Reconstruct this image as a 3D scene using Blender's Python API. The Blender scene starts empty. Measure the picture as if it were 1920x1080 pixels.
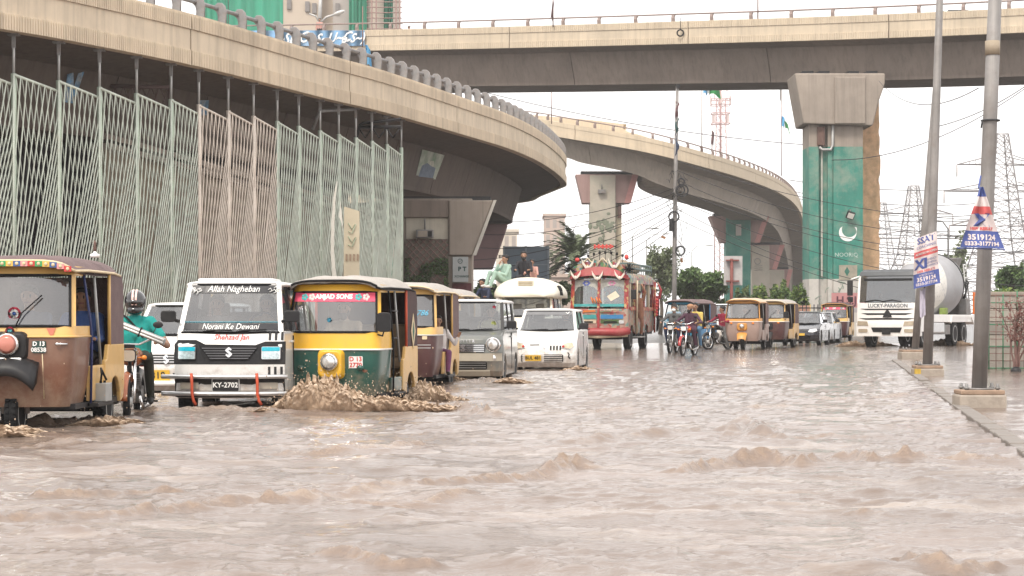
import bpy, bmesh, math, random
import numpy as np
from mathutils import Vector, Matrix
R = math.radians
random.seed(7)
SC = bpy.context.scene
COL = SC.collection
# ------------------------------------------------------------ camera
CAM_H, FPX, HORIZON = 1.15, 4000.0, 597.0
cam = bpy.data.cameras.new('camera')
cam.sensor_width = 36.0
cam.lens = 36.0 * FPX / 1920.0
cam.shift_y = (HORIZON - 540.0) / 1920.0
cam.clip_end = 5000.0
cam.clip_start = 0.1
camo = bpy.data.objects.new('camera', cam)
camo.location = (0, 0, CAM_H)
camo.rotation_euler = (R(90), 0, 0)
COL.objects.link(camo)
SC.camera = camo
# ------------------------------------------------------------ sky and light (bright overcast)
SUN_EL, SUN_AZ = 52.0, 205.0          # azimuth clockwise from +Y: behind the camera, a little to the left
w = bpy.data.worlds.new('World')
SC.world = w
w.use_nodes = True
nt = w.node_tree
bg = nt.nodes['Background']
sky = nt.nodes.new('ShaderNodeTexSky')
sky.sky_type = 'NISHITA'
sky.sun_disc = False
sky.sun_elevation = R(SUN_EL)
sky.sun_rotation = R(SUN_AZ)
sky.air_density = 1.0
sky.dust_density = 6.0
sky.ozone_density = 1.0
# cloud veil: the blue sky is drowned in an even grey-white cloud layer
veil = nt.nodes.new('ShaderNodeMixRGB')
veil.inputs[0].default_value = 0.93
veil.inputs[2].default_value = (9.4, 9.15, 9.0, 1)
nt.links.new(sky.outputs[0], veil.inputs[1])
nt.links.new(veil.outputs[0], bg.inputs[0])
bg.inputs[1].default_value = 0.10
sun = bpy.data.lights.new('sun', 'SUN')
sun.energy = 1.5
sun.angle = R(14)
sun.color = (1.0, 0.93, 0.83)
suno = bpy.data.objects.new('sun', sun)
_az, _el = R(SUN_AZ), R(SUN_EL)
_d = Vector((math.sin(_az) * math.cos(_el), math.cos(_az) * math.cos(_el), math.sin(_el)))
suno.rotation_euler = _d.to_track_quat('Z', 'Y').to_euler()
COL.objects.link(suno)
SC.view_settings.view_transform = 'Standard'
SC.view_settings.look = 'None'
SC.view_settings.gamma = 1.0
SC.view_settings.use_curve_mapping = False
SC.view_settings.exposure = 0.95
SC.render.engine = 'CYCLES'
cy = SC.cycles
cy.max_bounces = 6
cy.diffuse_bounces = 3
cy.glossy_bounces = 3
cy.transmission_bounces = 4
cy.transparent_max_bounces = 10
cy.volume_bounces = 0
cy.use_denoising = True
cy.caustics_reflective = False
cy.caustics_refractive = False
# ------------------------------------------------------------ helpers
def P(px, py, d):
 """point of the place seen at photo pixel (px, py) at distance d"""
 return Vector(((px - 960) / FPX * d, d, CAM_H + (HORIZON - py) / FPX * d))
def gz(y):
 """height of the road bed under the flood"""
 return float(np.interp(y, [0, 40, 62, 110, 140, 5000], [-0.17, -0.16, -0.03, 0.01, 0.03, 0.03]))
MATS = {}
def mat(name, col, rough=0.6, metal=0.0, var=0.12, scale=6.0, bump=0.0, bscale=40.0, spec=0.5,
  dirt=0.0, dcol=(0.22, 0.16, 0.11), coat=0.0, emit=None, stretch=None, streak=0.0, dscale=2.5, mud=0.0):
 if name in MATS:
  return MATS[name]
 m = bpy.data.materials.new(name)
 m.use_nodes = True
 t = m.node_tree
 b = t.nodes['Principled BSDF']
 b.inputs['Roughness'].default_value = rough
 b.inputs['Metallic'].default_value = metal
 b.inputs['Specular IOR Level'].default_value = spec
 b.inputs['Coat Weight'].default_value = coat
 b.inputs['Coat Roughness'].default_value = 0.08
 c4 = (*col, 1)
 tc = t.nodes.new('ShaderNodeTexCoord')
 src = tc.outputs['Object']
 if stretch:
  mp = t.nodes.new('ShaderNodeMapping')
  mp.inputs['Scale'].default_value = stretch
  t.links.new(src, mp.inputs[0])
  src = mp.outputs[0]
 n = t.nodes.new('ShaderNodeTexNoise')
 n.inputs['Scale'].default_value = scale
 n.inputs['Detail'].default_value = 6
 n.inputs['Roughness'].default_value = 0.62
 t.links.new(src, n.inputs['Vector'])
 r = t.nodes.new('ShaderNodeValToRGB')
 r.color_ramp.elements[0].position = 0.3
 r.color_ramp.elements[1].position = 0.72
 r.color_ramp.elements[0].color = (*[max(0, c * (1 - var)) for c in col], 1)
 r.color_ramp.elements[1].color = (*[min(1, c * (1 + var)) for c in col], 1)
 t.links.new(n.outputs['Fac'], r.inputs[0])
 out = r.outputs[0]
 if streak > 0:
  mp2 = t.nodes.new('ShaderNodeMapping')
  mp2.inputs['Scale'].default_value = (1.6, 1.6, 0.07)
  t.links.new(tc.outputs['Object'], mp2.inputs[0])
  n3 = t.nodes.new('ShaderNodeTexNoise')
  n3.inputs['Scale'].default_value = 2.2
  n3.inputs['Detail'].default_value = 7
  n3.inputs['Roughness'].default_value = 0.7
  t.links.new(mp2.outputs[0], n3.inputs['Vector'])
  r3 = t.nodes.new('ShaderNodeValToRGB')
  r3.color_ramp.elements[0].position = 0.46
  r3.color_ramp.elements[1].position = 0.70
  r3.color_ramp.elements[0].color = (0, 0, 0, 1)
  r3.color_ramp.elements[1].color = (streak, streak, streak, 1)
  t.links.new(n3.outputs['Fac'], r3.inputs[0])
  mx = t.nodes.new('ShaderNodeMixRGB')
  mx.inputs[2].default_value = (*[c * 0.45 for c in col], 1)
  t.links.new(r3.outputs[0], mx.inputs[0])
  t.links.new(out, mx.inputs[1])
  out = mx.outputs[0]
 if dirt > 0:
  n2 = t.nodes.new('ShaderNodeTexNoise')
  n2.inputs['Scale'].default_value = dscale
  n2.inputs['Detail'].default_value = 8
  n2.inputs['Roughness'].default_value = 0.7
  t.links.new(tc.outputs['Object'], n2.inputs['Vector'])
  r2 = t.nodes.new('ShaderNodeValToRGB')
  r2.color_ramp.elements[0].position = 0.48
  r2.color_ramp.elements[1].position = 0.75
  r2.color_ramp.elements[0].color = (0, 0, 0, 1)
  r2.color_ramp.elements[1].color = (dirt, dirt, dirt, 1)
  t.links.new(n2.outputs['Fac'], r2.inputs[0])
  mx = t.nodes.new('ShaderNodeMixRGB')
  mx.inputs[2].default_value = (*dcol, 1)
  t.links.new(r2.outputs[0], mx.inputs[0])
  t.links.new(out, mx.inputs[1])
  out = mx.outputs[0]
  ra = t.nodes.new('ShaderNodeMapRange')
  ra.inputs['To Min'].default_value = rough
  ra.inputs['To Max'].default_value = min(1, rough + 0.4)
  t.links.new(r2.outputs[0], ra.inputs[0])
  t.links.new(ra.outputs[0], b.inputs['Roughness'])
 if mud > 0:                               # dried road mud thrown up on the lower panels
  sx_ = t.nodes.new('ShaderNodeSeparateXYZ'); t.links.new(tc.outputs['Object'], sx_.inputs[0])
  mz = t.nodes.new('ShaderNodeMapRange'); mz.inputs['From Min'].default_value = 0.2; mz.inputs['From Max'].default_value = 1.0
  mz.inputs['To Min'].default_value = 0.30; mz.inputs['To Max'].default_value = -0.22
  t.links.new(sx_.outputs[2], mz.inputs[0])
  n4 = t.nodes.new('ShaderNodeTexNoise'); n4.inputs['Scale'].default_value = 9; n4.inputs['Detail'].default_value = 9; n4.inputs['Roughness'].default_value = 0.72
  t.links.new(tc.outputs['Object'], n4.inputs['Vector'])
  ad = t.nodes.new('ShaderNodeMath'); ad.operation = 'ADD'; t.links.new(n4.outputs['Fac'], ad.inputs[0]); t.links.new(mz.outputs[0], ad.inputs[1])
  mr = t.nodes.new('ShaderNodeMapRange'); mr.inputs['From Min'].default_value = 0.50; mr.inputs['From Max'].default_value = 0.80; mr.inputs['To Max'].default_value = mud
  t.links.new(ad.outputs[0], mr.inputs[0])
  mx = t.nodes.new('ShaderNodeMixRGB'); mx.inputs[2].default_value = (0.30, 0.225, 0.16, 1)
  t.links.new(mr.outputs[0], mx.inputs[0]); t.links.new(out, mx.inputs[1]); out = mx.outputs[0]
 t.links.new(out, b.inputs['Base Color'])
 if bump > 0:
  nb = t.nodes.new('ShaderNodeTexNoise')
  nb.inputs['Scale'].default_value = bscale
  nb.inputs['Detail'].default_value = 6
  t.links.new(tc.outputs['Object'], nb.inputs['Vector'])
  bp = t.nodes.new('ShaderNodeBump')
  bp.inputs['Strength'].default_value = bump
  bp.inputs['Distance'].default_value = 0.02
  t.links.new(nb.outputs['Fac'], bp.inputs['Height'])
  t.links.new(bp.outputs[0], b.inputs['Normal'])
 if emit:
  b.inputs['Emission Color'].default_value = (*emit[:3], 1)
  b.inputs['Emission Strength'].default_value = emit[3]
 MATS[name] = m
 return m
def glass_mat(name, tint=(0.75, 0.8, 0.8), refl=0.16, rough=0.03, milky=0.0):
 """thin window pane: tinted see-through sheet with a mirror coat, a film of dust"""
 if name in MATS:
  return MATS[name]
 m = bpy.data.materials.new(name)
 m.use_nodes = True
 t = m.node_tree
 t.nodes.remove(t.nodes['Principled BSDF'])
 o = t.nodes['Material Output']
 tr = t.nodes.new('ShaderNodeBsdfTransparent')
 tr.inputs[0].default_value = (*tint, 1)
 gl = t.nodes.new('ShaderNodeBsdfGlossy')
 gl.inputs['Roughness'].default_value = rough
 gl.inputs['Color'].default_value = (0.95, 0.97, 1, 1)
 lw = t.nodes.new('ShaderNodeLayerWeight')
 lw.inputs['Blend'].default_value = 0.25
 ad = t.nodes.new('ShaderNodeMath')
 ad.operation = 'ADD'
 ad.use_clamp = True
 ad.inputs[1].default_value = refl
 t.links.new(lw.outputs['Fresnel'], ad.inputs[0])
 mx = t.nodes.new('ShaderNodeMixShader')
 t.links.new(ad.outputs[0], mx.inputs[0])
 t.links.new(tr.outputs[0], mx.inputs[1])
 t.links.new(gl.outputs[0], mx.inputs[2])
 fin = mx.outputs[0]
 if milky > 0:
  df = t.nodes.new('ShaderNodeBsdfDiffuse')
  df.inputs[0].default_value = (0.55, 0.53, 0.5, 1)
  tc = t.nodes.new('ShaderNodeTexCoord')
  n = t.nodes.new('ShaderNodeTexNoise')
  n.inputs['Scale'].default_value = 3.0
  n.inputs['Detail'].default_value = 5
  t.links.new(tc.outputs['Object'], n.inputs['Vector'])
  mr = t.nodes.new('ShaderNodeMapRange')
  mr.inputs['From Min'].default_value = 0.3
  mr.inputs['From Max'].default_value = 0.75
  mr.inputs['To Min'].default_value = milky * 0.5
  mr.inputs['To Max'].default_value = milky * 1.4
  t.links.new(n.outputs['Fac'], mr.inputs[0])
  m2 = t.nodes.new('ShaderNodeMixShader')
  t.links.new(mr.outputs[0], m2.inputs[0])
  t.links.new(fin, m2.inputs[1])
  t.links.new(df.outputs[0], m2.inputs[2])
  fin = m2.outputs[0]
 t.links.new(fin, o.inputs[0])
 MATS[name] = m
 return m
def tag(o, label=None, cat=None, group=None, kind=None):
 if label: o['label'] = label
 if cat: o['category'] = cat
 if group: o['group'] = group
 if kind: o['kind'] = kind
 return o
def thing(name, label, cat, loc=(0, 0, 0), rz=0.0, group=None, parent=None):
 o = bpy.data.objects.new(name, None)
 o.empty_display_size = 0.1
 o.location = loc
 o.rotation_euler = (0, 0, rz)
 COL.objects.link(o)
 return tag(o, label, cat, group)
def link(name, me, parent=None, mats=None, loc=None, rot=None):
 o = bpy.data.objects.new(name, me)
 COL.objects.link(o)
 if parent is not None:
  o.parent = parent
 if loc is not None: o.location = loc
 if rot is not None: o.rotation_euler = rot
 return o
# parts that come in pairs or sets: each separate piece becomes an object of its own
SPLIT = {'side_hood', 'windscreen_pillar', 'door_pillar', 'rear_pillar', 'side_panel', 'running_board', 'side_pole', 'hood_frame', 'bearings', 'front_fork',
   'guard_rail', 'painted_scrolls', 'rust_stain_band', 'faded_marks', 'canopy_hem', 'rubber_seal', 'slats', 'coping', 'wheel_slots_none', 'calligraphy_none', 'mud_flap', 'step', 'ladder'}
class MB:
 """collects polygons; build() links them as ONE mesh object"""
 def __init__(s):
  s.v, s.f, s.m, s.sm = [], [], [], []
  s.uv = None
 def add(s, vs, fs, m=0, smooth=False):
  k = len(s.v)
  s.v.extend([tuple(map(float, q)) for q in vs])
  for f in fs:
   s.f.append([i + k for i in f]); s.m.append(m); s.sm.append(smooth)
  return s
 def box(s, c, d, m=0, rz=0.0, rx=0.0, ry=0.0):
  hx, hy, hz = d[0] / 2, d[1] / 2, d[2] / 2
  vs = [Vector((x, y, z)) for z in (-hz, hz) for y in (-hy, hy) for x in (-hx, hx)]
  if rz or rx or ry:
   M = Matrix.Rotation(rz, 3, 'Z') @ Matrix.Rotation(ry, 3, 'Y') @ Matrix.Rotation(rx, 3, 'X')
   vs = [M @ q for q in vs]
  c = Vector(c)
  return s.add([q + c for q in vs], [(0, 2, 3, 1), (4, 5, 7, 6), (0, 1, 5, 4), (2, 6, 7, 3), (0, 4, 6, 2), (1, 3, 7, 5)], m)
 def bx(s, x0, x1, y0, y1, z0, z1, m=0):
  return s.box(((x0 + x1) / 2, (y0 + y1) / 2, (z0 + z1) / 2), (abs(x1 - x0), abs(y1 - y0), abs(z1 - z0)), m)
 def loft(s, rings, closed=True, cap0=True, cap1=True, m=0, smooth=False):
  n = len(rings[0]); vs = [q for r in rings for q in r]; fs = []
  for i in range(len(rings) - 1):
   for j in range(n if closed else n - 1):
    a, b = i * n + j, i * n + (j + 1) % n
    fs.append((a, b, b + n, a + n))
  if closed and cap0: fs.append(tuple(range(n - 1, -1, -1)))
  if closed and cap1: fs.append(tuple(range((len(rings) - 1) * n, len(rings) * n)))
  return s.add(vs, fs, m, smooth)
 def tube(s, pts, r, n=8, m=0, smooth=True, closed=False, squash=1.0):
  pts = [Vector(p) for p in pts]
  rs = r if isinstance(r, (list, tuple)) else [r] * len(pts)
  rings = []; up = None
  for i, p in enumerate(pts):
   if closed:
    t = (pts[(i + 1) % len(pts)] - pts[i - 1])
   else:
    t = pts[min(i + 1, len(pts) - 1)] - pts[max(i - 1, 0)]
   if t.length < 1e-9: t = Vector((0, 0, 1))
   t.normalize()
   if up is None:
    up = Vector((0, 0, 1)) if abs(t.z) < 0.9 else Vector((0, 1, 0))
   a = up - t * up.dot(t)
   if a.length < 1e-6: a = t.orthogonal()
   a.normalize(); b = t.cross(a); up = a
   rings.append([p + (a * math.cos(2 * math.pi * k / n) + b * math.sin(2 * math.pi * k / n) * squash) * rs[i] for k in range(n)])
  if closed:
   rings.append(rings[0])
   return s.loft(rings, True, False, False, m, smooth)
  return s.loft(rings, True, True, True, m, smooth)
 def cyl(s, p0, p1, r0, r1=None, n=12, m=0, smooth=True):
  return s.tube([p0, p1], [r0, r0 if r1 is None else r1], n, m, smooth)
 def ell(s, c, r, nu=14, nv=9, m=0, M=None):
  c = Vector(c); rings = []
  if not isinstance(r, (tuple, list, Vector)): r = (r, r, r)
  for i in range(1, nv):
   th = math.pi * i / nv
   ring = []
   for j in range(nu):
    ph = 2 * math.pi * j / nu
    q = Vector((r[0] * math.sin(th) * math.cos(ph), r[1] * math.sin(th) * math.sin(ph), r[2] * math.cos(th)))
    ring.append(c + (M @ q if M else q))
   rings.append(ring)
  top = Vector((0, 0, r[2])); bot = -top
  if M: top = M @ top; bot = M @ bot
  k = len(s.v)
  vs = [q for rg in rings for q in rg] + [c + top, c + bot]
  fs = []
  L = nv - 1
  for i in range(L - 1):
   for j in range(nu):
    a, b = i * nu + j, i * nu + (j + 1) % nu
    fs.append((b, a, a + nu, b + nu))
  for j in range(nu):
   fs.append((j, (j + 1) % nu, L * nu))
   fs.append(((L - 1) * nu + (j + 1) % nu, (L - 1) * nu + j, L * nu + 1))
  return s.add(vs, fs, m, True)
 def lathe(s, prof, c, axis='X', n=20, m=0, smooth=True, cap=True):
  """prof: list of (t along axis, radius)"""
  c = Vector(c); rings = []
  for t, r in prof:
   ring = []
   for j in range(n):
    a = 2 * math.pi * j / n
    ca, sa = r * math.cos(a), r * math.sin(a)
    q = {'X': (t, ca, sa), 'Y': (ca, t, sa), 'Z': (ca, sa, t)}[axis]
    ring.append(c + Vector(q))
   rings.append(ring)
  return s.loft(rings, True, cap, cap, m, smooth)
 def torus(s, c, R0, r, axis='Y', n=24, k=8, m=0, a0=0, a1=2 * math.pi):
  c = Vector(c); pts = []
  full = abs(a1 - a0 - 2 * math.pi) < 1e-6
  N = n if full else n + 1
  for j in range(N):
   a = a0 + (a1 - a0) * j / n
   ca, sa = R0 * math.cos(a), R0 * math.sin(a)
   pts.append(c + Vector({'X': (0, ca, sa), 'Y': (ca, 0, sa), 'Z': (ca, sa, 0)}[axis]))
  return s.tube(pts, r, k, m, True, closed=full)
 def prism(s, poly, axis, a, b, m=0):
  """poly: 2D outline; axis X -> (y,z), Y -> (x,z), Z -> (x,y)"""
  def q(p, t):
   return {'X': (t, p[0], p[1]), 'Y': (p[0], t, p[1]), 'Z': (p[0], p[1], t)}[axis]
  return s.loft([[q(p, a) for p in poly], [q(p, b) for p in poly]], True, True, True, m)
 def islands(s):
  par = list(range(len(s.v)))
  def find(i):
   while par[i] != i: par[i] = par[par[i]]; i = par[i]
   return i
  for f in s.f:
   r_ = find(f[0])
   for i in f[1:]: par[find(i)] = r_
  g = {}
  for k, f in enumerate(s.f): g.setdefault(find(f[0]), []).append(k)
  return list(g.values())
 def build(s, name, mats, parent=None, bevel=0.0, bseg=2, loc=None, rot=None, sub=0, fix=True, angle=40):
  if name in SPLIT and parent is not None:
   isl = s.islands()
   if len(isl) > 1:
    out = None
    for ks in isl:
     q = MB(); mp = {}
     for k in ks:
      for i in s.f[k]:
       if i not in mp: mp[i] = len(q.v); q.v.append(s.v[i])
      q.f.append([mp[i] for i in s.f[k]]); q.m.append(s.m[k]); q.sm.append(s.sm[k])
     o_ = q._build(name, mats, parent, bevel, bseg, loc, rot, sub, fix, angle); out = out or o_
    return out
  return s._build(name, mats, parent, bevel, bseg, loc, rot, sub, fix, angle)
 def _build(s, name, mats, parent=None, bevel=0.0, bseg=2, loc=None, rot=None, sub=0, fix=True, angle=40):
  me = bpy.data.meshes.new(name)
  me.from_pydata(s.v, [], s.f)
  if not isinstance(mats, (list, tuple)): mats = [mats]
  for q in mats: me.materials.append(q)
  me.polygons.foreach_set('material_index', s.m)
  me.polygons.foreach_set('use_smooth', s.sm)
  if fix:
   bm = bmesh.new(); bm.from_mesh(me)
   bmesh.ops.recalc_face_normals(bm, faces=bm.faces)
   bm.to_mesh(me); bm.free()
  me.update()
  o = link(name, me, parent, loc=loc, rot=rot)
  if bevel > 0:
   bv = o.modifiers.new('bevel', 'BEVEL')
   bv.width = bevel; bv.segments = bseg; bv.limit_method = 'ANGLE'; bv.angle_limit = R(angle)
  if sub:
   sb = o.modifiers.new('sub', 'SUBSURF'); sb.levels = sub; sb.render_levels = sub
  return o
def copy_tree(o, parent=None):
 c = o.copy(); COL.objects.link(c)
 if parent is not None:
  c.parent = parent
 for ch in list(o.children):
  copy_tree(ch, c)
 return c
# modifiers and lettering are evaluated in a scratch scene of their own (fast)
SCR_SC = bpy.data.scenes.new('scratch')
def bake(ob):
 SCR_SC.collection.objects.link(ob)
 vl = SCR_SC.view_layers[0]; vl.update()
 me = bpy.data.meshes.new_from_object(ob.evaluated_get(vl.depsgraph))
 SCR_SC.collection.objects.unlink(ob)
 return me
_txt = {}
def text_verts(body, size=1.0, shear=0.0, bold=0.0, align='CENTER', width=1.0):
 """lettering as flat polygons: (verts 2D, faces)"""
 key = (body, size, shear, bold, align, width)
 if key in _txt: return _txt[key]
 cu = bpy.data.curves.new('lettering', 'FONT')
 cu.body = body; cu.size = size; cu.shear = shear; cu.offset = bold
 cu.align_x = align; cu.align_y = 'CENTER'; cu.resolution_u = 2
 ob = bpy.data.objects.new('lettering', cu)
 me = bake(ob)
 vs = [(q.co.x * width, q.co.y) for q in me.vertices]
 fs = [tuple(p.vertices) for p in me.polygons]
 bpy.data.objects.remove(ob); bpy.data.curves.remove(cu); bpy.data.meshes.remove(me)
 _txt[key] = (vs, fs)
 return vs, fs
def lettering(parent, body, size, fn, m, shear=0.0, bold=0.0, name='lettering', width=1.0, align='CENTER'):
 """fn maps flat (u, v) to a point on the surface that carries the writing"""
 vs, fs = text_verts(body, size, shear, bold, align, width)
 mb = MB(); mb.add([fn(u, v) for u, v in vs], fs)
 return mb.build(name, m, parent, fix=False)
# vectorised value noise
def _hash(ix, iy, seed):
 h = (ix.astype(np.int64) * 374761393 + iy.astype(np.int64) * 668265263 + seed * 1442695041) & 0x7fffffff
 h = ((h ^ (h >> 13)) * 1274126177) & 0x7fffffff
 return ((h ^ (h >> 16)) & 0xffff) / 65535.0
def vnoise(x, y, seed=0):
 ix, iy = np.floor(x), np.floor(y)
 fx, fy = x - ix, y - iy
 u, v = fx * fx * fx * (fx * (fx * 6 - 15) + 10), fy * fy * fy * (fy * (fy * 6 - 15) + 10)
 a, b = _hash(ix, iy, seed), _hash(ix + 1, iy, seed)
 c, d = _hash(ix, iy + 1, seed), _hash(ix + 1, iy + 1, seed)
 return (a * (1 - u) + b * u) * (1 - v) + (c * (1 - u) + d * u) * v
def fbm(x, y, o=4, seed=0, gain=0.5):
 s = 0; a = 1.0; t = 0
 for i in range(o):
  s = s + a * vnoise(x * 2 ** i, y * 2 ** i, seed + i * 17); t += a; a *= gain
 return s / t
# ------------------------------------------------------------ shared materials
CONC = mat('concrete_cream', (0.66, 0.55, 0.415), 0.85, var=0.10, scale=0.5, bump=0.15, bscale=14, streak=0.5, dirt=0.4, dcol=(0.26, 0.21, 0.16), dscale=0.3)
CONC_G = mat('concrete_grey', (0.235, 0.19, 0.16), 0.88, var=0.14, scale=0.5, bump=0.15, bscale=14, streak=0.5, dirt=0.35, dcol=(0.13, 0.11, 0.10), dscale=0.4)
CONC_D = mat('concrete_weathered', (0.31, 0.262, 0.22), 0.88, var=0.15, scale=0.6, bump=0.15, bscale=14, streak=0.45, dirt=0.3, dcol=(0.15, 0.13, 0.12), dscale=0.5)
STEEL = mat('galvanised_steel', (0.42, 0.42, 0.41), 0.5, 0.35, var=0.18, scale=5, dirt=0.4, dcol=(0.2, 0.16, 0.13))
STEEL_D = mat('dull_grey_metal', (0.22, 0.215, 0.21), 0.55, 0.3, var=0.2, scale=4, dirt=0.5, dcol=(0.22, 0.12, 0.08))
BLACK = mat('black_rubber', (0.012, 0.012, 0.013), 0.75, spec=0.25, var=0.3, scale=20)
BLACKP = mat('black_plastic', (0.018, 0.018, 0.02), 0.45, var=0.2, scale=12, spec=0.3, dirt=0.3, dcol=(0.09, 0.07, 0.055))
DARK = mat('dark_interior', (0.012, 0.011, 0.012), 0.9, spec=0.2, var=0.2)
CHROME = mat('chrome', (0.7, 0.7, 0.7), 0.15, 1.0, var=0.05)
ALU = mat('aluminium', (0.62, 0.62, 0.62), 0.35, 0.8, var=0.08)
WHITE_P = mat('white_paint', (0.78, 0.77, 0.74), 0.3, var=0.03, coat=0.5, dirt=0.45, dcol=(0.42, 0.34, 0.27), dscale=1.6)
LAMP = glass_mat('lamp_glass', (0.85, 0.88, 0.9), 0.25, 0.08)
REFLECTOR = mat('lamp_reflector', (0.75, 0.75, 0.74), 0.22, 0.7, var=0.05)
AMBER = mat('amber_lens', (0.8, 0.25, 0.03), 0.25, var=0.05)
RED_L = mat('red_lens', (0.55, 0.03, 0.02), 0.25, var=0.05)
WHITE_INK = mat('white_ink', (0.82, 0.82, 0.80), 0.5, var=0.04)
BLACK_INK = mat('black_ink', (0.02, 0.02, 0.022), 0.6, var=0.1)
RED_INK = mat('red_ink', (0.62, 0.045, 0.04), 0.5, var=0.05)
WS = glass_mat('windscreen_glass', (0.74, 0.78, 0.78), 0.13, 0.04, milky=0.07)
SIDEG = glass_mat('side_glass', (0.45, 0.48, 0.5), 0.12, 0.04, milky=0.06)
PLATE_Y = mat('yellow_plate', (0.68, 0.42, 0.05), 0.5, var=0.05)
WIRE = mat('black_cable', (0.03, 0.03, 0.033), 0.7, var=0.1)
# ============================================================ LARGE STRUCTURE
def catmull(pts, step):
 pts = [Vector(p) for p in pts]
 e = [pts[0] * 2 - pts[1]] + pts + [pts[-1] * 2 - pts[-2]]
 fine = []
 for i in range(1, len(e) - 2):
  p0, p1, p2, p3 = e[i - 1:i + 3]
  for k in range(40):
   t = k / 40
   fine.append(0.5 * ((2 * p1) + (p2 - p0) * t + (2 * p0 - 5 * p1 + 4 * p2 - p3) * t * t + (3 * p1 - p0 - 3 * p2 + p3) * t ** 3))
 fine.append(pts[-1])
 for _ in range(60):                       # smooth out measuring noise
  fine = [fine[0]] + [(fine[i - 1] + fine[i] * 2 + fine[i + 1]) / 4 for i in range(1, len(fine) - 1)] + [fine[-1]]
 cum = [0.0]
 for a, b in zip(fine, fine[1:]): cum.append(cum[-1] + (b - a).length)
 n = int(cum[-1] / step)
 out = []; j = 0
 for k in range(n + 1):
  s = k * step
  while j < len(cum) - 2 and cum[j + 1] < s: j += 1
  t = (s - cum[j]) / max(1e-9, cum[j + 1] - cum[j])
  out.append(fine[j].lerp(fine[j + 1], t))
 return out
def frames(path):
 fr = []
 for i, p in enumerate(path):
  t = path[min(i + 1, len(path) - 1)] - path[max(i - 1, 0)]
  t.z = 0; t.normalize()
  fr.append((p, t, Vector((t.y, -t.x, 0))))
 return fr
class Line:
 def __init__(s, pts, step=0.5):
  s.step = step
  s.fr = frames(catmull(pts, step))
  s.L = (len(s.fr) - 1) * step
 def at(s, d):
  d = max(0, min(s.L - 1e-6, d)); i = int(d / s.step); f = d / s.step - i
  a, b = s.fr[i], s.fr[i + 1]
  return a[0].lerp(b[0], f), a[1].lerp(b[1], f).normalized(), a[2].lerp(b[2], f).normalized()
 def pt(s, d, u, v):
  p, t, n = s.at(d)
  return p + n * u + Vector((0, 0, v))
 def sweep(s, mb, prof, d0, d1, step=1.0, closed=True, m=0, caps=True):
  k = max(1, int(round((d1 - d0) / step)))
  rings = [[s.pt(d0 + (d1 - d0) * i / k, u, v) for u, v in prof] for i in range(k + 1)]
  mb.loft(rings, closed, caps, caps, m)
 def flutes(s, mb, d0, d1, v0, v1, u0, pitch=0.1, depth=0.03, m=0):
  k = int((d1 - d0) / pitch); pts = []
  for i in range(k):
   for fr_, uu in ((0.0, u0), (0.12, u0 + depth), (0.62, u0 + depth), (0.74, u0)):
    pts.append((d0 + (i + fr_) * pitch, uu))
  pts.append((d1, u0))
  vs = []
  for d, u in pts:
   vs.append(s.pt(d, u, v0)); vs.append(s.pt(d, u, v1))
   vs.append(s.pt(d, u0 - 0.02, v0)); vs.append(s.pt(d, u0 - 0.02, v1))
  fs = []
  for i in range(len(pts) - 1):
   a = 4 * i
   fs += [(a, a + 4, a + 5, a + 1), (a + 2, a + 6, a + 4, a), (a + 1, a + 5, a + 7, a + 3)]
  mb.add(vs, fs, m)
 def nearest(s, px):
  best = min(range(len(s.fr)), key=lambda i: abs((s.fr[i][0].x / s.fr[i][0].y) * FPX + 960 - px))
  return best * s.step
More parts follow.
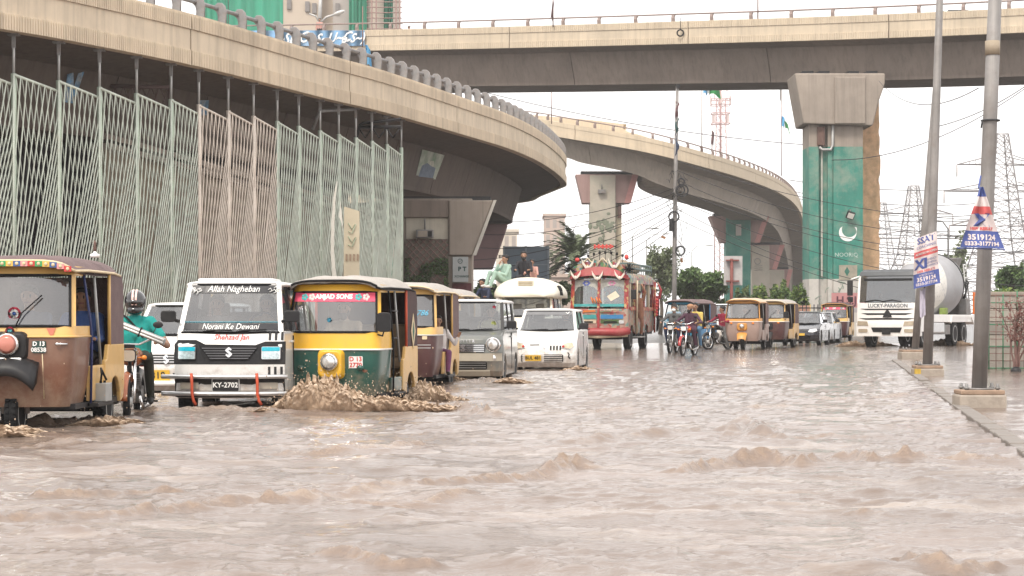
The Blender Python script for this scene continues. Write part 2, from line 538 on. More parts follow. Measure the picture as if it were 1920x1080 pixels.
def flyover(name, label, pts, W, fh, seg, rails, rail_style, web_in, depth, flute=0.1, mats=None, girder_seg=6.0, rail_mat=None):
 ln = Line(pts)
 cf, cg = mats
 o = thing(name, label, 'flyover', ln.pt(0, 0, 0))
 inv = Matrix.Translation(-o.location)
 def fin(mb, nm, mt, **k):
  mb.v = [tuple(Vector(q) + inv.translation) for q in mb.v]
  return mb.build(nm, mt, o, **k)
 lo, hi = 0.30 * fh, 0.70 * fh
 d = 0.0
 while d < ln.L - 0.5:
  e = min(ln.L, d + seg)
  g = 0.035
  mb = MB()
  ln.sweep(mb, [(-0.03, lo - 0.02), (-0.03, hi + 0.02), (-0.32, hi + 0.02), (-0.32, lo - 0.02)], d + g, e - g, 1.0)
  fp = fin(mb, 'fascia_panel', cf)
  mb = MB(); ln.sweep(mb, [(0.0, 0.0), (0.0, lo), (-0.32, lo), (-0.32, 0.0)], d + g, e - g, 1.0)
  if flute: ln.flutes(mb, d + g, e - g, 0.005, lo - 0.03, 0.001, flute)
  fin(mb, 'lower_band', cf)
  mb = MB(); ln.sweep(mb, [(0.0, hi), (0.0, fh), (-0.35, fh), (-0.35, hi)], d + g, e - g, 1.0)
  if flute: ln.flutes(mb, d + g, e - g, hi + 0.0, fh - 0.04, 0.001, flute)
  fin(mb, 'upper_band', cf)
  d = e
 # far side parapet and road slab
 mb = MB(); ln.sweep(mb, [(-W, -0.0), (-W, fh), (-W + 0.35, fh), (-W + 0.35, 0.0)], 0, ln.L, 2.0); fin(mb, 'far_parapet', cf)
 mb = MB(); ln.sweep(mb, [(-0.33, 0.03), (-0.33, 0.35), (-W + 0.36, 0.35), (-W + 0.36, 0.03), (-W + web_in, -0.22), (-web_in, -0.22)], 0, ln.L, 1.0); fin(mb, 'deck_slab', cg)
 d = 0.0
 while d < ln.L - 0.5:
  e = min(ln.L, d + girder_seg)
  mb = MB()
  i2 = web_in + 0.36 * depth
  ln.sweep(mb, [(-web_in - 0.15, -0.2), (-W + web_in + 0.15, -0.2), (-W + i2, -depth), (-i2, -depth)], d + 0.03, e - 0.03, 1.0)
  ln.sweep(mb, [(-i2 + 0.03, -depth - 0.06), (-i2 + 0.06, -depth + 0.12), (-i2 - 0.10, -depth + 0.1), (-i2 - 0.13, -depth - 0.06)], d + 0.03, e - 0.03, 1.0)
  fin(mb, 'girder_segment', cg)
  d = e
 # railing
 pmesh = None
 k = 0; d = 0.4
 while d < ln.L:
  p, t, n = ln.at(d)
  if pmesh is None:
   mb = MB()
   if rail_style == 'plate':
    prof = [(0.16, 0), (0.17, 0.36), (0.12, 0.52), (0.02, 0.61), (-0.12, 0.62), (-0.2, 0.54), (-0.21, 0.42), (-0.13, 0.33), (-0.1, 0.2), (-0.12, 0.0)]
    mb.prism(prof, 'Y', -0.02, 0.02)
    rim = [(x + 0.012, -0.0, z) for x, z in prof[:7]]
    mb.tube([(x, -0.0, z) for x, z in prof[:7]], 0.024, 6)
   else:
    prof = [(0.10, 0), (0.12, 0.25), (0.05, 0.42), (-0.1, 0.50), (-0.16, 0.46), (-0.04, 0.30), (-0.1, 0.0)]
    mb.prism(prof, 'Y', -0.1, 0.1)
   q = mb.build('rail_post', rail_mat, o); pmesh = q.data
  else:
   q = link('rail_post', pmesh, o)
  q.location = p + n * -0.18 + Vector((0, 0, fh)) - o.location
  q.rotation_euler = (0, 0, math.atan2(n.y, n.x))
  d += rails
 rr, rz_, ru = (0.065, 0.47, -0.32) if rail_style == 'plate' else (0.055, 0.50, -0.24)
 mb = MB()
 mb.tube([ln.pt(i, ru, fh + rz_) for i in np.arange(0, ln.L, 1.0)], rr, 8)
 fin(mb, 'hand_rail', rail_mat)
 return o, ln
# ---- near ramp: curving away from the left edge
HB = 7.4
r1 = []
for px, py in [(0, 54), (180, 86), (350, 120), (480, 151), (620, 187), (730, 213), (900, 262), (960, 281), (1010, 303), (1047, 328), (1062, 347), (1047, 355), (1012, 369), (982, 380)]:
 d = HB * FPX / (HORIZON - py)
 r1.append(Vector(((px - 960) / FPX * d, d, CAM_H + HB)))
a = r1[0]; t0 = (r1[1] - r1[0]).normalized()
r1 = [a - t0 * 26 + Vector((-4, 1, 0)), a - t0 * 12 + Vector((-0.9, 0.2, 0))] + r1
b = r1[-1]; r1 += [b + Vector((-5.0, 9, 0.0)), b + Vector((-14, 18, 0))]
RAIL1 = mat('rail_grey', (0.24, 0.235, 0.235), 0.6, 0.1, var=0.22, scale=5, dirt=0.6, dcol=(0.24, 0.14, 0.10), dscale=4)
ramp1, L1 = flyover('flyover_ramp', 'near cream concrete flyover ramp curving away above the metal screen fence', r1, 9.5, 1.5, 12.0, 1.4, 'plate', 2.3, 2.0,
     mats=(CONC, mat('painted_shade_concrete', (0.13, 0.10, 0.083), 0.9, var=0.18, scale=0.5, bump=0.15, bscale=14, streak=0.6, dirt=0.4, dcol=(0.08, 0.065, 0.06), dscale=0.5)), rail_mat=RAIL1)  # underside base colour darkened to stand in for shade beneath the deck
# ---- high flyover crossing the top of the picture
RAIL2 = mat('rail_brown', (0.26, 0.20, 0.18), 0.6, 0.1, var=0.2, scale=4, dirt=0.4, dcol=(0.3, 0.2, 0.16))
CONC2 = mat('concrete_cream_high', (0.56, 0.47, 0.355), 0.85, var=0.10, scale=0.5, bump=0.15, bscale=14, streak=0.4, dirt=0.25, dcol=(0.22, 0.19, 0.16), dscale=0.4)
r2 = [P(-250, 101, 170), P(300, 99, 162), P(690, 95, 154), P(960, 90, 148), P(1270, 82.5, 141), P(1570, 74.5, 135), P(1920, 61, 129), P(2500, 33, 120), P(3100, 0, 112)]
ramp2, L2 = flyover('high_flyover', 'high straight concrete flyover crossing the whole sky at the top', r2, 10.0, 1.5, 14.0, 2.85, 'block', 1.3, 2.35,
     flute=0.16, mats=(CONC2, CONC_G), rail_mat=RAIL2, girder_seg=15)
# ---- far ramp that curves round and comes down behind the green pier
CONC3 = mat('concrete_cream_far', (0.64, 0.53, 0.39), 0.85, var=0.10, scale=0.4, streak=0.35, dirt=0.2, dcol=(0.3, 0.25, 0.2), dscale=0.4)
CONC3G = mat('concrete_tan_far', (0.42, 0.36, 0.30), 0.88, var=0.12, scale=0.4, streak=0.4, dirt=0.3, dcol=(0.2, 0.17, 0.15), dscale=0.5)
def S(px, py, s): return P(px, py, FPX / s)
r3 = [S(760, 222, 19), S(900, 236, 20), S(1000, 248, 20.8), S(1060, 259, 21.2), S(1210, 285, 21.6), S(1330, 316, 21.2), S(1400, 337, 20.2), S(1460, 361, 18.8), S(1493, 386, 17.2), S(1507, 418, 15.6), S(1512, 460, 13.6), S(1511, 500, 11.8), S(1505, 545, 9.8), S(1494, 572, 8.4)]
ramp3, L3 = flyover('far_flyover_ramp', 'distant flyover ramp sweeping round behind the utility pole and descending', r3, 9.0, 1.3, 14.0, 1.85, 'block', 1.9, 2.0,
     flute=0, mats=(CONC3, CONC3G), rail_mat=RAIL2, girder_seg=14)
# ---- piers
def pier(name, label, c, rz, cw, cd, H, capw, caph, mats, cap_d=None, groove=True, group=None):
 """T-shaped pier: column with recessed flutes, flared cap"""
 o = thing(name, label, 'pier', (c[0], c[1], gz(c[1]) - 0.05), rz, group)
 cm, hm = mats
 mb = MB()
 h = cw / 2; g = 0.12 * cw; q = cd / 2
 if groove:
  prof = [(-h, -q), (-h + 0.22 * cw, -q), (-h + 0.22 * cw, -q + 0.12), (-h + 0.40 * cw, -q + 0.12), (-h + 0.40 * cw, -q), (h, -q), (h, q), (-h, q)]
 else:
  prof = [(-h, -q), (h, -q), (h, q), (-h, q)]
 mb.loft([[(x, y, 0) for x, y in prof], [(x, y, H - caph * 0.25) for x, y in prof]])
 col = mb.build('column', cm, o, bevel=0.05)
 mb = MB()
 cdp = (cap_d or cd * 1.15) / 2
 k = capw / 2; bt = h + (k - h) * 0.18
 for (x0, x1, off) in ((-k, k, 0),):
  pr = [(-bt - 0.12, H - caph), (bt + 0.12, H - caph), (k, H - 0.15), (k, H), (-k, H), (-k, H - 0.15)]
  mb.prism(pr, 'Y', -cdp, cdp)
 mb.build('cap', hm, o, bevel=0.06)
 mb = MB()
 for x in (-0.55, -0.2, 0.2, 0.55):
  mb.box((x * capw / 2, 0, H + 0.08), (0.5, cd * 0.8, 0.16))
 mb.build('bearings', BLACKP, o)
 return o
GREEN_P = mat('green_pier_paint', (0.035, 0.215, 0.165), 0.7, var=0.18, scale=0.7, streak=0.35, dirt=0.75, dcol=(0.38, 0.35, 0.29), dscale=0.5)
WHITE_B = mat('white_base_paint', (0.52, 0.49, 0.45), 0.8, var=0.10, scale=1.0, dirt=0.5, dcol=(0.28, 0.30, 0.27), dscale=1.6)
ORANGE_W = mat('crumpled_orange_cloth', (0.72, 0.46, 0.27), 0.8, var=0.25, scale=2.0, bump=0.9, bscale=3.0)
# --- the tall green pier with the crescent
dG = 133.0
cx0, cx1 = (1517 - 960) / FPX * dG, (1618 - 960) / FPX * dG
gw = cx1 - cx0; gc = (cx0 + cx1) / 2
topz = CAM_H + (HORIZON - 137) / FPX * dG
gp = thing('painted_pier', 'tall green painted pier with white crescent holding up the high flyover', 'pier', (gc, dG + 1.5, gz(dG)))
def rel(o, mb):
 L = o.location
 mb.v = [(q[0] - L.x, q[1] - L.y, q[2] - L.z) for q in mb.v]
 return mb
zr = lambda py: CAM_H + (HORIZON - py) / FPX * dG
xr = lambda px: (px - 960) / FPX * dG
def gcol(z0, z1, m, nm, extra=0.0):
 mb = MB()
 f = dG - extra
 prof = [(cx0 - extra, f), (xr(1535) , f), (xr(1535), f + 0.35), (xr(1552), f + 0.35), (xr(1552), f), (xr(1560), f), (xr(1560), f + 0.08), (xr(1563), f + 0.08), (xr(1563), f), (cx1 + extra, f), (cx1 + extra, dG + 3), (cx0 - extra, dG + 3)]
 mb.loft([[(x, y, z0) for x, y in prof], [(x, y, z1) for x, y in prof]])
 return rel(gp, mb).build(nm, m, gp)
gcol(gz(dG), zr(523), WHITE_B, 'base')
gcol(zr(523), zr(275), GREEN_P, 'column')
gcol(zr(275), zr(200), CONC_D, 'column_neck')
mb = MB()
prof = [(xr(1505), zr(233)), (xr(1634), zr(237)), (xr(1646), zr(190)), (xr(1657), zr(158)), (xr(1657), zr(139)), (xr(1488), zr(139)), (xr(1490), zr(150))]
mb.prism(prof, 'Y', dG - 0.5, dG + 3.4)
rel(gp, mb).build('cap', CONC_D, gp, bevel=0.08)
mb = MB(); mb.bx(xr(1563), xr(1620), dG - 0.62, dG + 0.2, zr(233.5), zr(146))
rel(gp, mb).build('cap_face', CONC_D, gp, bevel=0.05)
mb = MB()
for q in (1515, 1545, 1600, 1635):
 mb.bx(xr(q) - 0.35, xr(q) + 0.35, dG, dG + 2.6, zr(139) - 0.02, zr(133))
rel(gp, mb).build('bearings', BLACKP, gp)
# pier drain pipe and rusty box
mb = MB()
mb.tube([(xr(1561), dG - 0.1, zr(180)), (xr(1561), dG - 0.1, zr(272)), (xr(1557), dG - 0.15, zr(281)), (xr(1541), dG - 0.15, zr(281)), (xr(1536), dG - 0.1, zr(276))], 0.09, 8)
rel(gp, mb).build('drain_pipe', STEEL, gp)
mb = MB(); mb.bx(xr(1532), xr(1546), dG - 0.15, dG + 0.3, zr(273), zr(238)); rel(gp, mb).build('rusty_box', mat('rust', (0.13, 0.075, 0.06), 0.85, var=0.3, scale=3), gp, bevel=0.03)
mb = MB(); mb.bx(xr(1540.3), xr(1543.5), dG + 0.20, dG + 0.345, zr(520), zr(282)); rel(gp, mb).build('conduit', mat('pale_scraped_paint', (0.42, 0.42, 0.37), 0.8, var=0.3, scale=2), gp)
# crescent, flag writing, stencil
def onface(px, py): return Vector((xr(px), dG - 0.012, zr(py))) - gp.location
pts_o, pts_i = [], []
C0, R0 = Vector((1589.5, 436)), 16.5
C1, R1 = Vector((1592.5, 430.5)), 14.2
outer = [(C0.x + R0 * math.cos(a), C0.y + R0 * math.sin(a)) for a in np.linspace(R(-40), R(210), 30)]
inner = [(C1.x + R1 * math.cos(a), C1.y + R1 * math.sin(a)) for a in np.linspace(R(-18), R(205), 30)]
mb = MB()
for i in range(29):
 mb.add([onface(*outer[i]), onface(*outer[i + 1]), onface(*inner[i + 1]), onface(*inner[i])], [(0, 1, 2, 3)])
mb.build('crescent', WHITE_INK, gp)
lettering(gp, 'NOORIQ', 0.36, lambda u, v: Vector((xr(1587) + u, dG - 0.012, zr(478) + v)) - gp.location, mat('worn_white_ink', (0.42, 0.5, 0.46), 0.7, var=0.5, scale=4))
mb = MB(); mb.bx(xr(1573), xr(1607), dG - 0.05, dG - 0.003, zr(525), zr(497)); rel(gp, mb).build('patch_panel', mat('bare_render', (0.34, 0.30, 0.24), 0.9, var=0.2, scale=2, dirt=0.4, dcol=(0.05, 0.2, 0.15)), gp)
mb = MB(); mb.add([Vector((xr(1588 + a), dG - 0.055, zr(509 + b))) - gp.location for a, b in ((0, -9), (5, 0), (0, 9), (-5, 0))], [(0, 1, 2, 3)]); mb.build('diamond_mark', mat('dark_green_ink', (0.03, 0.14, 0.10), 0.7), gp)
# vine-like scribbles on white base
mb = MB(); random.seed(3)
for i in range(16):
 x, z = random.uniform(1519, 1605), random.uniform(530, 585); p_ = []
 a = random.uniform(0, 6)
 for k in range(7):
  p_.append(Vector((xr(x), dG - 0.015, zr(z))) - gp.location); a += random.uniform(-0.9, 0.9)
  x += 2.4 * math.cos(a); z += 2.4 * math.sin(a)
  x = min(1606, max(1518.5, x)); z = min(588, max(526, z))
 mb.tube(p_, 0.02, 4)
mb.build('painted_scrolls', mat('faded_green_ink', (0.22, 0.30, 0.24), 0.8), gp)
# floodlight on the green pier
fl = thing('floodlight', 'small square floodlight fixed above the white crescent on the green pier', 'floodlight', (xr(1593), dG - 0.35, zr(404)))
mb = MB(); mb.box((0, 0, 0), (0.5, 0.2, 0.46), rx=R(25), ry=R(18)); fl_h = mb.build('housing', BLACKP, fl, bevel=0.02)
mb = MB(); mb.box((0.0, -0.1, -0.05), (0.38, 0.03, 0.34), rx=R(25), ry=R(18)); mb.build('lens', mat('frosted_lens', (0.75, 0.72, 0.66), 0.3, var=0.05), fl)
mb = MB(); mb.tube([(0.0, 0.33, 0.35), (0, 0.1, 0.35), (0, 0.05, 0.1)], 0.04, 6); mb.build('bracket', STEEL_D, fl)
# crumpled orange covering on a slab standing behind the pier's right side
mb = MB(); NX, NZ = 10, 90
x0, x1 = xr(1612) * 1.025, xr(1650) * 1.025
def oy(i, j): return dG + 3.3 + 0.16 * float(fbm(np.array(i * 0.45), np.array(j * 0.28), 3, 5)) * 2
rings = []
for j in range(NZ + 1):
 z = gz(dG) + (zr(160) - gz(dG)) * j / NZ
 ring = [(x0 + (x1 - x0) * i / NX + (0.12 * (float(vnoise(np.array(j * 0.4), np.array(3.0), 9)) - 0.5) if i == NX else 0), oy(i, j), z) for i in range(NX + 1)]
 ring += [(x1, dG + 4.6, z), (x0, dG + 4.6, z)]
 rings.append(ring)
mb.loft(rings, True, True, True, 0, True)
tag(mb.build('wrapped_column', ORANGE_W), 'column wrapped in crumpled orange cloth behind the green crescent pier', 'column')
# --- pier under the near ramp, with sign panel and planted lattice
dN = 88.0
xn = lambda px: (px - 960) / FPX * dN
zn = lambda py: CAM_H + (HORIZON - py) / FPX * dN
np_ = thing('near_pier', 'grey flared pier under the near ramp beside the planted lattice panel', 'pier', (xn(850), dN + 1, gz(dN)))
mb = MB(); mb.bx(xn(742), xn(886), dN, dN + 2.4, gz(dN), zn(372)); rel(np_, mb).build('column', CONC_D, np_, bevel=0.05)
mb = MB(); mb.prism([(xn(842), zn(479)), (xn(886), zn(479)), (xn(925), zn(376)), (xn(842), zn(376))], 'Y', dN - 0.25, dN + 2.6)
rel(np_, mb).build('cap_wing', CONC_D, np_, bevel=0.05)
mb = MB(); mb.prism([(xn(886.5), zn(479)), (xn(893), zn(479)), (xn(931), zn(376)), (xn(925.5), zn(376))], 'Y', dN - 0.32, dN - 0.1)
rel(np_, mb).build('cap_edge', mat('pale_concrete_edge', (0.5, 0.47, 0.42), 0.8, var=0.15, scale=2), np_)
mb = MB(); mb.bx(xn(757), xn(841.5), dN - 0.2, dN + 0.2, zn(408), zn(376)); rel(np_, mb).build('lintel', CONC_G, np_, bevel=0.03)
mb = MB(); mb.bx(xn(762), xn(840), dN - 0.06, dN - 0.004, zn(448), zn(409)); rel(np_, mb).build('pale_panel', mat('pale_render', (0.50, 0.46, 0.38), 0.85, var=0.12, scale=1.5, streak=0.4), np_)
# bearing strip gap
mb = MB(); mb.bx(xn(757), xn(920), dN + 0.1, dN + 2.2, zn(375), zn(368)); rel(np_, mb).build('bearings', BLACKP, np_)
fl2 = thing('wall_lamp', 'dark rectangular wall lamp on the pale panel above the lattice', 'lamp', (xn(797), dN - 0.3, zn(439)))
mb = MB(); mb.bx(-0.36, 0.36, -0.15, 0.15, -0.17, 0.17); mb.build('housing', STEEL_D, fl2, bevel=0.03)
mb = MB(); mb.bx(-0.26, 0.10, -0.18, -0.152, -0.12, 0.11); mb.build('lens', mat('smoked_lens', (0.30, 0.25, 0.2), 0.3), fl2)
mb = MB(); mb.bx(0.14, 0.30, -0.18, -0.152, -0.12, 0.11); mb.build('vent_grille', BLACK, fl2)
mb = MB(); mb.cyl((0, 0.1, 0.17), (0, 0.1, 0.62), 0.03); mb.build('stem', STEEL_D, fl2)
# lattice with plants
lt = thing('lattice_panel', 'brown wooden lattice with climbing green plants on the near pier', 'lattice', (xn(801), dN - 0.1, zn(560)))
mb = MB()
lx0, lx1, lz0, lz1 = xn(760), xn(841), zn(575), zn(449)
bx_ = lambda x, z: (x - lt.location.x, -0.06, z - lt.location.z)
for sgn in (1, -1):
 H_ = lz1 - lz0; Wd = lx1 - lx0; st = 0.2; k = -H_
 while k < Wd:
  a0, a1 = max(0, k), min(Wd, k + H_)
  if a1 > a0:
   if sgn > 0: p0, p1 = (lx0 + a0, lz0 + a0 - k), (lx0 + a1, lz0 + a1 - k)
   else: p0, p1 = (lx1 - a0, lz0 + a0 - k), (lx1 - a1, lz0 + a1 - k)
   mb.tube([bx_(*p0), bx_(*p1)], 0.022, 4, smooth=False)
  k += st * 1.414
mb.build('slats', mat('lattice_brown', (0.20, 0.12, 0.10), 0.8, var=0.25, scale=3), lt)
mb = MB(); mb.bx(lx0 - lt.location.x, lx1 - lt.location.x, 0.0, 0.05, lz0 - lt.location.z, lz1 - lt.location.z); mb.build('backing', mat('lattice_back', (0.17, 0.15, 0.12), 0.9, var=0.35, scale=3), lt)
LEAF = [mat('leaf_%s' % k, c, 0.6, var=0.35, scale=1.2) for k, c in (('dark', (0.028, 0.06, 0.016)), ('mid', (0.055, 0.105, 0.028)), ('light', (0.10, 0.16, 0.045)), ('olive', (0.10, 0.12, 0.05)), ('pale', (0.17, 0.21, 0.11)))]
def leaves(mb, pts, size, nm=3, up=0.4):
 """leaf-sized quads at the given points"""
 for p in pts:
  a = Vector((random.gauss(0, 1), random.gauss(0, 1), random.gauss(0, 1) + up)).normalized()
  b = a.orthogonal().normalized(); b.rotate(Matrix.Rotation(random.uniform(0, 6.28), 3, a))
  c = a.cross(b); s = size * random.uniform(0.6, 1.3)
  p = Vector(p)
  mb.add([p - b * s, p + c * s * 0.45 + a * s * 0.15, p + b * s, p - c * s * 0.45 + a * s * 0.1], [(0, 1, 2, 3)], random.randrange(nm))
mb = MB(); random.seed(5); pts = []
for i in range(2600):
 z = lz0 + (lz1 - lz0) * 0.72 * random.random() ** 0.8
 x = random.uniform(lx0, lx1)
 if vnoise(np.array(x * 2.0), np.array(z * 2.2), 4) > 0.42: pts.append((x - lt.location.x, -0.1 - 0.1 * random.random(), z - lt.location.z))
leaves(mb, pts, 0.06, 3)
tag(mb.build('climbing_leaves', LEAF[:3], lt), kind='stuff')
# sign board P T
sg = thing('exchange_sign', 'grey board lettered P T and XCHANGE on the near pier', 'sign', (xn(866), dN - 0.3, zn(505)))
mb = MB(); mb.bx(xn(849) - sg.location.x, xn(878) - sg.location.x, -0.05, 0.05, zn(529) - sg.location.z, zn(482) - sg.location.z); mb.build('board', mat('sign_grey', (0.35, 0.37, 0.37), 0.6, var=0.08), sg, bevel=0.01)
DGI = mat('dark_teal_ink', (0.02, 0.06, 0.055), 0.6)
lettering(sg, 'P T', 0.24, lambda u, v: Vector((u + 0.02, -0.056, v + 0.0)), DGI, bold=0.012)
lettering(sg, 'XCHANGE', 0.125, lambda u, v: Vector((u + 0.0, -0.056, v - 0.30)), DGI, bold=0.004)
mb = MB(); mb.torus((-0.06, -0.056, 0.33), 0.09, 0.012, 'Y', 20, 4); mb.tube([(-0.10, -0.056, 0.30), (0.0, -0.056, 0.36)], 0.01, 4); mb.build('emblem', DGI, sg)
# maroon base band below
mb = MB(); mb.bx(xn(848), xn(884), dN - 0.06, dN - 0.004, zn(600), zn(531)); rel(np_, mb).build('maroon_band', mat('maroon_paint', (0.10, 0.02, 0.025), 0.7, var=0.2), np_)
# second pier of the near ramp, seen dark behind
MAROON = mat('dusty_maroon_paint', (0.20, 0.125, 0.125), 0.85, var=0.12, scale=0.8, dirt=0.3, dcol=(0.12, 0.08, 0.08))
dM = 117.0
xm = lambda px: (px - 960) / FPX * dM
zm = lambda py: CAM_H + (HORIZON - py) / FPX * dM
p2 = thing('far_maroon_pier', 'dark maroon flared pier behind the near ramp', 'pier', (xm(870), dM + 1, gz(dM)))
mb = MB(); mb.prism([(xm(830), zm(504)), (xm(923), zm(504)), (xm(952), zm(420)), (xm(800), zm(420))], 'Y', dM - 0.3, dM + 2.4); rel(p2, mb).build('cap', MAROON, p2, bevel=0.05)
mb = MB(); mb.bx(xm(840), xm(880), dM, dM + 2, gz(dM), zm(500)); rel(p2, mb).build('column', CONC_D, p2)
# --- far ramp piers
REDP = mat('faded_red_paint', (0.36, 0.235, 0.215), 0.85, var=0.10, scale=0.6, streak=0.3)
REDS = mat('pink_edge_paint', (0.50, 0.24, 0.22), 0.85, var=0.1)
TEAL = mat('teal_pier_paint', (0.045, 0.235, 0.185), 0.75, var=0.15, scale=0.6, streak=0.3, dirt=0.4, dcol=(0.3, 0.35, 0.3), dscale=0.6)
PALE = mat('pale_mural_paint', (0.46, 0.41, 0.34), 0.85, var=0.12, scale=0.6, dirt=0.45, dcol=(0.2, 0.25, 0.19), dscale=0.5)
def far_pier(d, col0, col1, ybot, cap, label, cm, pts):
 """cap: (left, right at the bottom, left, right at the top, y bottom, y top) read at distance d"""
 X = lambda px: (px - 960) / FPX * d
 Z = lambda py: CAM_H + (HORIZON - py) / FPX * d
 o = thing('ramp_pier', label, 'pier', (X((col0 + col1) / 2), d + 1.2, gz(d)))
 mb = MB(); mb.bx(X(col0), X(col1), d - 0.3, d + 2.2, gz(d), Z(cap[5]) - 0.1); rel(o, mb).build('column', cm, o, bevel=0.05)
 mb = MB(); mb.prism([(X(cap[0]), Z(cap[4])), (X(cap[1]), Z(cap[4])), (X(cap[3]), Z(cap[5])), (X(cap[2]), Z(cap[5]))], 'Y', d - 0.05, d + 2.4)
 rel(o, mb).build('cap', REDP, o, bevel=0.05)
 mb = MB(); mb.prism([(X(cap[1]) - 0.55, Z(cap[4])), (X(cap[1]) + 0.02, Z(cap[4])), (X(cap[3]) + 0.02, Z(cap[5])), (X(cap[3]) - 0.55, Z(cap[5]))], 'Y', d - 0.12, d + 0.2)
 rel(o, mb).build('cap_edge', REDS, o)
 mb = MB(); mb.bx(X(cap[2]) + 0.5, X(cap[3]) - 0.5, d + 0.2, d + 2.0, Z(cap[5]), Z(cap[5]) + 0.3); rel(o, mb).build('bearings', BLACKP, o)
 return o, X, Z
pa, XA, ZA = far_pier(190, 1106, 1154, 600, (1092, 1182, 1079, 1197, 381, 327), 'far pier with faded pink cap and pale mural column behind the palm', PALE, None)
mb = MB(); mb.bx(XA(1155.5), XA(1166), 190.5, 192, gz(190), ZA(382)); rel(pa, mb).build('buttress', mat('cream_pier_strip', (0.52, 0.45, 0.33), 0.85, var=0.1), pa)
mb = MB(); mb.bx(XA(1159), XA(1165), 190.2, 190.45, ZA(408), ZA(383)); rel(pa, mb).build('rusty_box', MATS['rust'], pa)
mb = MB(); mb.bx(XA(1121), XA(1135), 189.3, 189.65, ZA(363), ZA(356)); rel(pa, mb).build('lamp_box', STEEL_D, pa)
mb = MB(); mb.tube([Vector((XA(1128), 189.6, ZA(356))), Vector((XA(1128), 189.6, ZA(346)))], 0.05, 5); rel(pa, mb).build('lamp_stem', STEEL_D, pa)
mb = MB(); random.seed(12)                 # mural of a tree
for i in range(26):
 x, z = XA(1130) + random.gauss(0, 0.45), ZA(430) + random.gauss(0, 0.7)
 mb.ell((x, 189.69, z), (random.uniform(0.1, 0.3), 0.012, random.uniform(0.1, 0.3)), 8, 5)
mb.tube([(XA(1130), 189.69, ZA(468)), (XA(1132), 189.69, ZA(440)), (XA(1127), 189.69, ZA(425))], 0.06, 4)
rel(pa, mb).build('tree_mural', mat('mural_green', (0.20, 0.22, 0.16), 0.85, var=0.2), pa)
pb, XB, ZB = far_pier(226, 1361, 1407, 600, (1352, 1424, 1330, 1442, 455, 405), 'teal painted far pier with a pink cap under the descending ramp', TEAL, None)
mb = MB(); mb.bx(XB(1379), XB(1389), 225.5, 225.69, ZB(442), ZB(421)); rel(pb, mb).build('wall_niche', WHITE_B, pb, bevel=0.02)
pc, XC, ZC = far_pier(252, 1409, 1442, 600, (1405, 1456, 1395, 1471, 505, 459), 'pale far pier with pink cap just right of the teal pier', PALE, None)
mb = MB(); mb.torus((XC(1420), 251.68, ZC(490)), 0.35, 0.04, 'Y', 16, 4)
for k in range(3): mb.tube([(XC(1414), 251.68, ZC(499 + 4 * k)), (XC(1429), 251.68, ZC(498 + 4 * k))], 0.03, 4)
rel(pc, mb).build('painted_emblem', STEEL_D, pc)
pd_, XD, ZD = far_pier(282, 1440, 1470, 600, (1436, 1476, 1430, 1486, 545, 505), 'farthest pink capped pier low under the descending ramp', PALE, None)
# ============================================================ METAL SCREEN FENCE below the near ramp
FEN_G = mat('pale_green_bar_paint', (0.56, 0.61, 0.53), 0.6, var=0.2, scale=1.5, dirt=0.5, dcol=(0.33, 0.27, 0.22), dscale=3)
FEN_C = mat('cream_bar_paint', (0.68, 0.60, 0.52), 0.6, var=0.15, scale=1.5, dirt=0.4, dcol=(0.28, 0.22, 0.18), dscale=3)
POST_G = mat('green_post_paint', (0.40, 0.47, 0.38), 0.6, var=0.2, scale=1.2, dirt=0.4, dcol=(0.25, 0.2, 0.16), dscale=3)
fence = thing('screen_fence', 'tall screen fence of crossing pale green and cream bars under the near ramp', 'fence', (0, 0, 0))
FU = -0.35                                   # inside the deck edge
post_px = [-130, -52, 25, 110, 187, 256, 321, 373, 428, 475, 520, 560, 600, 635, 667, 697, 725, 752]
posts = []
for px in post_px:
 best = None
 for i, (p, t, n) in enumerate(L1.fr):
  q = p + n * FU
  if q.y < 20 or q.y > 84: continue
  e = abs(q.x / q.y * FPX + 960 - px)
  if best is None or e < best[0]: best = (e, i)
 i = best[1]
 # refine
 dd = min(np.linspace(i * 0.5 - 0.5, i * 0.5 + 0.5, 41), key=lambda s: abs(L1.pt(s, FU, 0).x / L1.pt(s, FU, 0).y * FPX + 960 - px))
 posts.append((dd, L1.pt(dd, FU, 0)))
fence.location = (posts[2][1].x, posts[2][1].y, 0)
FO = fence.location.copy()
HT = 7.45
for k, (dd, q) in enumerate(posts):
 mb = MB()
 b = Vector((q.x, q.y, 0)) - FO
 z0 = gz(q.y) - FO.z
 mb.cyl(b + Vector((0, 0, z0)), b + Vector((0, 0, HT + 0.06)), 0.075, n=8)
 mb.build('post', POST_G if not 7 <= k <= 9 else FEN_C, fence)
 mb = MB()
 mb.cyl(b + Vector((0, 0, HT)), b + Vector((0, 0, q.z - 0.06)), 0.038, n=8)
 mb.build('post_extension', STEEL, fence)
 mb = MB(); mb.box(b + Vector((0, 0, q.z - 0.20)), (0.09, 0.09, 0.34)); mb.box(b + Vector((0, 0, q.z - 0.03)), (0.3, 0.24, 0.05))
 mb.build('post_bracket', STEEL_D, fence)
nbar = 0
BASE = 0.25
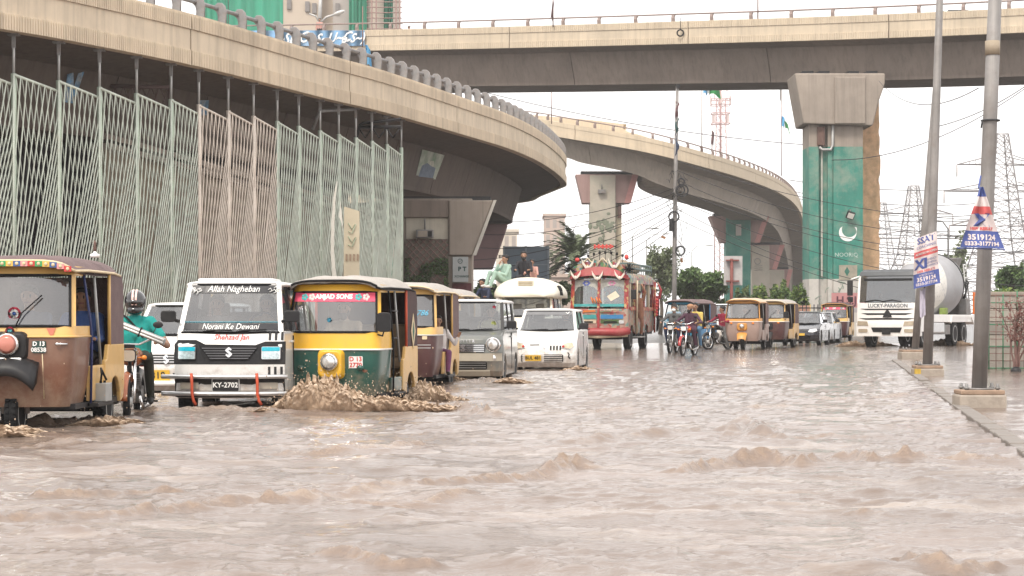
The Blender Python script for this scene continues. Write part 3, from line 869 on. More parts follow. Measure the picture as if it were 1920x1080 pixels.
for k in range(len(posts) - 1):
 A = Vector((posts[k][1].x, posts[k][1].y, 0)); B = Vector((posts[k + 1][1].x, posts[k + 1][1].y, 0))
 vd = A.normalized(); A = A - vd * 0.12            # panels stand saw-toothed: near end forward
 Wd = (B - A).length; ex = (B - A).normalized(); ny = Vector((ex.y, -ex.x, 0))
 mt = FEN_C if 7 <= k <= 9 else FEN_G
 mt_top = FEN_C
 zl, zr_ = HT + 0.02, HT - 0.24
 mb = MB()
 mb.tube([A + Vector((0, 0, zl)) - FO, B + Vector((0, 0, zr_)) - FO], 0.042, 6)
 mb.tube([A + Vector((0, 0, BASE)) - FO, B + Vector((0, 0, BASE)) - FO], 0.04, 6)
 mb.tube([A + Vector((0, 0, zl)) - FO, A + Vector((0, 0, BASE)) - FO], 0.03, 6)
 pn = mb.build('panel', mt, fence)
 Hh = zl - BASE
 joined = MB()
 def bar(u0, z0, u1, z1, off, r):
  """one bar in panel coordinates, clipped to the panel"""
  global nbar
  for (u, z, uu, zz) in ((u0, z0, u1, z1),):
   pass
  # clip along u
  def cut(ua, za, ub, zb):
   if ua == ub: return ua, za, ub, zb
   if ub < 0.03: t = (0.03 - ua) / (ub - ua); ub, zb = 0.03, za + (zb - za) * t
   if ub > Wd - 0.03: t = (Wd - 0.03 - ua) / (ub - ua); ub, zb = Wd - 0.03, za + (zb - za) * t
   return ua, za, ub, zb
  ua, za, ub, zb = cut(u0, z0, u1, z1)
  if za < BASE + 0.1 and zb < BASE + 0.1: return
  ub += 0.05 * math.sin(nbar * 12.9898) * (0.2 < ub < Wd - 0.2)
  a_ = A + ex * ua + Vector((0, 0, max(BASE, za))) + ny * off - FO
  b_ = A + ex * ub + Vector((0, 0, max(BASE, zb))) + ny * off - FO
  if (a_ - b_).length < 0.2: return
  if 1 <= k <= 8:
   m1 = MB(); m1.tube([a_, b_], r, 4, smooth=False); q = m1.build('bar', mt, pn, fix=False)
  else:
   joined.tube([a_, b_], r, 4, smooth=False)
  nbar += 1
 topz_ = lambda u: zl + (zr_ - zl) * u / Wd
 NT = 7
 lean = 0.30 + 0.03 * math.sin(k * 2.3)                                      # bar lean (m per m)
 for i in range(1, NT + 1):
  u = Wd * i / (NT + 0.5)
  ls = 0.08 + 0.18 * (i / NT)
  bar(u, topz_(u), u - Hh * ls, BASE, 0.03, 0.020)
  u2 = Wd * (i - 0.5) / (NT + 0.5)
  bar(u2, topz_(u2), u2 + Hh * (0.26 - 0.16 * i / NT), BASE, -0.03, 0.014)
 z = zr_ - 0.45
 while z > BASE + 0.3:
  bar(Wd - 0.03, z, Wd - 0.03 - (z - BASE) * lean, BASE, 0.03, 0.020)
  z -= 0.42
 z = zl - 0.8
 while z > BASE + 0.3:
  bar(0.03, z, 0.03 + (z - BASE) * 0.2, BASE, -0.03, 0.012)
  z -= 0.85
 if joined.v: tag(joined.build('bars', mt, pn, fix=False), kind='stuff')
print('fence bars', nbar)
# ---- tiled ramp wall, added light-blocking back wall, beams behind the fence
WALL_T = mat('khaki_tiled_wall', (0.24, 0.20, 0.145), 0.85, var=0.18, scale=0.8, streak=0.3, dirt=0.3, dcol=(0.2, 0.18, 0.14), dscale=0.6)
WALL_D = mat('painted_shade_wall', (0.07, 0.065, 0.07), 0.9, var=0.2, scale=0.5, streak=0.4)  # near-black base colour paints in the shade under the deck
iw0 = posts[6][0]; iw1 = posts[-1][0] + 3.0
wl = thing('ramp_wall', 'khaki rendered wall with a stepped coping behind the screen fence', 'wall', L1.pt(iw0, -2.6, 0)); wl.location.z = 0
def w_at(s, u, z):
 q = L1.pt(s, u, 0); return Vector((q.x, q.y, z)) - wl.location
n = 14
for i in range(n):
 s0 = iw0 + (iw1 - iw0) * i / n; s1 = iw0 + (iw1 - iw0) * (i + 1) / n
 h0, h1 = 6.15 - 1.25 * i / n, 6.15 - 1.25 * (i + 1) / n
 g = 0.012
 mb = MB()
 a, b, c, d_ = [w_at(s0 + g, -2.6, z) for z in (-0.2, h0)] + [w_at(s1 - g, -2.6, z) for z in (h1, -0.2)]
 e, f, g_, h = [w_at(s0 + g, -3.0, z) for z in (-0.2, h0)] + [w_at(s1 - g, -3.0, z) for z in (h1, -0.2)]
 mb.add([a, b, c, d_, e, f, g_, h], [(0, 1, 2, 3), (7, 6, 5, 4), (1, 5, 6, 2), (0, 4, 5, 1), (3, 2, 6, 7)])
 mb.build('wall_panel', WALL_T, wl)
 mb = MB()
 for zz, uu in ((0.0, -2.45), (0.28, -2.52)):
  pts = []
  for s, hh in ((s0 + g, h0), (s1 - g, h1)):
   pts.append([w_at(s, uu, hh + zz), w_at(s, uu, hh + zz + 0.16), w_at(s, -3.05, hh + zz + 0.16), w_at(s, -3.05, hh + zz)])
  mb.loft(pts)
 mb.build('coping', CONC_D, wl)
mb = MB()  # added wall, closes off sky light entering below the girder
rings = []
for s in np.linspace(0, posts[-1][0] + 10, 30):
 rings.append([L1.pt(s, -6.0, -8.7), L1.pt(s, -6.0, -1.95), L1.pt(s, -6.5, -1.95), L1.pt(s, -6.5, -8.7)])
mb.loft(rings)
tag(mb.build('back_wall', WALL_D), 'added wall with painted-in shade, blocking sky light under the near ramp', 'wall')
# pillar edges and pipes on the girder web behind the fence
PIPE = mat('pale_pipe', (0.42, 0.38, 0.33), 0.6, var=0.15)
for label, pts, r in (('pale drain pipe bending down the girder behind the fence', [(150, 190, 62.5), (166, 137, 62.5), (172, 128, 62.5), (248, 123, 64.5)], 0.055),):
 mb = MB(); mb.tube([P(*q) for q in pts], r, 8); tag(mb.build('drain_pipe', PIPE), label, 'pipe')
mb = MB(); mb.tube([P(586, 243, 73), P(598, 212, 73), P(602, 208, 73), P(665, 205, 75)], 0.06, 8); tag(mb.build('drain_pipe', STEEL_D), 'dark bent drain pipe under the ramp near the hooked bracket', 'pipe')
tr = thing('steel_truss', 'dark steel truss frame under the ramp at the right end of the fence', 'truss', P(710, 236, 77))
mb = MB()
TT = lambda px, py: P(px, py, 77) - tr.location
mb.tube([TT(668, 260), TT(675, 234), TT(680, 231), TT(752, 223)], 0.06, 6); mb.tube([TT(672, 238), TT(752, 238)], 0.06, 6); mb.build('frame', BLACKP, tr)
for i in range(6):
 mb = MB(); mb.tube([TT(672 + i * 13, 259 if i % 2 else 239), TT(685 + i * 13, 239 if i % 2 else 259)], 0.025, 5); mb.build('brace', BLACKP, tr)
tr = thing('steel_lattice', 'brown steel lattice frame under the ramp behind the left of the fence', 'truss', P(255, 200, 63))
mb = MB(); TT = lambda px, py: P(px, py, 63) - tr.location
mb.tube([TT(196, 161), TT(318, 164)], 0.06, 6); mb.tube([TT(318, 164), TT(318, 210)], 0.06, 6); mb.tube([TT(196, 161), TT(196, 215)], 0.04, 6); mb.build('frame', mat('brown_steel', (0.10, 0.06, 0.055), 0.7), tr)
for i in range(7):
 for s in (0, 1):
  mb = MB(); x = 198 + i * 17; mb.tube([TT(x, 162 if s else 205), TT(x + 17, 205 if s else 162)], 0.018, 5); mb.build('brace', MATS['brown_steel'], tr)
# blue posters pasted on the girder web
BLUE_P = mat('torn_blue_poster', (0.12, 0.26, 0.42), 0.7, var=0.6, scale=4, dirt=0.8, dcol=(0.6, 0.6, 0.58), dscale=3)
def web_pt(px, py):
 """point on the sloping girder web hit by the sight line of that pixel"""
 best = None
 for s in np.arange(10, 110, 0.25):
  for f in np.linspace(0, 1, 25):
   q = L1.pt(s, -2.45 - 0.57 * f * 1.26 + 0.03, -0.2 - 1.8 * f)
   e = abs(q.x / q.y * FPX + 960 - px) + abs(HORIZON - (q.z - CAM_H) / q.y * FPX - py)
   if best is None or e < best[0]: best = (e, q)
 return best[1]
for label, quad, m in (('torn blue poster strip under the ramp, left one with a pale head', [(124, 141), (139, 134), (132, 190), (112, 190)], BLUE_P),
      ('torn blue poster strip under the ramp next to the bent pale pipe', [(145, 138), (154, 131), (142, 180), (128, 183)], BLUE_P),
      ('torn blue poster strip farther along the ramp girder', [(369, 190), (390, 188), (383, 216), (362, 216)], BLUE_P)):
 c = [web_pt(*q) for q in quad]
 mid = sum(c, Vector()) / 4
 nrm = (c[1] - c[0]).cross(c[3] - c[0]).normalized()
 if nrm.y > 0: nrm = -nrm
 mb = MB(); mb.loft([[q + nrm * 0.05 for q in c], [q + nrm * 0.06 for q in c]]); tag(mb.build('poster', m), label, 'poster')
POSTER = mat('green_grey_poster', (0.42, 0.45, 0.38), 0.7, var=0.35, scale=1.6, dirt=0.9, dcol=(0.10, 0.26, 0.12), dscale=1.1)
c = [web_pt(*q) for q in ((790, 280), (832, 289), (815, 336), (777, 330))]
c = [q for q in c]
po = thing('pasted_poster', 'square faded green and grey poster on the girder beside the fence end', 'poster', c[3])
nrm = (c[1] - c[0]).cross(c[3] - c[0]).normalized()
if nrm.y > 0: nrm = -nrm
mb = MB(); mb.loft([[q + nrm * 0.05 - c[3] for q in c], [q + nrm * 0.065 - c[3] for q in c]]); mb.build('sheet', POSTER, po)
def pp(u, v): return c[0].lerp(c[1], u).lerp(c[3].lerp(c[2], u), v) + nrm * 0.075 - c[3]
mb = MB(); mb.add([pp(0.15, 0.55), pp(0.35, 0.42), pp(0.55, 0.5), pp(0.8, 0.55), pp(0.85, 0.95), pp(0.1, 0.95)], [(0, 1, 2, 3, 4, 5)]); mb.build('figure_print', mat('slate_blue_ink', (0.16, 0.2, 0.26), 0.7, var=0.3, scale=5), po)
mb = MB(); mb.add([pp(0.4, 0.35), pp(0.62, 0.3), pp(0.7, 0.5), pp(0.5, 0.6)], [(0, 1, 2, 3)]); mb.build('pale_print', mat('pale_print_ink', (0.5, 0.5, 0.42), 0.7, var=0.2), po)
# loose white strip and leaning panel in front of the fence
mb = MB()
pts = [P(632, 340, 70), P(627, 370, 70), P(624, 420, 70), P(623, 470, 70), P(626, 510, 70), P(633, 560, 70), P(640, 605, 70)]
wd = [0.01, 0.04, 0.055, 0.055, 0.06, 0.08, 0.08]
mb.loft([[q + Vector((-w_, 0, 0)), q + Vector((w_, 0.0, 0)), q + Vector((w_, 0.03, 0)), q + Vector((-w_, 0.03, 0))] for q, w_ in zip(pts, wd)])
tag(mb.build('fabric_strip', mat('dirty_white_cloth', (0.62, 0.60, 0.54), 0.85, var=0.1)), 'long dirty white cloth strip hanging on the fence', 'cloth strip')
mb = MB(); mb.prism([(638, 375), (641, 400), (644, 440), (641, 420), (635, 405), (637, 395)], 'Y', 0, 1)
mb.v = [tuple(P(q[0], q[2], 70 + 0.03 * q[1])) for q in mb.v]
tag(mb.build('cloth_scrap', MATS['dirty_white_cloth']), 'small torn white cloth scrap caught on the fence', 'cloth strip')
bp = thing('notice_panel', 'tall cream notice panel leaning before the fence with faded green marks', 'panel', P(659, 600, 71.5)); bp.location.z = 0
mb = MB(); mb.v = []; q = [(645, 387), (674, 396), (674, 600), (644, 600)]
mb.loft([[P(x, y, 71.3 + dy) - bp.location for x, y in q] for dy in (0, 0.06)])
mb.build('sheet', mat('cream_sheet', (0.58, 0.51, 0.38), 0.8, var=0.1, scale=1.5, dirt=0.35, dcol=(0.4, 0.3, 0.2)), bp)
mb = MB()
for y in (430, 455):
 mb.tube([P(653, y - 12, 71.25) - bp.location, P(660, y, 71.25) - bp.location, P(667, y - 10, 71.25) - bp.location, P(660, y + 8, 71.25) - bp.location, P(653, y + 4, 71.25) - bp.location], 0.02, 4)
mb.build('faded_marks', mat('faded_green_mark', (0.40, 0.46, 0.33), 0.8), bp)
mb = MB()
for x in (648, 655, 662, 669):
 mb.loft([[P(x, 476, 71.25 + e) - bp.location, P(x + 4, 477, 71.25 + e) - bp.location, P(x + 3, 490, 71.25 + e) - bp.location, P(x, 488, 71.25 + e) - bp.location] for e in (0, 0.02)])
mb.build('rust_stain_band', mat('stain_brown', (0.34, 0.24, 0.17), 0.85, var=0.3), bp)
# ============================================================ GROUND AND FLOOD WATER
ASPH = mat('wet_asphalt', (0.055, 0.05, 0.047), 0.25, var=0.3, scale=0.6, bump=0.1, bscale=30)
mb = MB()
ys = [-60, -10, 0, 10, 20, 40, 50, 62, 80, 95, 110, 140, 200, 400, 900, 2500]
xs = [-2500, -300, -60, -20, 0, 20, 60, 300, 2500]
vs = [(x, y, gz(y)) for y in ys for x in xs]
nx = len(xs)
mb.add(vs, [(j * nx + i, j * nx + i + 1, (j + 1) * nx + i + 1, (j + 1) * nx + i) for j in range(len(ys) - 1) for i in range(nx - 1)])
tag(mb.build('ground', ASPH), kind='structure')
def kx(y):            # kerb line on the right
 return float(np.interp(y, [0, 18.5, 27.4, 40.8, 55, 66], [1.6, 4.44, 5.75, 7.8, 9.95, 11.6]))
# crests: (x0,y0,x1,y1, height, width)
def PX(px, py): 
 d = CAM_H * FPX / (py - HORIZON); return ((px - 960) / FPX * d, d)
crests = []
def crest(pts, h, w_, rough=1.0):
 crests.append(([PX(*p) for p in pts], h * 0.62, w_ * 0.40, rough))
crest([(1275, 888), (1330, 876), (1400, 868), (1450, 866), (1500, 874), (1560, 866), (1590, 858), (1640, 868), (1720, 866), (1800, 862), (1870, 868), (1960, 870)], 0.095, 0.20)
crest([(1375, 808), (1400, 802), (1420, 806), (1440, 818)], 0.17, 0.30, 0.12)
crest([(1090, 830), (1160, 822), (1200, 818), (1300, 812), (1375, 816)], 0.065, 0.3, 0.5)
crest([(1420, 820), (1460, 826), (1540, 822), (1620, 824)], 0.06, 0.3, 0.6)
crest([(-60, 985), (60, 978), (150, 972), (230, 968), (330, 955), (430, 945), (560, 938), (640, 930), (740, 918), (850, 912), (930, 905), (1000, 896), (1060, 884), (1085, 878)], 0.075, 0.18)
crest([(1040, 884), (1065, 878), (1095, 880)], 0.09, 0.16)
crest([(80, 932), (160, 928), (240, 924), (330, 922)], 0.065, 0.16)
crest([(0, 842), (80, 836), (180, 832), (260, 830)], 0.06, 0.25)
crest([(540, 850), (620, 848), (700, 843), (780, 836)], 0.055, 0.22)
crest([(600, 1048), (660, 1052), (720, 1064), (800, 1066)], 0.05, 0.12)
crest([(1690, 1058), (1740, 1066), (1800, 1074), (1850, 1068)], 0.07, 0.12)
crest([(680, 945), (760, 948), (860, 935)], 0.035, 0.18)
crest([(1420, 768), (1480, 766)], 0.04, 0.3)
crest([(1550, 750), (1610, 752)], 0.05, 0.3)
crest([(1640, 748), (1700, 744)], 0.045, 0.3)
crest([(1230, 742), (1270, 742)], 0.03, 0.35)
crest([(1100, 773), (1180, 770)], 0.03, 0.3)
crest([(960, 775), (1040, 772)], 0.03, 0.3)
crest([(1600, 962), (1660, 966)], 0.035, 0.14)
# bow waves in front of the vehicles
crest([(-20, 800), (60, 800), (140, 795), (230, 788)], 0.10, 0.35)
crest([(250, 772), (330, 775), (420, 772), (520, 775)], 0.07, 0.4)
crest([(780, 770), (850, 768), (930, 780)], 0.10, 0.35)
crest([(840, 722), (900, 718), (970, 712)], 0.08, 0.5)
crest([(960, 706), (1030, 702), (1110, 697)], 0.06, 0.6)
crest([(1600, 661), (1660, 661), (1730, 660)], 0.08, 1.2)
def seg_dist(X, Y, pts):
 best = np.full(X.shape, 1e9); tt = np.zeros(X.shape)
 for (a, b) in zip(pts, pts[1:]):
  ax, ay = a; bx, by = b
  dx, dy = bx - ax, by - ay
  l2 = dx * dx + dy * dy + 1e-9
  t = np.clip(((X - ax) * dx + (Y - ay) * dy) / l2, 0, 1)
  qx, qy = ax + t * dx, ay + t * dy
  d2 = (X - qx) ** 2 + (Y - qy) ** 2
  k = d2 < best
  best = np.where(k, d2, best); tt = np.where(k, Y - qy, tt)
 return np.sqrt(best), tt
def water_z(X, Y):
 calm = np.interp(Y, [0, 40, 52, 64, 120], [1.0, 1.0, 0.75, 0.14, 0.05])
 kxv = np.interp(Y, [0, 18.5, 27.4, 40.8, 55, 66], [1.6, 4.44, 5.75, 7.8, 9.95, 11.6])
 calm = calm * np.where(X > kxv, 0.35, 1.0)
 wx = X + 0.5 * fbm(X * 0.5, Y * 0.5, 2, 91); wy = Y + 0.5 * fbm(X * 0.6 + 9, Y * 0.6, 2, 92)
 r1 = 1 - np.abs(2 * fbm(wx * 0.85 + wy * 0.15, wy * 1.25, 2, 1) - 1)
 z = 0.036 * (r1 ** 2.2 - 0.45)
 r2 = 1 - np.abs(2 * vnoise(wx * 2.3 + wy * 0.5, wy * 3.3, 31) - 1)
 z = z + 0.026 * (r2 ** 1.6 - 0.45)
 r3 = 1 - np.abs(2 * vnoise(wx * 5.3 - wy * 1.2, wy * 7.5, 32) - 1)
 st_ = wx * 0.80 - wy * 0.60; cr_ = wx * 0.60 + wy * 0.80          # long wake lines slanting across the road
 wk = 1 - np.abs(2 * vnoise(st_ * 0.22 + 3, cr_ * 1.05, 35) - 1)
 z = z + 0.030 * (wk ** 5 - 0.1) * np.clip(fbm(X * 0.35, Y * 0.35, 2, 36) * 3 - 0.9, 0, 1)
 gust = np.clip(fbm(X * 0.28, Y * 0.5, 3, 70) * 3.4 - 1.1, 0.06, 1.5)
 z = z + 0.0105 * (r3 - 0.5) * gust
 z = z + (0.0055 * (vnoise(wx * 12, wy * 17, 33) - 0.5) + 0.004 * (vnoise(wx * 19 + wy * 3, wy * 27, 34) - 0.5)) * (0.35 + gust)
 z = z * calm
 for pts, h, w_, rough in crests:
  px_, py_ = [p[0] for p in pts], [p[1] for p in pts]; e3 = w_ * 3.2
  bm_ = (X > min(px_) - e3) & (X < max(px_) + e3) & (Y > min(py_) - e3) & (Y < max(py_) + e3)
  m = np.flatnonzero(bm_.ravel())
  if not len(m): continue
  xx, yy = X.ravel()[m], Y.ravel()[m]
  d, side = seg_dist(xx, yy, pts)
  along = np.clip(0.35 + 1.0 * fbm(xx * 2.0, yy * 2.0, 2, 50) + 0.9 * (fbm(xx * 7, yy * 7, 2, 51) - 0.5), 0.12, 1.5)
  ww = np.where(side < 0, w_ * 0.7, w_ * 1.4)       # steeper towards the camera
  e = np.exp(-(d / ww) ** 2) * h * along
  lump = fbm(xx * 13.0, yy * 13.0, 2, 60) * 1.6 - 0.75
  FOAM.ravel()[m] = np.maximum(FOAM.ravel()[m], np.exp(-(d / (w_ * 1.25)) ** 2) * rough * np.clip(along, 0.05, 1.0))
  z.ravel()[m] += e * (1 + rough * 1.1 * lump) + np.exp(-(d / (w_ * 1.5)) ** 2) * rough * 0.022 * (fbm(xx * 17, yy * 19, 2, 61) - 0.45)
 return z
yl = [5.5]
while yl[-1] < 130: yl.append(yl[-1] + max(0.022, yl[-1] ** 2 * 0.00011))
yl = np.array(yl); print('water rows', len(yl))
NC = 640
u = np.linspace(-1, 1, NC)
X = u[None, :] * (4.0 + 0.42 * yl[:, None]); Y = np.repeat(yl[:, None], NC, 1)
X = X + 0.0
FOAM = np.zeros_like(X)
Z = water_z(X, Y)
# calm skirts reaching out of sight
me = bpy.data.meshes.new('flood_water')
nr = len(yl)
co = np.stack([X, Y, Z], -1).reshape(-1, 3)
i, j = np.meshgrid(np.arange(nr - 1), np.arange(NC - 1), indexing='ij')
q = np.stack([i * NC + j, i * NC + j + 1, (i + 1) * NC + j + 1, (i + 1) * NC + j], -1).reshape(-1, 4)
base = len(co)
ext = np.array([[-200, -40, -0.012], [200, -40, -0.012], [200, 5.5, -0.012], [-200, 5.5, -0.012]])
me.vertices.add(len(co)); me.vertices.foreach_set('co', co.ravel())
me.loops.add(len(q) * 4); me.loops.foreach_set('vertex_index', q.ravel().astype(np.int32))
me.polygons.add(len(q)); me.polygons.foreach_set('loop_start', np.arange(0, len(q) * 4, 4, dtype=np.int32))
me.polygons.foreach_set('loop_total', np.full(len(q), 4, np.int32))
me.polygons.foreach_set('use_smooth', np.ones(len(q), bool))
me.update(calc_edges=True)
# crest foam amount as a mesh attribute: churned, aerated mud where the water breaks
foam = FOAM
at = me.attributes.new('churn', 'FLOAT', 'POINT')
at.data.foreach_set('value', foam.ravel().astype(np.float32))
def water_mat():
 m = bpy.data.materials.new('muddy_water'); m.use_nodes = True
 t = m.node_tree; b = t.nodes['Principled BSDF']
 b.inputs['IOR'].default_value = 1.45
 tc = t.nodes.new('ShaderNodeTexCoord')
 n = t.nodes.new('ShaderNodeTexNoise'); n.inputs['Scale'].default_value = 0.5; n.inputs['Detail'].default_value = 5
 t.links.new(tc.outputs['Object'], n.inputs['Vector'])
 r = t.nodes.new('ShaderNodeValToRGB')
 r.color_ramp.elements[0].color = (0.145, 0.110, 0.09, 1); r.color_ramp.elements[0].position = 0.3
 r.color_ramp.elements[1].color = (0.215, 0.165, 0.137, 1); r.color_ramp.elements[1].position = 0.7
 t.links.new(n.outputs['Fac'], r.inputs[0])
 a = t.nodes.new('ShaderNodeAttribute'); a.attribute_name = 'churn'
 n2 = t.nodes.new('ShaderNodeTexNoise'); n2.inputs['Scale'].default_value = 11; n2.inputs['Detail'].default_value = 6; n2.inputs['Roughness'].default_value = 0.7
 t.links.new(tc.outputs['Object'], n2.inputs['Vector'])
 mu = t.nodes.new('ShaderNodeMath'); mu.operation = 'MULTIPLY'
 mr = t.nodes.new('ShaderNodeMapRange'); mr.inputs['From Min'].default_value = 0.35; mr.inputs['From Max'].default_value = 0.6
 t.links.new(n2.outputs['Fac'], mr.inputs[0])
 t.links.new(a.outputs['Fac'], mu.inputs[0]); t.links.new(mr.outputs[0], mu.inputs[1])
 mx = t.nodes.new('ShaderNodeMixRGB'); mx.inputs[2].default_value = (0.27, 0.198, 0.148, 1)
 t.links.new(mu.outputs[0], mx.inputs[0]); t.links.new(r.outputs[0], mx.inputs[1])
 mp3 = t.nodes.new('ShaderNodeMapping'); mp3.inputs['Scale'].default_value = (0.30, 1.15, 1); mp3.inputs['Rotation'].default_value = (0, 0, R(-14))
 t.links.new(tc.outputs['Object'], mp3.inputs[0])
 n5 = t.nodes.new('ShaderNodeTexNoise'); n5.inputs['Scale'].default_value = 1.3; n5.inputs['Detail'].default_value = 9; n5.inputs['Roughness'].default_value = 0.68
 t.links.new(mp3.outputs[0], n5.inputs['Vector'])
 m5 = t.nodes.new('ShaderNodeMapRange'); m5.inputs['From Min'].default_value = 0.52; m5.inputs['From Max'].default_value = 0.72; m5.inputs['To Max'].default_value = 0.6
 t.links.new(n5.outputs['Fac'], m5.inputs[0])
 mx5 = t.nodes.new('ShaderNodeMixRGB'); mx5.inputs[2].default_value = (0.46, 0.39, 0.33, 1)        # drifting films of pale froth
 t.links.new(m5.outputs[0], mx5.inputs[0]); t.links.new(mx.outputs[0], mx5.inputs[1])
 t.links.new(mx5.outputs[0], b.inputs['Base Color'])
 rr = t.nodes.new('ShaderNodeMapRange'); rr.inputs['To Min'].default_value = 0.06; rr.inputs['To Max'].default_value = 0.42
 t.links.new(mu.outputs[0], rr.inputs[0]); t.links.new(rr.outputs[0], b.inputs['Roughness'])
 mp = t.nodes.new('ShaderNodeMapping'); mp.inputs['Scale'].default_value = (0.8, 1.8, 1)
 t.links.new(tc.outputs['Object'], mp.inputs[0])
 nb = t.nodes.new('ShaderNodeTexNoise'); nb.inputs['Scale'].default_value = 9.0; nb.inputs['Detail'].default_value = 7; nb.inputs['Roughness'].default_value = 0.66
 t.links.new(mp.outputs[0], nb.inputs['Vector'])
 bp = t.nodes.new('ShaderNodeBump'); bp.inputs['Strength'].default_value = 0.42; bp.inputs['Distance'].default_value = 0.03
 t.links.new(nb.outputs['Fac'], bp.inputs['Height']); t.links.new(bp.outputs[0], b.inputs['Normal'])
 return m
WATER = water_mat(); MATS['muddy_water'] = WATER
me.materials.append(WATER)
tag(link('flood_water', me), kind='structure')
MUD = mat('splashing_mud_water', (0.52, 0.39, 0.28), 0.2, var=0.25, scale=9, bump=0.5, bscale=50)
# ---- kerb on the right: single stones just breaking the surface
KERB = mat('wet_kerb_stone', (0.20, 0.175, 0.155), 0.6, var=0.25, scale=3, bump=0.3, bscale=25, dirt=0.5, dcol=(0.12, 0.10, 0.085), dscale=4)
kb = thing('kerb', 'half drowned line of kerb stones along the right side of the road', 'kerb', (kx(30), 30, 0))
kb['kind'] = 'structure'
if 'category' in kb: del kb['category']
y = 12.0; km = None; ky = []
while y < 58:
 ang = math.atan2(kx(y + 0.6) - kx(y), 0.6)
 if km is None:
  mb = MB(); mb.bx(-0.09, 0.09, -0.29, 0.29, -0.25, 0.0); q = mb.build('kerb_stone', KERB, kb, bevel=0.015); km = q
 else:
  q = km.copy(); COL.objects.link(q)
 top = 0.045 + 0.004 * math.sin(y * 5) + (0.0 if y < 34 or y > 39 else -0.03)
 q.location = Vector((kx(y), y, top)) - kb.location; q.rotation_euler = (R(0.6) * math.sin(y * 9), 0, -ang)
 y += 0.6
mb = MB()
rings = [[(kx(y) + 0.1, y, -0.05), (kx(y) + 30, y, -0.05), (kx(y) + 30, y, -0.3), (kx(y) + 0.1, y, -0.3)] for y in (-5, 10, 25, 40, 58)]
mb.loft(rings)
tag(mb.build('pavement', mat('wet_pavement', (0.17, 0.15, 0.13), 0.4, var=0.2, scale=1)), kind='structure')
# ============================================================ PEOPLE
SKIN = mat('skin_brown', (0.30, 0.165, 0.105), 0.55, var=0.08, scale=9)
HAIR = mat('black_hair', (0.012, 0.010, 0.010), 0.7, var=0.3, scale=30)
CLOTH = {}
def cloth(name, col):
 return mat('cloth_' + name, col, 0.85, var=0.18, scale=7, bump=0.35, bscale=18)
def capsule(mb, a, b, ra, rb, n=10):
 a, b = Vector(a), Vector(b); d = b - a; L = d.length
 if L < 1e-6:
  mb.ell(a, ra, 10, 8); return
 t = d / L
 pts, rs = [], []
 for k in (0.0, 0.3, 0.65, 0.9):
  th = k * math.pi / 2
  pts.append(a - t * ra * math.cos(th)); rs.append(max(0.001, ra * math.sin(th)))
 pts += [a, b]; rs += [ra, rb]
 for k in (0.9, 0.65, 0.3, 0.0):
  th = k * math.pi / 2
  pts.append(b + t * rb * math.cos(th)); rs.append(max(0.001, rb * math.sin(th)))
 mb.tube(pts, rs, n)
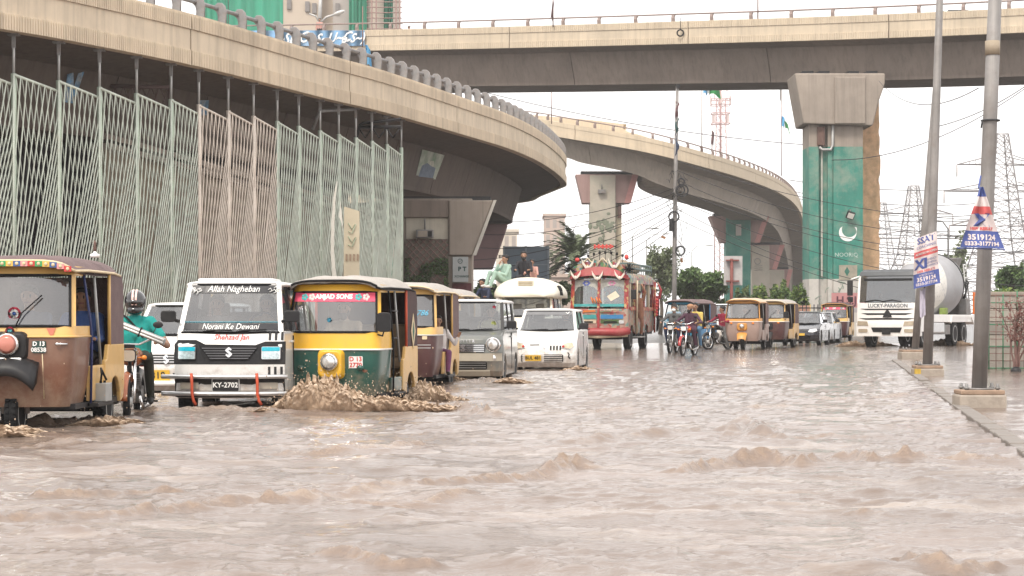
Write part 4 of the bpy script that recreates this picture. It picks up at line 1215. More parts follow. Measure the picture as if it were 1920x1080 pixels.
def person(label, J, cols, loc, rz=0.0, voxel=0.014, head_yaw=0.0, head_pitch=0.0, hair='short', beard=False, helmet=None, mask=None, cap=None,
   sleeves='long', group=None, kameez=False, shoes=True, scale=1.0, hands='grip', woman=False):
 """J: joints pelvis, chest, neck, head, shoulder/elbow/hand l r, hip/knee/foot l r (front is -y).
 one continuous remeshed surface, coloured by the limb each face belongs to"""
 shirt, pants, shoe = cols
 E = []                                   # (a, b, ra, rb, tag)
 V = {k: Vector(v) for k, v in J.items()}
 up = (V['neck'] - V['pelvis']).normalized()
 side = (V['shoulder_r'] - V['shoulder_l']).normalized()
 for s, w_ in ((-1, 1), (1, 1)):
  E.append((V['pelvis'] + side * s * 0.075, V['chest'] + side * s * 0.085, 0.115, 0.118, 0))
  E.append((V['chest'] + side * s * 0.085, V['neck'] - up * 0.07 + side * s * 0.10, 0.118, 0.075, 0))
 E.append((V['pelvis'] + side * -0.09, V['pelvis'] + side * 0.09, 0.118, 0.118, 1 if not kameez else 0))
 E.append((V['chest'], V['neck'] - up * 0.05, 0.12, 0.09, 0))
 E.append((V['neck'] - up * 0.06, V['neck'] + (V['head'] - V['neck']) * 0.55, 0.058, 0.052, 2))
 fw = Vector((0, -1, 0)); fw.rotate(Matrix.Rotation(head_yaw, 3, 'Z')); hs = fw.cross(Vector((0, 0, 1)))
 for s, n in ((-1, 'l'), (1, 'r')):
  sh, el, ha = V['shoulder_' + n], V['elbow_' + n], V['hand_' + n]
  E.append((V['neck'] - up * 0.085, sh, 0.07, 0.066, 0))
  E.append((sh, el, 0.060, 0.043, 0))
  if sleeves == 'long':
   E.append((el, el.lerp(ha, 0.86), 0.046, 0.036, 0))
  elif sleeves == 'short':
   E.append((sh, sh.lerp(el, 0.6), 0.066, 0.064, 0)); E[-2] = (sh, el, 0.054, 0.043, 2)
   E.append((el, ha, 0.044, 0.028, 2))
  t = (ha - el).normalized()
  E.append((el.lerp(ha, 0.8), ha, 0.030, 0.026, 2))
  # palm, four fingers, thumb
  pn = t.cross(side); 
  if pn.length < 0.2: pn = t.cross(Vector((0, 0, 1)))
  pn.normalize(); sp = pn.cross(t).normalized()
  if pn.z > 0: pn = -pn
  pc = ha + t * 0.045
  for k in range(4):
   o_ = sp * (k - 1.5) * 0.019
   E.append((ha + o_ * 0.7, pc + t * 0.03 + o_, 0.014, 0.012, 2))
   ln = (0.030, 0.036, 0.034, 0.026)[k]
   a = pc + t * 0.03 + o_
   b = a + (t * 0.75 + pn * 0.65) * ln if hands == 'grip' else a + (t * 0.95 + pn * 0.3) * ln
   c = b + (pn * 0.95 - t * 0.2) * ln * 0.8 if hands == 'grip' else b + (t * 0.8 + pn * 0.6) * ln * 0.8
   E.append((a, b, 0.011, 0.010, 2)); E.append((b, c, 0.010, 0.008, 2))
  th0 = ha + t * 0.02 + sp * 0.026 * (1 if sp.dot(side) * s < 0 else -1)
  th1 = th0 + (t * 0.6 + pn * 0.5) * 0.035 + (th0 - ha).normalized() * 0.012
  E.append((ha + t * 0.01, th0, 0.015, 0.013, 2)); E.append((th0, th1, 0.013, 0.010, 2)); E.append((th1, th1 + (t * 0.5 + pn * 0.8) * 0.025, 0.010, 0.008, 2))
  hp, kn, ft = V['hip_' + n], V['knee_' + n], V['foot_' + n]
  E.append((hp, kn, 0.098 if not kameez else 0.105, 0.064, 1)); E.append((kn, kn.lerp(ft, 0.4), 0.066, 0.062, 1)); E.append((kn.lerp(ft, 0.4), ft, 0.062, 0.048 if not kameez else 0.06, 1))
  toe = V.get('toe_' + n, ft + Vector((0, -0.16, -0.035)))
  E.append((ft + Vector((0, 0.03, -0.03)), ft.lerp(toe, 0.6) + Vector((0, 0, -0.01)), 0.042, 0.042, 3)); E.append((ft.lerp(toe, 0.6) + Vector((0, 0, -0.01)), toe, 0.042, 0.032, 3))
  if kameez:
   E.append((hp + Vector((0, 0, 0.02)), hp.lerp(kn, 0.55), 0.125, 0.10, 0))
 # head
 H = V['head']
 M = Matrix.Rotation(head_yaw, 3, 'Z') @ Matrix.Rotation(head_pitch, 3, 'X')
 def h(x, y, z): return H + M @ Vector((x, y, z))
 hd = [(h(0, 0.012, 0.035), h(0, -0.012, 0.03), 0.095, 0.088, 2), (h(0, -0.03, -0.03), h(0, -0.042, -0.065), 0.066, 0.048, 2),
   (h(0, -0.095, 0.012), h(0, -0.112, -0.018), 0.010, 0.016, 2), (h(-0.028, -0.078, -0.052), h(0.028, -0.078, -0.052), 0.012, 0.012, 4),
   (h(-0.085, 0.01, 0.012), h(-0.088, 0.02, -0.022), 0.016, 0.012, 2), (h(0.085, 0.01, 0.012), h(0.088, 0.02, -0.022), 0.016, 0.012, 2),
   (h(-0.034, -0.082, 0.012), h(-0.034, -0.083, 0.012), 0.012, 0.012, 5), (h(0.034, -0.082, 0.012), h(0.034, -0.083, 0.012), 0.012, 0.012, 5),
   (h(-0.05, -0.084, 0.032), h(-0.018, -0.088, 0.034), 0.008, 0.008, 5), (h(0.05, -0.084, 0.032), h(0.018, -0.088, 0.034), 0.008, 0.008, 5)]
 E += hd
 mb = MB()
 for a, b, ra, rb, tg in E: capsule(mb, a, b, ra, rb)
 me = bpy.data.meshes.new('person'); me.from_pydata(mb.v, [], mb.f)
 bm = bmesh.new(); bm.from_mesh(me); bmesh.ops.recalc_face_normals(bm, faces=bm.faces); bm.to_mesh(me); bm.free()
 tmp = bpy.data.objects.new('tmp', me)
 rm = tmp.modifiers.new('r', 'REMESH'); rm.mode = 'VOXEL'; rm.voxel_size = voxel
 sm = tmp.modifiers.new('s', 'SMOOTH'); sm.factor = 0.5; sm.iterations = 2
 out = bake(tmp)
 bpy.data.objects.remove(tmp); bpy.data.meshes.remove(me)
 nf = len(out.polygons)
 c = np.empty(nf * 3); out.polygons.foreach_get('center', c); c = c.reshape(-1, 3)
 best = np.full(nf, 1e9); idx = np.zeros(nf, np.int32)
 for a, b, ra, rb, tg in E:
  a, b = np.array(a), np.array(b); d = b - a; l2 = d @ d + 1e-12
  t = np.clip(((c - a) @ d) / l2, 0, 1)
  dist = np.linalg.norm(c - (a + t[:, None] * d), axis=1) - (ra + (rb - ra) * t)
  k = dist < best; best[k] = dist[k]; idx[k] = tg
 out.materials.clear()
 for m in (shirt, pants, SKIN, shoe if shoes else SKIN, mat('lips', (0.22, 0.09, 0.075), 0.5), HAIR): out.materials.append(m)
 out.polygons.foreach_set('material_index', idx); out.polygons.foreach_set('use_smooth', np.ones(nf, bool))
 o = link('person', out, None, loc=loc, rot=(0, 0, rz)); o.scale = (scale,) * 3
 tag(o, label, 'person', group)
 def hm(name, build, m, sub=None):
  q = MB(); build(q); return q.build(name, m, o)
 if helmet:
  def b(q):
   q.ell(h(0, 0.005, 0.035), (0.135, 0.155, 0.145), 20, 14, M=M)
   q.ell(h(0, -0.045, -0.075), (0.105, 0.105, 0.062), 16, 8, M=M)
  hl = hm('helmet', b, helmet)
  q = MB(); q.ell(h(0, -0.02, 0.025), (0.126, 0.145, 0.068), 20, 10, M=M); q.build('visor', mat('dark_visor', (0.015, 0.014, 0.016), 0.08, var=0.05, coat=1), o)
  q = MB()
  for x in (-0.03, 0.012):
   rg = []
   for k in range(9):
    a = R(95 + k * 13)
    p0, p1 = h(x, 0.005 + 0.158 * math.cos(a), 0.035 + 0.148 * math.sin(a)), h(x + 0.024, 0.005 + 0.158 * math.cos(a), 0.035 + 0.148 * math.sin(a))
    rg.append([p0, p1])
   q.loft(rg, closed=False)
  q.build('helmet_stripe', mat('pink_white_stripe', (0.75, 0.5, 0.45), 0.4), o)
 elif cap:
  hm('cap', lambda q: (q.ell(h(0, 0.01, 0.062), (0.104, 0.112, 0.078), 16, 10, M=M)), cap)
 elif hair == 'short':
  hm('hair', lambda q: (q.ell(h(0, 0.024, 0.058), (0.101, 0.108, 0.088), 16, 10, M=M), q.ell(h(0, -0.035, 0.098), (0.075, 0.06, 0.038), 12, 8, M=M), q.ell(h(0, 0.065, 0.0), (0.075, 0.045, 0.06), 12, 8, M=M)), HAIR)
 elif hair == 'scarf':
  hm('headscarf', lambda q: (q.ell(h(0, 0.02, 0.045), (0.112, 0.118, 0.105), 16, 10, M=M), q.ell(h(0, 0.05, -0.08), (0.10, 0.085, 0.11), 14, 8, M=M)), shirt)
 if beard:
  hm('beard', lambda q: (q.ell(h(0, -0.058, -0.085), (0.058, 0.048, 0.062), 12, 8, M=M), q.ell(h(-0.06, -0.02, -0.04), (0.02, 0.03, 0.05), 8, 6, M=M), q.ell(h(0.06, -0.02, -0.04), (0.02, 0.03, 0.05), 8, 6, M=M)), HAIR)
 if mask:
  hm('face_mask', lambda q: q.ell(h(0, -0.075, -0.035), (0.068, 0.052, 0.055), 14, 8, M=M), mask)
 return o
def J_sit(reach=0.5, z=0.0, spread=0.12, hand_z=None, lean=0.0):
 """sitting: seat height z (pelvis), hands forward"""
 p = dict(pelvis=(0, 0.05, z + 0.10), chest=(0, 0.05 - lean * 0.5, z + 0.38), neck=(0, 0.04 - lean, z + 0.60), head=(0, 0.02 - lean * 1.15, z + 0.75))
 for s, n in ((-1, 'l'), (1, 'r')):
  p['shoulder_' + n] = (s * 0.185, 0.05 - lean * 0.9, z + 0.54)
  p['elbow_' + n] = (s * 0.26, -0.08 - reach * 0.3 - lean * 0.6, z + 0.30)
  p['hand_' + n] = (s * 0.22, -0.05 - reach - lean * 0.3, (z + 0.32) if hand_z is None else hand_z)
  p['hip_' + n] = (s * 0.09, 0.02, z + 0.09)
  p['knee_' + n] = (s * spread * 1.3, -0.40, z + 0.10)
  p['foot_' + n] = (s * spread, -0.46, z - 0.30)
 return p
def J_ride(z=0.78, foot=0.32, knee_out=0.22, hand=(0.33, -0.55, 1.02), lean=0.06):
 p = J_sit(0.5, z - 0.06, lean=lean)
 for s, n in ((-1, 'l'), (1, 'r')):
  p['hand_' + n] = (s * hand[0], hand[1], hand[2]); p['elbow_' + n] = (s * (hand[0] + 0.06), hand[1] * 0.42, z + 0.25)
  p['knee_' + n] = (s * knee_out, -0.36, z + 0.02); p['foot_' + n] = (s * 0.2, -0.12, foot)
  p['toe_' + n] = (s * 0.22, -0.28, foot - 0.05)
 return p
# ============================================================ VEHICLE PARTS
def plate_on(parent, name, poly, F, off, m, thick=0.02, grid=None):
 """thin plate following a surface y = F(x, z); poly in (x, z)"""
 mb = MB()
 if grid:
  x0, x1, z0, z1 = grid; nx, nz = 8, 5
  rows = []
  for j in range(nz + 1):
   rows.append([(x0 + (x1 - x0) * i / nx, z0 + (z1 - z0) * j / nz) for i in range(nx + 1)])
  vs = [(x, F(x, z) - off, z) for r in rows for x, z in r]
  k = len(vs); vs += [(x, F(x, z) - off + thick, z) for r in rows for x, z in r]
  w_ = nx + 1; fs = []
  for j in range(nz):
   for i in range(nx):
    a = j * w_ + i; fs.append((a, a + 1, a + w_ + 1, a + w_)); b = a + k; fs.append((b, b + w_, b + w_ + 1, b + 1))
  bd = [i for i in range(w_)] + [j * w_ + nx for j in range(1, nz + 1)] + [nz * w_ + i for i in range(nx - 1, -1, -1)] + [j * w_ for j in range(nz - 1, 0, -1)]
  for a, b in zip(bd, bd[1:] + bd[:1]): fs.append((a, a + k, b + k, b))
  mb.add(vs, fs, 0, False)
 else:
  bm = bmesh.new()
  fv = bm.faces.new([bm.verts.new((x, 0, z)) for x, z in poly])
  xs_ = [q[0] for q in poly]; k = math.floor(min(xs_) / 0.1) + 1
  while k * 0.1 < max(xs_):
   bmesh.ops.bisect_plane(bm, geom=bm.verts[:] + bm.edges[:] + bm.faces[:], plane_co=(k * 0.1 + 1e-5, 0, 0), plane_no=(1, 0, 0)); k += 1
  bm.verts.index_update()
  fr_ = [(q.co.x, F(q.co.x, q.co.z) - off, q.co.z) for q in bm.verts]; n_ = len(fr_)
  vs = fr_ + [(x, y + thick, z) for x, y, z in fr_]
  fs = [tuple(q.index for q in f.verts) for f in bm.faces]
  fs += [tuple(reversed([i + n_ for i in f])) for f in fs]
  for e in bm.edges:
   if len(e.link_faces) == 1:
    i, j = e.verts[0].index, e.verts[1].index; fs.append((i, j, j + n_, i + n_))
  bm.free()
  mb.add(vs, fs)
 return mb.build(name, m, parent)
def rrect(x0, x1, z0, z1, r, n=4):
 pts = []
 for cx, cz, a0 in ((x1 - r, z1 - r, 0), (x0 + r, z1 - r, 90), (x0 + r, z0 + r, 180), (x1 - r, z0 + r, 270)):
  for k in range(n + 1):
   a = R(a0 + 90 * k / n); pts.append((cx + r * math.cos(a), cz + r * math.sin(a)))
 return pts
def wheel(parent, x, y, r, w_, rim_m=None, hub=0.55, name='wheel', spokes=0, z=None, rot=0.0):
 z = r if z is None else z
 wh = MB()
 prof = [(-w_ / 2, r * 0.66), (-w_ / 2 - 0.005, r * 0.86), (-w_ / 2 + 0.015, r * 0.96), (-w_ / 4, r), (w_ / 4, r), (w_ / 2 - 0.015, r * 0.96), (w_ / 2 + 0.005, r * 0.86), (w_ / 2, r * 0.66)]
 wh.lathe(prof, (0, 0, 0), 'X', 28, 0, True, True)
 n = 26
 for k in range(n):
  a = 2 * math.pi * k / n
  for s in (-1, 1):
   M = Matrix.Rotation(a, 3, 'X')
   c = M @ Vector((s * w_ * 0.28, 0, r))
   wh.box(c, (w_ * 0.34, 2 * math.pi * r / n * 0.55, 0.02), rx=a)
 t = wh.build(name, BLACK, parent, loc=(x, y, z), rot=(0, 0, rot))
 mb = MB()
 rm = rim_m or STEEL
 for s in (-1, 1):
  mb.lathe([(s * w_ * 0.50, r * 0.68), (s * w_ * 0.52, r * 0.60), (s * w_ * 0.36, r * 0.52), (s * w_ * 0.32, r * 0.28), (s * w_ * 0.46, r * 0.2), (s * w_ * 0.5, 0.005)], (0, 0, 0), 'X', 20, 0, True, False)
 rr = mb.build('rim', rm, t)
 mb = MB()
 for s in (-1, 1):
  for k in range(5):
   a = 2 * math.pi * k / 5
   mb.cyl((s * w_ * 0.34, 0.24 * r * 2 * math.cos(a) * 0.85, 0.24 * r * 2 * math.sin(a) * 0.85), (s * w_ * 0.40, 0.24 * r * 2 * math.cos(a) * 0.85, 0.24 * r * 2 * math.sin(a) * 0.85), r * 0.07, n=8)
 mb.build('wheel_slots', BLACK, t)
 return t
def seat(parent, x, y, z, w_=0.46, m=None, back=0.6):
 mb = MB(); mb.box((x, y, z), (w_, 0.46, 0.14)); s = mb.build('seat', m or DARK, parent, bevel=0.04)
 mb = MB(); mb.box((x, y + 0.25, z + back / 2), (w_, 0.12, back), rx=R(-10)); mb.build('seat_back', m or DARK, parent, bevel=0.05)
 mb = MB(); mb.box((x, y + 0.33, z + back + 0.1), (w_ * 0.55, 0.08, 0.18)); mb.build('headrest', m or DARK, parent, bevel=0.03)
# ------------------------------------------------------------ auto rickshaw
def rickshaw(label, loc, rz, c, driver=None, group='auto rickshaws in the traffic', canopy=None, style='A', detail=True, side_frame=None, depth=0.0, steer=0.0):
 """c: dict lower, upper, rear, canopy, panel materials. front is -y"""
 o = thing('auto_rickshaw', label, 'rickshaw', loc, rz, group)
 YF, YD, YB = -1.28, -0.42, 1.32          # nose, end of cowl side, tail
 def w_at(z): return float(np.interp(z, [0.30, 0.6, 1.0, 1.2, 1.9], [0.56, 0.625, 0.65, 0.645, 0.58]))
 def f_at(z): return float(np.interp(z, [0.30, 0.55, 0.95, 1.15, 1.75, 1.9], [YF + 0.10, YF + 0.02, YF, YF + 0.03, YF + 0.27, YF + 0.33]))
 def ring(z, off=0.0, yd=YD):
  w_ = w_at(z) - off; f = f_at(z) + off; pts = []
  rx, ry = 0.13, 0.16
  pts.append((-w_, yd)); pts.append((-w_, f + ry + 0.12))
  for k in range(1, 8):
   a = R(90 * k / 7); pts.append((-w_ + rx * (1 - math.cos(a)), f + 0.05 + ry * (1 - math.sin(a))))
  for k in range(1, 6):
   x = (-w_ + rx) + (2 * w_ - 2 * rx) * k / 6; pts.append((x, f + 0.05 * (abs(x) / (w_ - rx)) ** 2))
  pts += [(-x, y) for x, y in reversed(pts[:9])]
  return [(x, y, z) for x, y in pts]
 def F(x, z):
  w_ = w_at(z); f = f_at(z); ax = abs(x)
  if ax <= w_ - 0.13: return f + 0.05 * (ax / (w_ - 0.13)) ** 2
  t = min(1, (ax - (w_ - 0.13)) / 0.13); return f + 0.05 + 0.16 * (1 - math.sqrt(max(0, 1 - t * t)))
 def shell(name, z0, z1, m, n=5, off=0.0, parent=o):
  mb = MB(); zs = np.linspace(z0, z1, n)
  outer = [ring(z, off) for z in zs]; inner = [ring(z, off + 0.025) for z in zs]
  mb.loft(outer, closed=False, smooth=True); mb.loft(inner, closed=False, smooth=True)
  for r0, r1 in ((outer[0], inner[0]), (outer[-1], inner[-1])):
   mb.loft([r0, r1], closed=False)
  for e in (0, -1):
   mb.loft([[r[e] for r in outer], [r[e] for r in inner]], closed=False)
  return mb.build(name, m, parent)
 zL, zB, zW0, zW1, zT = 0.33, c.get('split', 1.03), 1.17, 1.70, 1.80
 shell('front_cowl', zL, zB, c['lower'])
 shell('upper_cowl', zB + 0.001, zW0, c['upper'], 3)
 mb = MB(); r0 = ring(zB, -0.008); mb.tube([(x, y, z) for x, y, z in r0], 0.012, 5); mb.build('trim_strip', c.get('trim', WHITE_INK), o)
 shell('header', zW1, zT, c['upper'], 2)
 # windscreen pillars and glass
 mb = MB()
 for s in (-1, 1):
  for dx, dy in ((0.02, 0.03), (0.14, -0.0)):
   pass
  z0, z1 = zW0, zW1
  a = [(s * w_at(z0), F(w_at(z0), z0) - 0.06, z0), (s * (w_at(z0) - 0.015), F(w_at(z0) - 0.015, z0), z0), (s * (w_at(z0) - 0.045), F(w_at(z0) - 0.045, z0), z0), (s * (w_at(z0) - 0.06), F(w_at(z0), z0) - 0.06, z0)]
  b = [(s * w_at(z1), F(w_at(z1), z1) - 0.06, z1), (s * (w_at(z1) - 0.015), F(w_at(z1) - 0.015, z1), z1), (s * (w_at(z1) - 0.045), F(w_at(z1) - 0.045, z1), z1), (s * (w_at(z1) - 0.06), F(w_at(z1), z1) - 0.06, z1)]
  mb.loft([a, b])
 mb.build('windscreen_pillar', c['upper'], o)
 g0, g1 = zW0 + 0.0, zW1 + 0.0
 gx0, gx1 = w_at(g0) - 0.045, w_at(g1) - 0.045
 def gl(t, u):
  z = g0 + (g1 - g0) * u; x = (gx0 + (gx1 - gx0) * u) * t
  return (x, F(x, z) + 0.004, z)
 mb = MB(); mb.loft([[gl(t, u) for t in np.linspace(-1, 1, 13)] for u in (0, 0.5, 1)], closed=False, smooth=True)
 wsg = mb.build('windscreen', c.get('glass', WS), o)
 mb = MB(); pts = [gl(t, 0) for t in np.linspace(-1, 1, 9)] + [gl(t, 1) for t in np.linspace(1, -1, 9)]
 mb.tube([(x, y - 0.008, z) for x, y, z in pts], 0.016, 6, closed=True); mb.build('rubber_seal', BLACK, wsg)
 if style != 'B': mb = MB(); mb.tube([(0.05, F(0, g0) - 0.03, g0 - 0.02), (0.12, F(0.1, g0 + 0.1) - 0.035, g0 + 0.14), (0.30, F(0.3, g0 + 0.3) - 0.03, g0 + 0.32)], 0.008, 5); mb.build('wiper', BLACK, wsg)
 if c.get('banner'):
  mb = MB(); mb.loft([[(q[0], q[1] - 0.006, q[2]) for q in [gl(t * 0.97, u) for t in np.linspace(-1, 1, 13)]] for u in (0.76, 0.985)], closed=False)
  bn = mb.build('sun_strip', c['banner'], wsg)
  def fn(u, v):
   z = g0 + (g1 - g0) * 0.88 + v; return (u, F(u, z) - 0.008, z)
  lettering(bn, c.get('banner_text', 'MUBARAK'), 0.085, fn, c.get('banner_ink', WHITE_INK), bold=0.004)
  for x, m_ in ((-0.40, 'cyan'), (-0.30, 'white'), (0.33, 'cyan'), (0.43, 'white'), ):
   q = MB(); z = g0 + (g1 - g0) * 0.87
   for k in range(5):
    a = k * 1.2566; xx, zz = x + 0.028 * math.cos(a), z + 0.028 * math.sin(a)
    q.ell((xx, F(xx, zz) - 0.008, zz), (0.022, 0.003, 0.022), 8, 5)
   q.build('flower_print', mat('petal_' + m_, (0.1, 0.5, 0.5) if m_ == 'cyan' else (0.8, 0.72, 0.7), 0.5), bn)
 # canopy: arched cloth roof, then rear hood
 cm = c['canopy']
 def arch(y, w_, h, dz, n=13, zb=1.74):
  pts = []
  for k in range(n):
   t = -1 + 2 * k / (n - 1)
   pts.append((w_ * (abs(t) ** 0.9) * (1 if t > 0 else -1), y, zb + h * (1 - abs(t) ** 4.5) + dz))
  return pts
 ys_ = [(-1.10, 0.59, 0.07, 0.035), (-1.03, 0.625, 0.13, 0.02), (-0.5, 0.645, 0.185, 0.0), (0.2, 0.655, 0.175, 0.0), (0.8, 0.655, 0.19, 0.0), (1.15, 0.65, 0.17, 0.0), (1.27, 0.63, 0.08, -0.02)]
 mb = MB(); rr = random.Random(sum(map(ord, label)))
 up_ = [[(x, y, z + rr.uniform(-0.008, 0.008)) for x, y, z in arch(*q)] for q in ys_]
 mb.loft(up_, closed=False, smooth=True); mb.loft([[(x * 0.97, y, z - 0.025) for x, y, z in r_] for r_ in up_], closed=False, smooth=True)
 mb.loft([up_[0], [(x * 0.97, y, z - 0.025) for x, y, z in up_[0]]], closed=False)
 can = mb.build('canopy', cm, o)
 mb = MB()
 for s in (-1, 1):
  mb.tube([(s * 0.588, -1.12, 1.765)] + [(s * q[1] * 1.005, q[0], 1.745 + 0.012 * math.sin(q[0] * 9)) for q in ys_[1:]], 0.015, 6)
 mb.tube(arch(-1.12, 0.595, 0.075, 0.035), 0.015, 6)
 mb.build('canopy_hem', c.get('hem', cm), can)
 # rear hood sides and back
 hm_ = c.get('hood', cm)
 mb = MB()
 for s in (-1, 1):
  pr = [(0.62, 0.96), (0.64, 1.74), (1.25, 1.74), (1.33, 1.60), (1.36, 0.96)]
  mb.loft([[(s * 0.655, y, z) for y, z in pr], [(s * 0.632, y, z) for y, z in pr]])
 mb.build('side_hood', hm_, o)
 mb = MB(); mb.bx(-0.64, 0.64, 1.28, 1.31, 0.96, 1.72); mb.build('back_hood', hm_, o)
 # rear tub
 mb = MB()
 arc = [(0.86 + 0.30 * math.cos(a), 0.30 + 0.30 * math.sin(a)) for a in np.linspace(R(180), R(0), 9)]
 pr = [(0.30, 0.36), (0.50, 0.32)] + arc + [(1.30, 0.34), (1.37, 0.5), (1.36, 0.96), (0.50, 0.96), (0.42, 0.80), (0.32, 0.78)]
 for s in (-1, 1):
  mb.loft([[(s * 0.66, y, z) for y, z in pr], [(s * 0.61, y, z) for y, z in pr]])
 mb.bx(-0.61, 0.61, 1.30, 1.36, 0.36, 0.96)
 mb.build('rear_body', c['rear'], o, bevel=0.012)
 mb = MB()
 for s in (-1, 1):
  mb.bx(s * 0.60, s * 0.645, YD + 0.02, 0.34, 0.36, c.get('sill', 0.74))
 mb.build('side_panel', c.get('side', c['rear']), o, bevel=0.012)
 mb = MB(); mb.bx(-0.62, 0.62, -1.0, 1.3, 0.30, 0.355); mb.build('floor', BLACKP, o)
 mb = MB()
 for s in (-1, 1): mb.bx(s * 0.63, s * 0.74, YD, 0.34, 0.30, 0.345)
 mb.build('running_board', BLACKP, o, bevel=0.01)
 mb = MB(); mb.bx(-0.6, 0.6, -0.33, -0.27, 0.36, 0.98); mb.build('partition', c.get('inner', DARK), o)
 mb = MB()
 for s in (-1, 1):
  mb.cyl((s * 0.62, 0.26, 0.75), (s * 0.60, -0.02, 1.77), 0.016, n=8)
 mb.build('side_pole', STEEL, o)
 mb = MB()
 for s in (-1, 1): mb.tube([(s * 0.645, 0.60, 0.95), (s * 0.64, 0.60, 1.74)], 0.02, 6)
 mb.build('hood_frame', c.get('frame', c['rear']), o)
 mb = MB(); mb.box((0, 0.95, 0.72), (1.15, 0.5, 0.16)); mb.build('passenger_seat', c.get('seat', mat('seat_vinyl', (0.10, 0.06, 0.05), 0.5)), o, bevel=0.04)
 mb = MB(); mb.box((0, 1.2, 1.02), (1.15, 0.12, 0.5)); mb.build('seat_back', c.get('seat', MATS.get('seat_vinyl')), o, bevel=0.04)
 mb = MB(); mb.box((0, -0.50, 0.72), (0.8, 0.34, 0.14)); mb.build('driver_seat', MATS.get('seat_vinyl', DARK), o, bevel=0.04)
 mb = MB(); mb.cyl((0, -0.98, 0.5), (0, -0.86, 1.05), 0.035, n=8); mb.tube([(-0.33, -0.78, 1.03), (-0.1, -0.88, 1.06), (0.1, -0.88, 1.06), (0.33, -0.78, 1.03)], 0.018, 6); mb.build('handlebar', BLACKP, o)
 # front wheel, guard, lamps
 if style in ('A', 'C', 'D'):
  gd = c.get('guard', BLACKP)
  mb = MB(); rings = []
  for k in range(9):
   a = R(-20 + 25 * k); rr_ = 0.36
   y_ = YF + 0.20 - rr_ * 0.95 * math.sin(R(90) - a + R(10)) if False else None
   yy, zz = -1.10 - 0.36 * math.cos(R(10 + 20 * k)), 0.34 + 0.34 * math.sin(R(10 + 20 * k))
   w_ = 0.15 + 0.05 * math.sin(R(20 * k))
   rings.append([(-w_, yy, zz - 0.05), (-w_ * 0.7, yy - 0.005, zz), (0, yy - 0.01, zz + 0.015), (w_ * 0.7, yy - 0.005, zz), (w_, yy, zz - 0.05)])
  if style == 'A':
   rings = []
   for t in np.linspace(-1, 1, 11):
    x, dr_ = 0.30 * t, 0.11 * t * t
    rings.append([(x, -1.20, 0.88 - dr_ * 0.5), (x, -1.36, 0.85 - dr_), (x, -1.46, 0.77 - dr_ * 1.25), (x * 0.98, -1.49, 0.69 - dr_ * 1.4), (x * 0.94, -1.46, 0.66 - dr_ * 1.4), (x * 0.9, -1.2, 0.70 - dr_)])
   mb.loft(rings, closed=True, smooth=True)
  else: mb.loft(rings, closed=False, smooth=True)
  mb.build('front_mudguard', gd, o)
  mb = MB()
  hw = 0.20
  mb.loft([[(x, -1.24, z) for x, z in rrect(-hw, hw, 0.80 if style == 'A' else 0.70, 1.12 if style == 'A' else 1.0, 0.08)], [(x * 0.85, -1.33, z) for x, z in rrect(-hw, hw, 0.82 if style == 'A' else 0.74, 1.10 if style == 'A' else 0.98, 0.08)]], smooth=False)
  mb.build('lamp_housing', c.get('pod', BLACKP), o, bevel=0.02)
  ly, lz, lr = -1.35, (0.985 if style == 'A' else 0.88), (0.115 if style == 'A' else 0.085)
  if style == 'A': 
   pass
 else:
  mb = MB()
  mb.loft([[(x, F(x, z) + 0.02, z) for x, z in rrect(-0.17, 0.20, 0.55, 0.95, 0.07)], [(x, YF - 0.10, z) for x, z in rrect(-0.14, 0.17, 0.58, 0.93, 0.08)]])
  mb.build('lamp_housing', c.get('pod', c['upper']), o, bevel=0.02)
  ly, lz, lr = YF - 0.11, 0.78, 0.115
 lxx = 0.0 if style != 'B' else 0.015
 mb = MB(); mb.lathe([(-0.05, lr * 0.9), (-0.03, lr), (0.0, lr * 1.08), (0.03, lr), (0.10, lr * 0.8)], (lxx, ly, lz), 'Y', 22); hb = mb.build('headlight', CHROME, o)
 mb = MB(); mb.lathe([(-0.062, lr * 0.15), (-0.055, lr * 0.55), (-0.04, lr * 0.86)], (lxx, ly - 0.012, lz), 'Y', 20, cap=True); mb.build('lens', c.get('lens', REFLECTOR), hb)
 for s in (-1, 1):
  x = s * 0.40; z = 0.985 if style != 'B' else 0.70
  if style == 'A': continue
  mb = MB(); mb.ell((x, F(x, z) - 0.01, z), (0.05, 0.03, 0.035), 12, 8); mb.build('indicator', AMBER if style != 'B' else c['lower'], o)
 wheel(o, 0, -1.02, 0.255, 0.13, rot=steer)
 mb = MB()
 for s in (-1, 1): mb.cyl((s * 0.12, -1.02, 0.26), (s * 0.10, -1.12, 0.72), 0.03, n=8)
 mb.build('front_fork', STEEL_D, o)
 mb = MB(); mb.tube([(0.19, -1.1, 0.70 - 0.013 * k + (0.01 if k % 2 else 0)) for k in range(22)], [0.035 + (0.012 if k % 2 else 0) for k in range(22)], 8); mb.build('shock_absorber', STEEL, o)
 for s in (-1, 1):
  wheel(o, s * 0.52, 0.86, 0.255, 0.14, c.get('rim', STEEL))
 mb = MB(); mb.bx(-0.55, 0.55, 0.78, 0.94, 0.2, 0.3); mb.build('rear_axle', BLACKP, o)
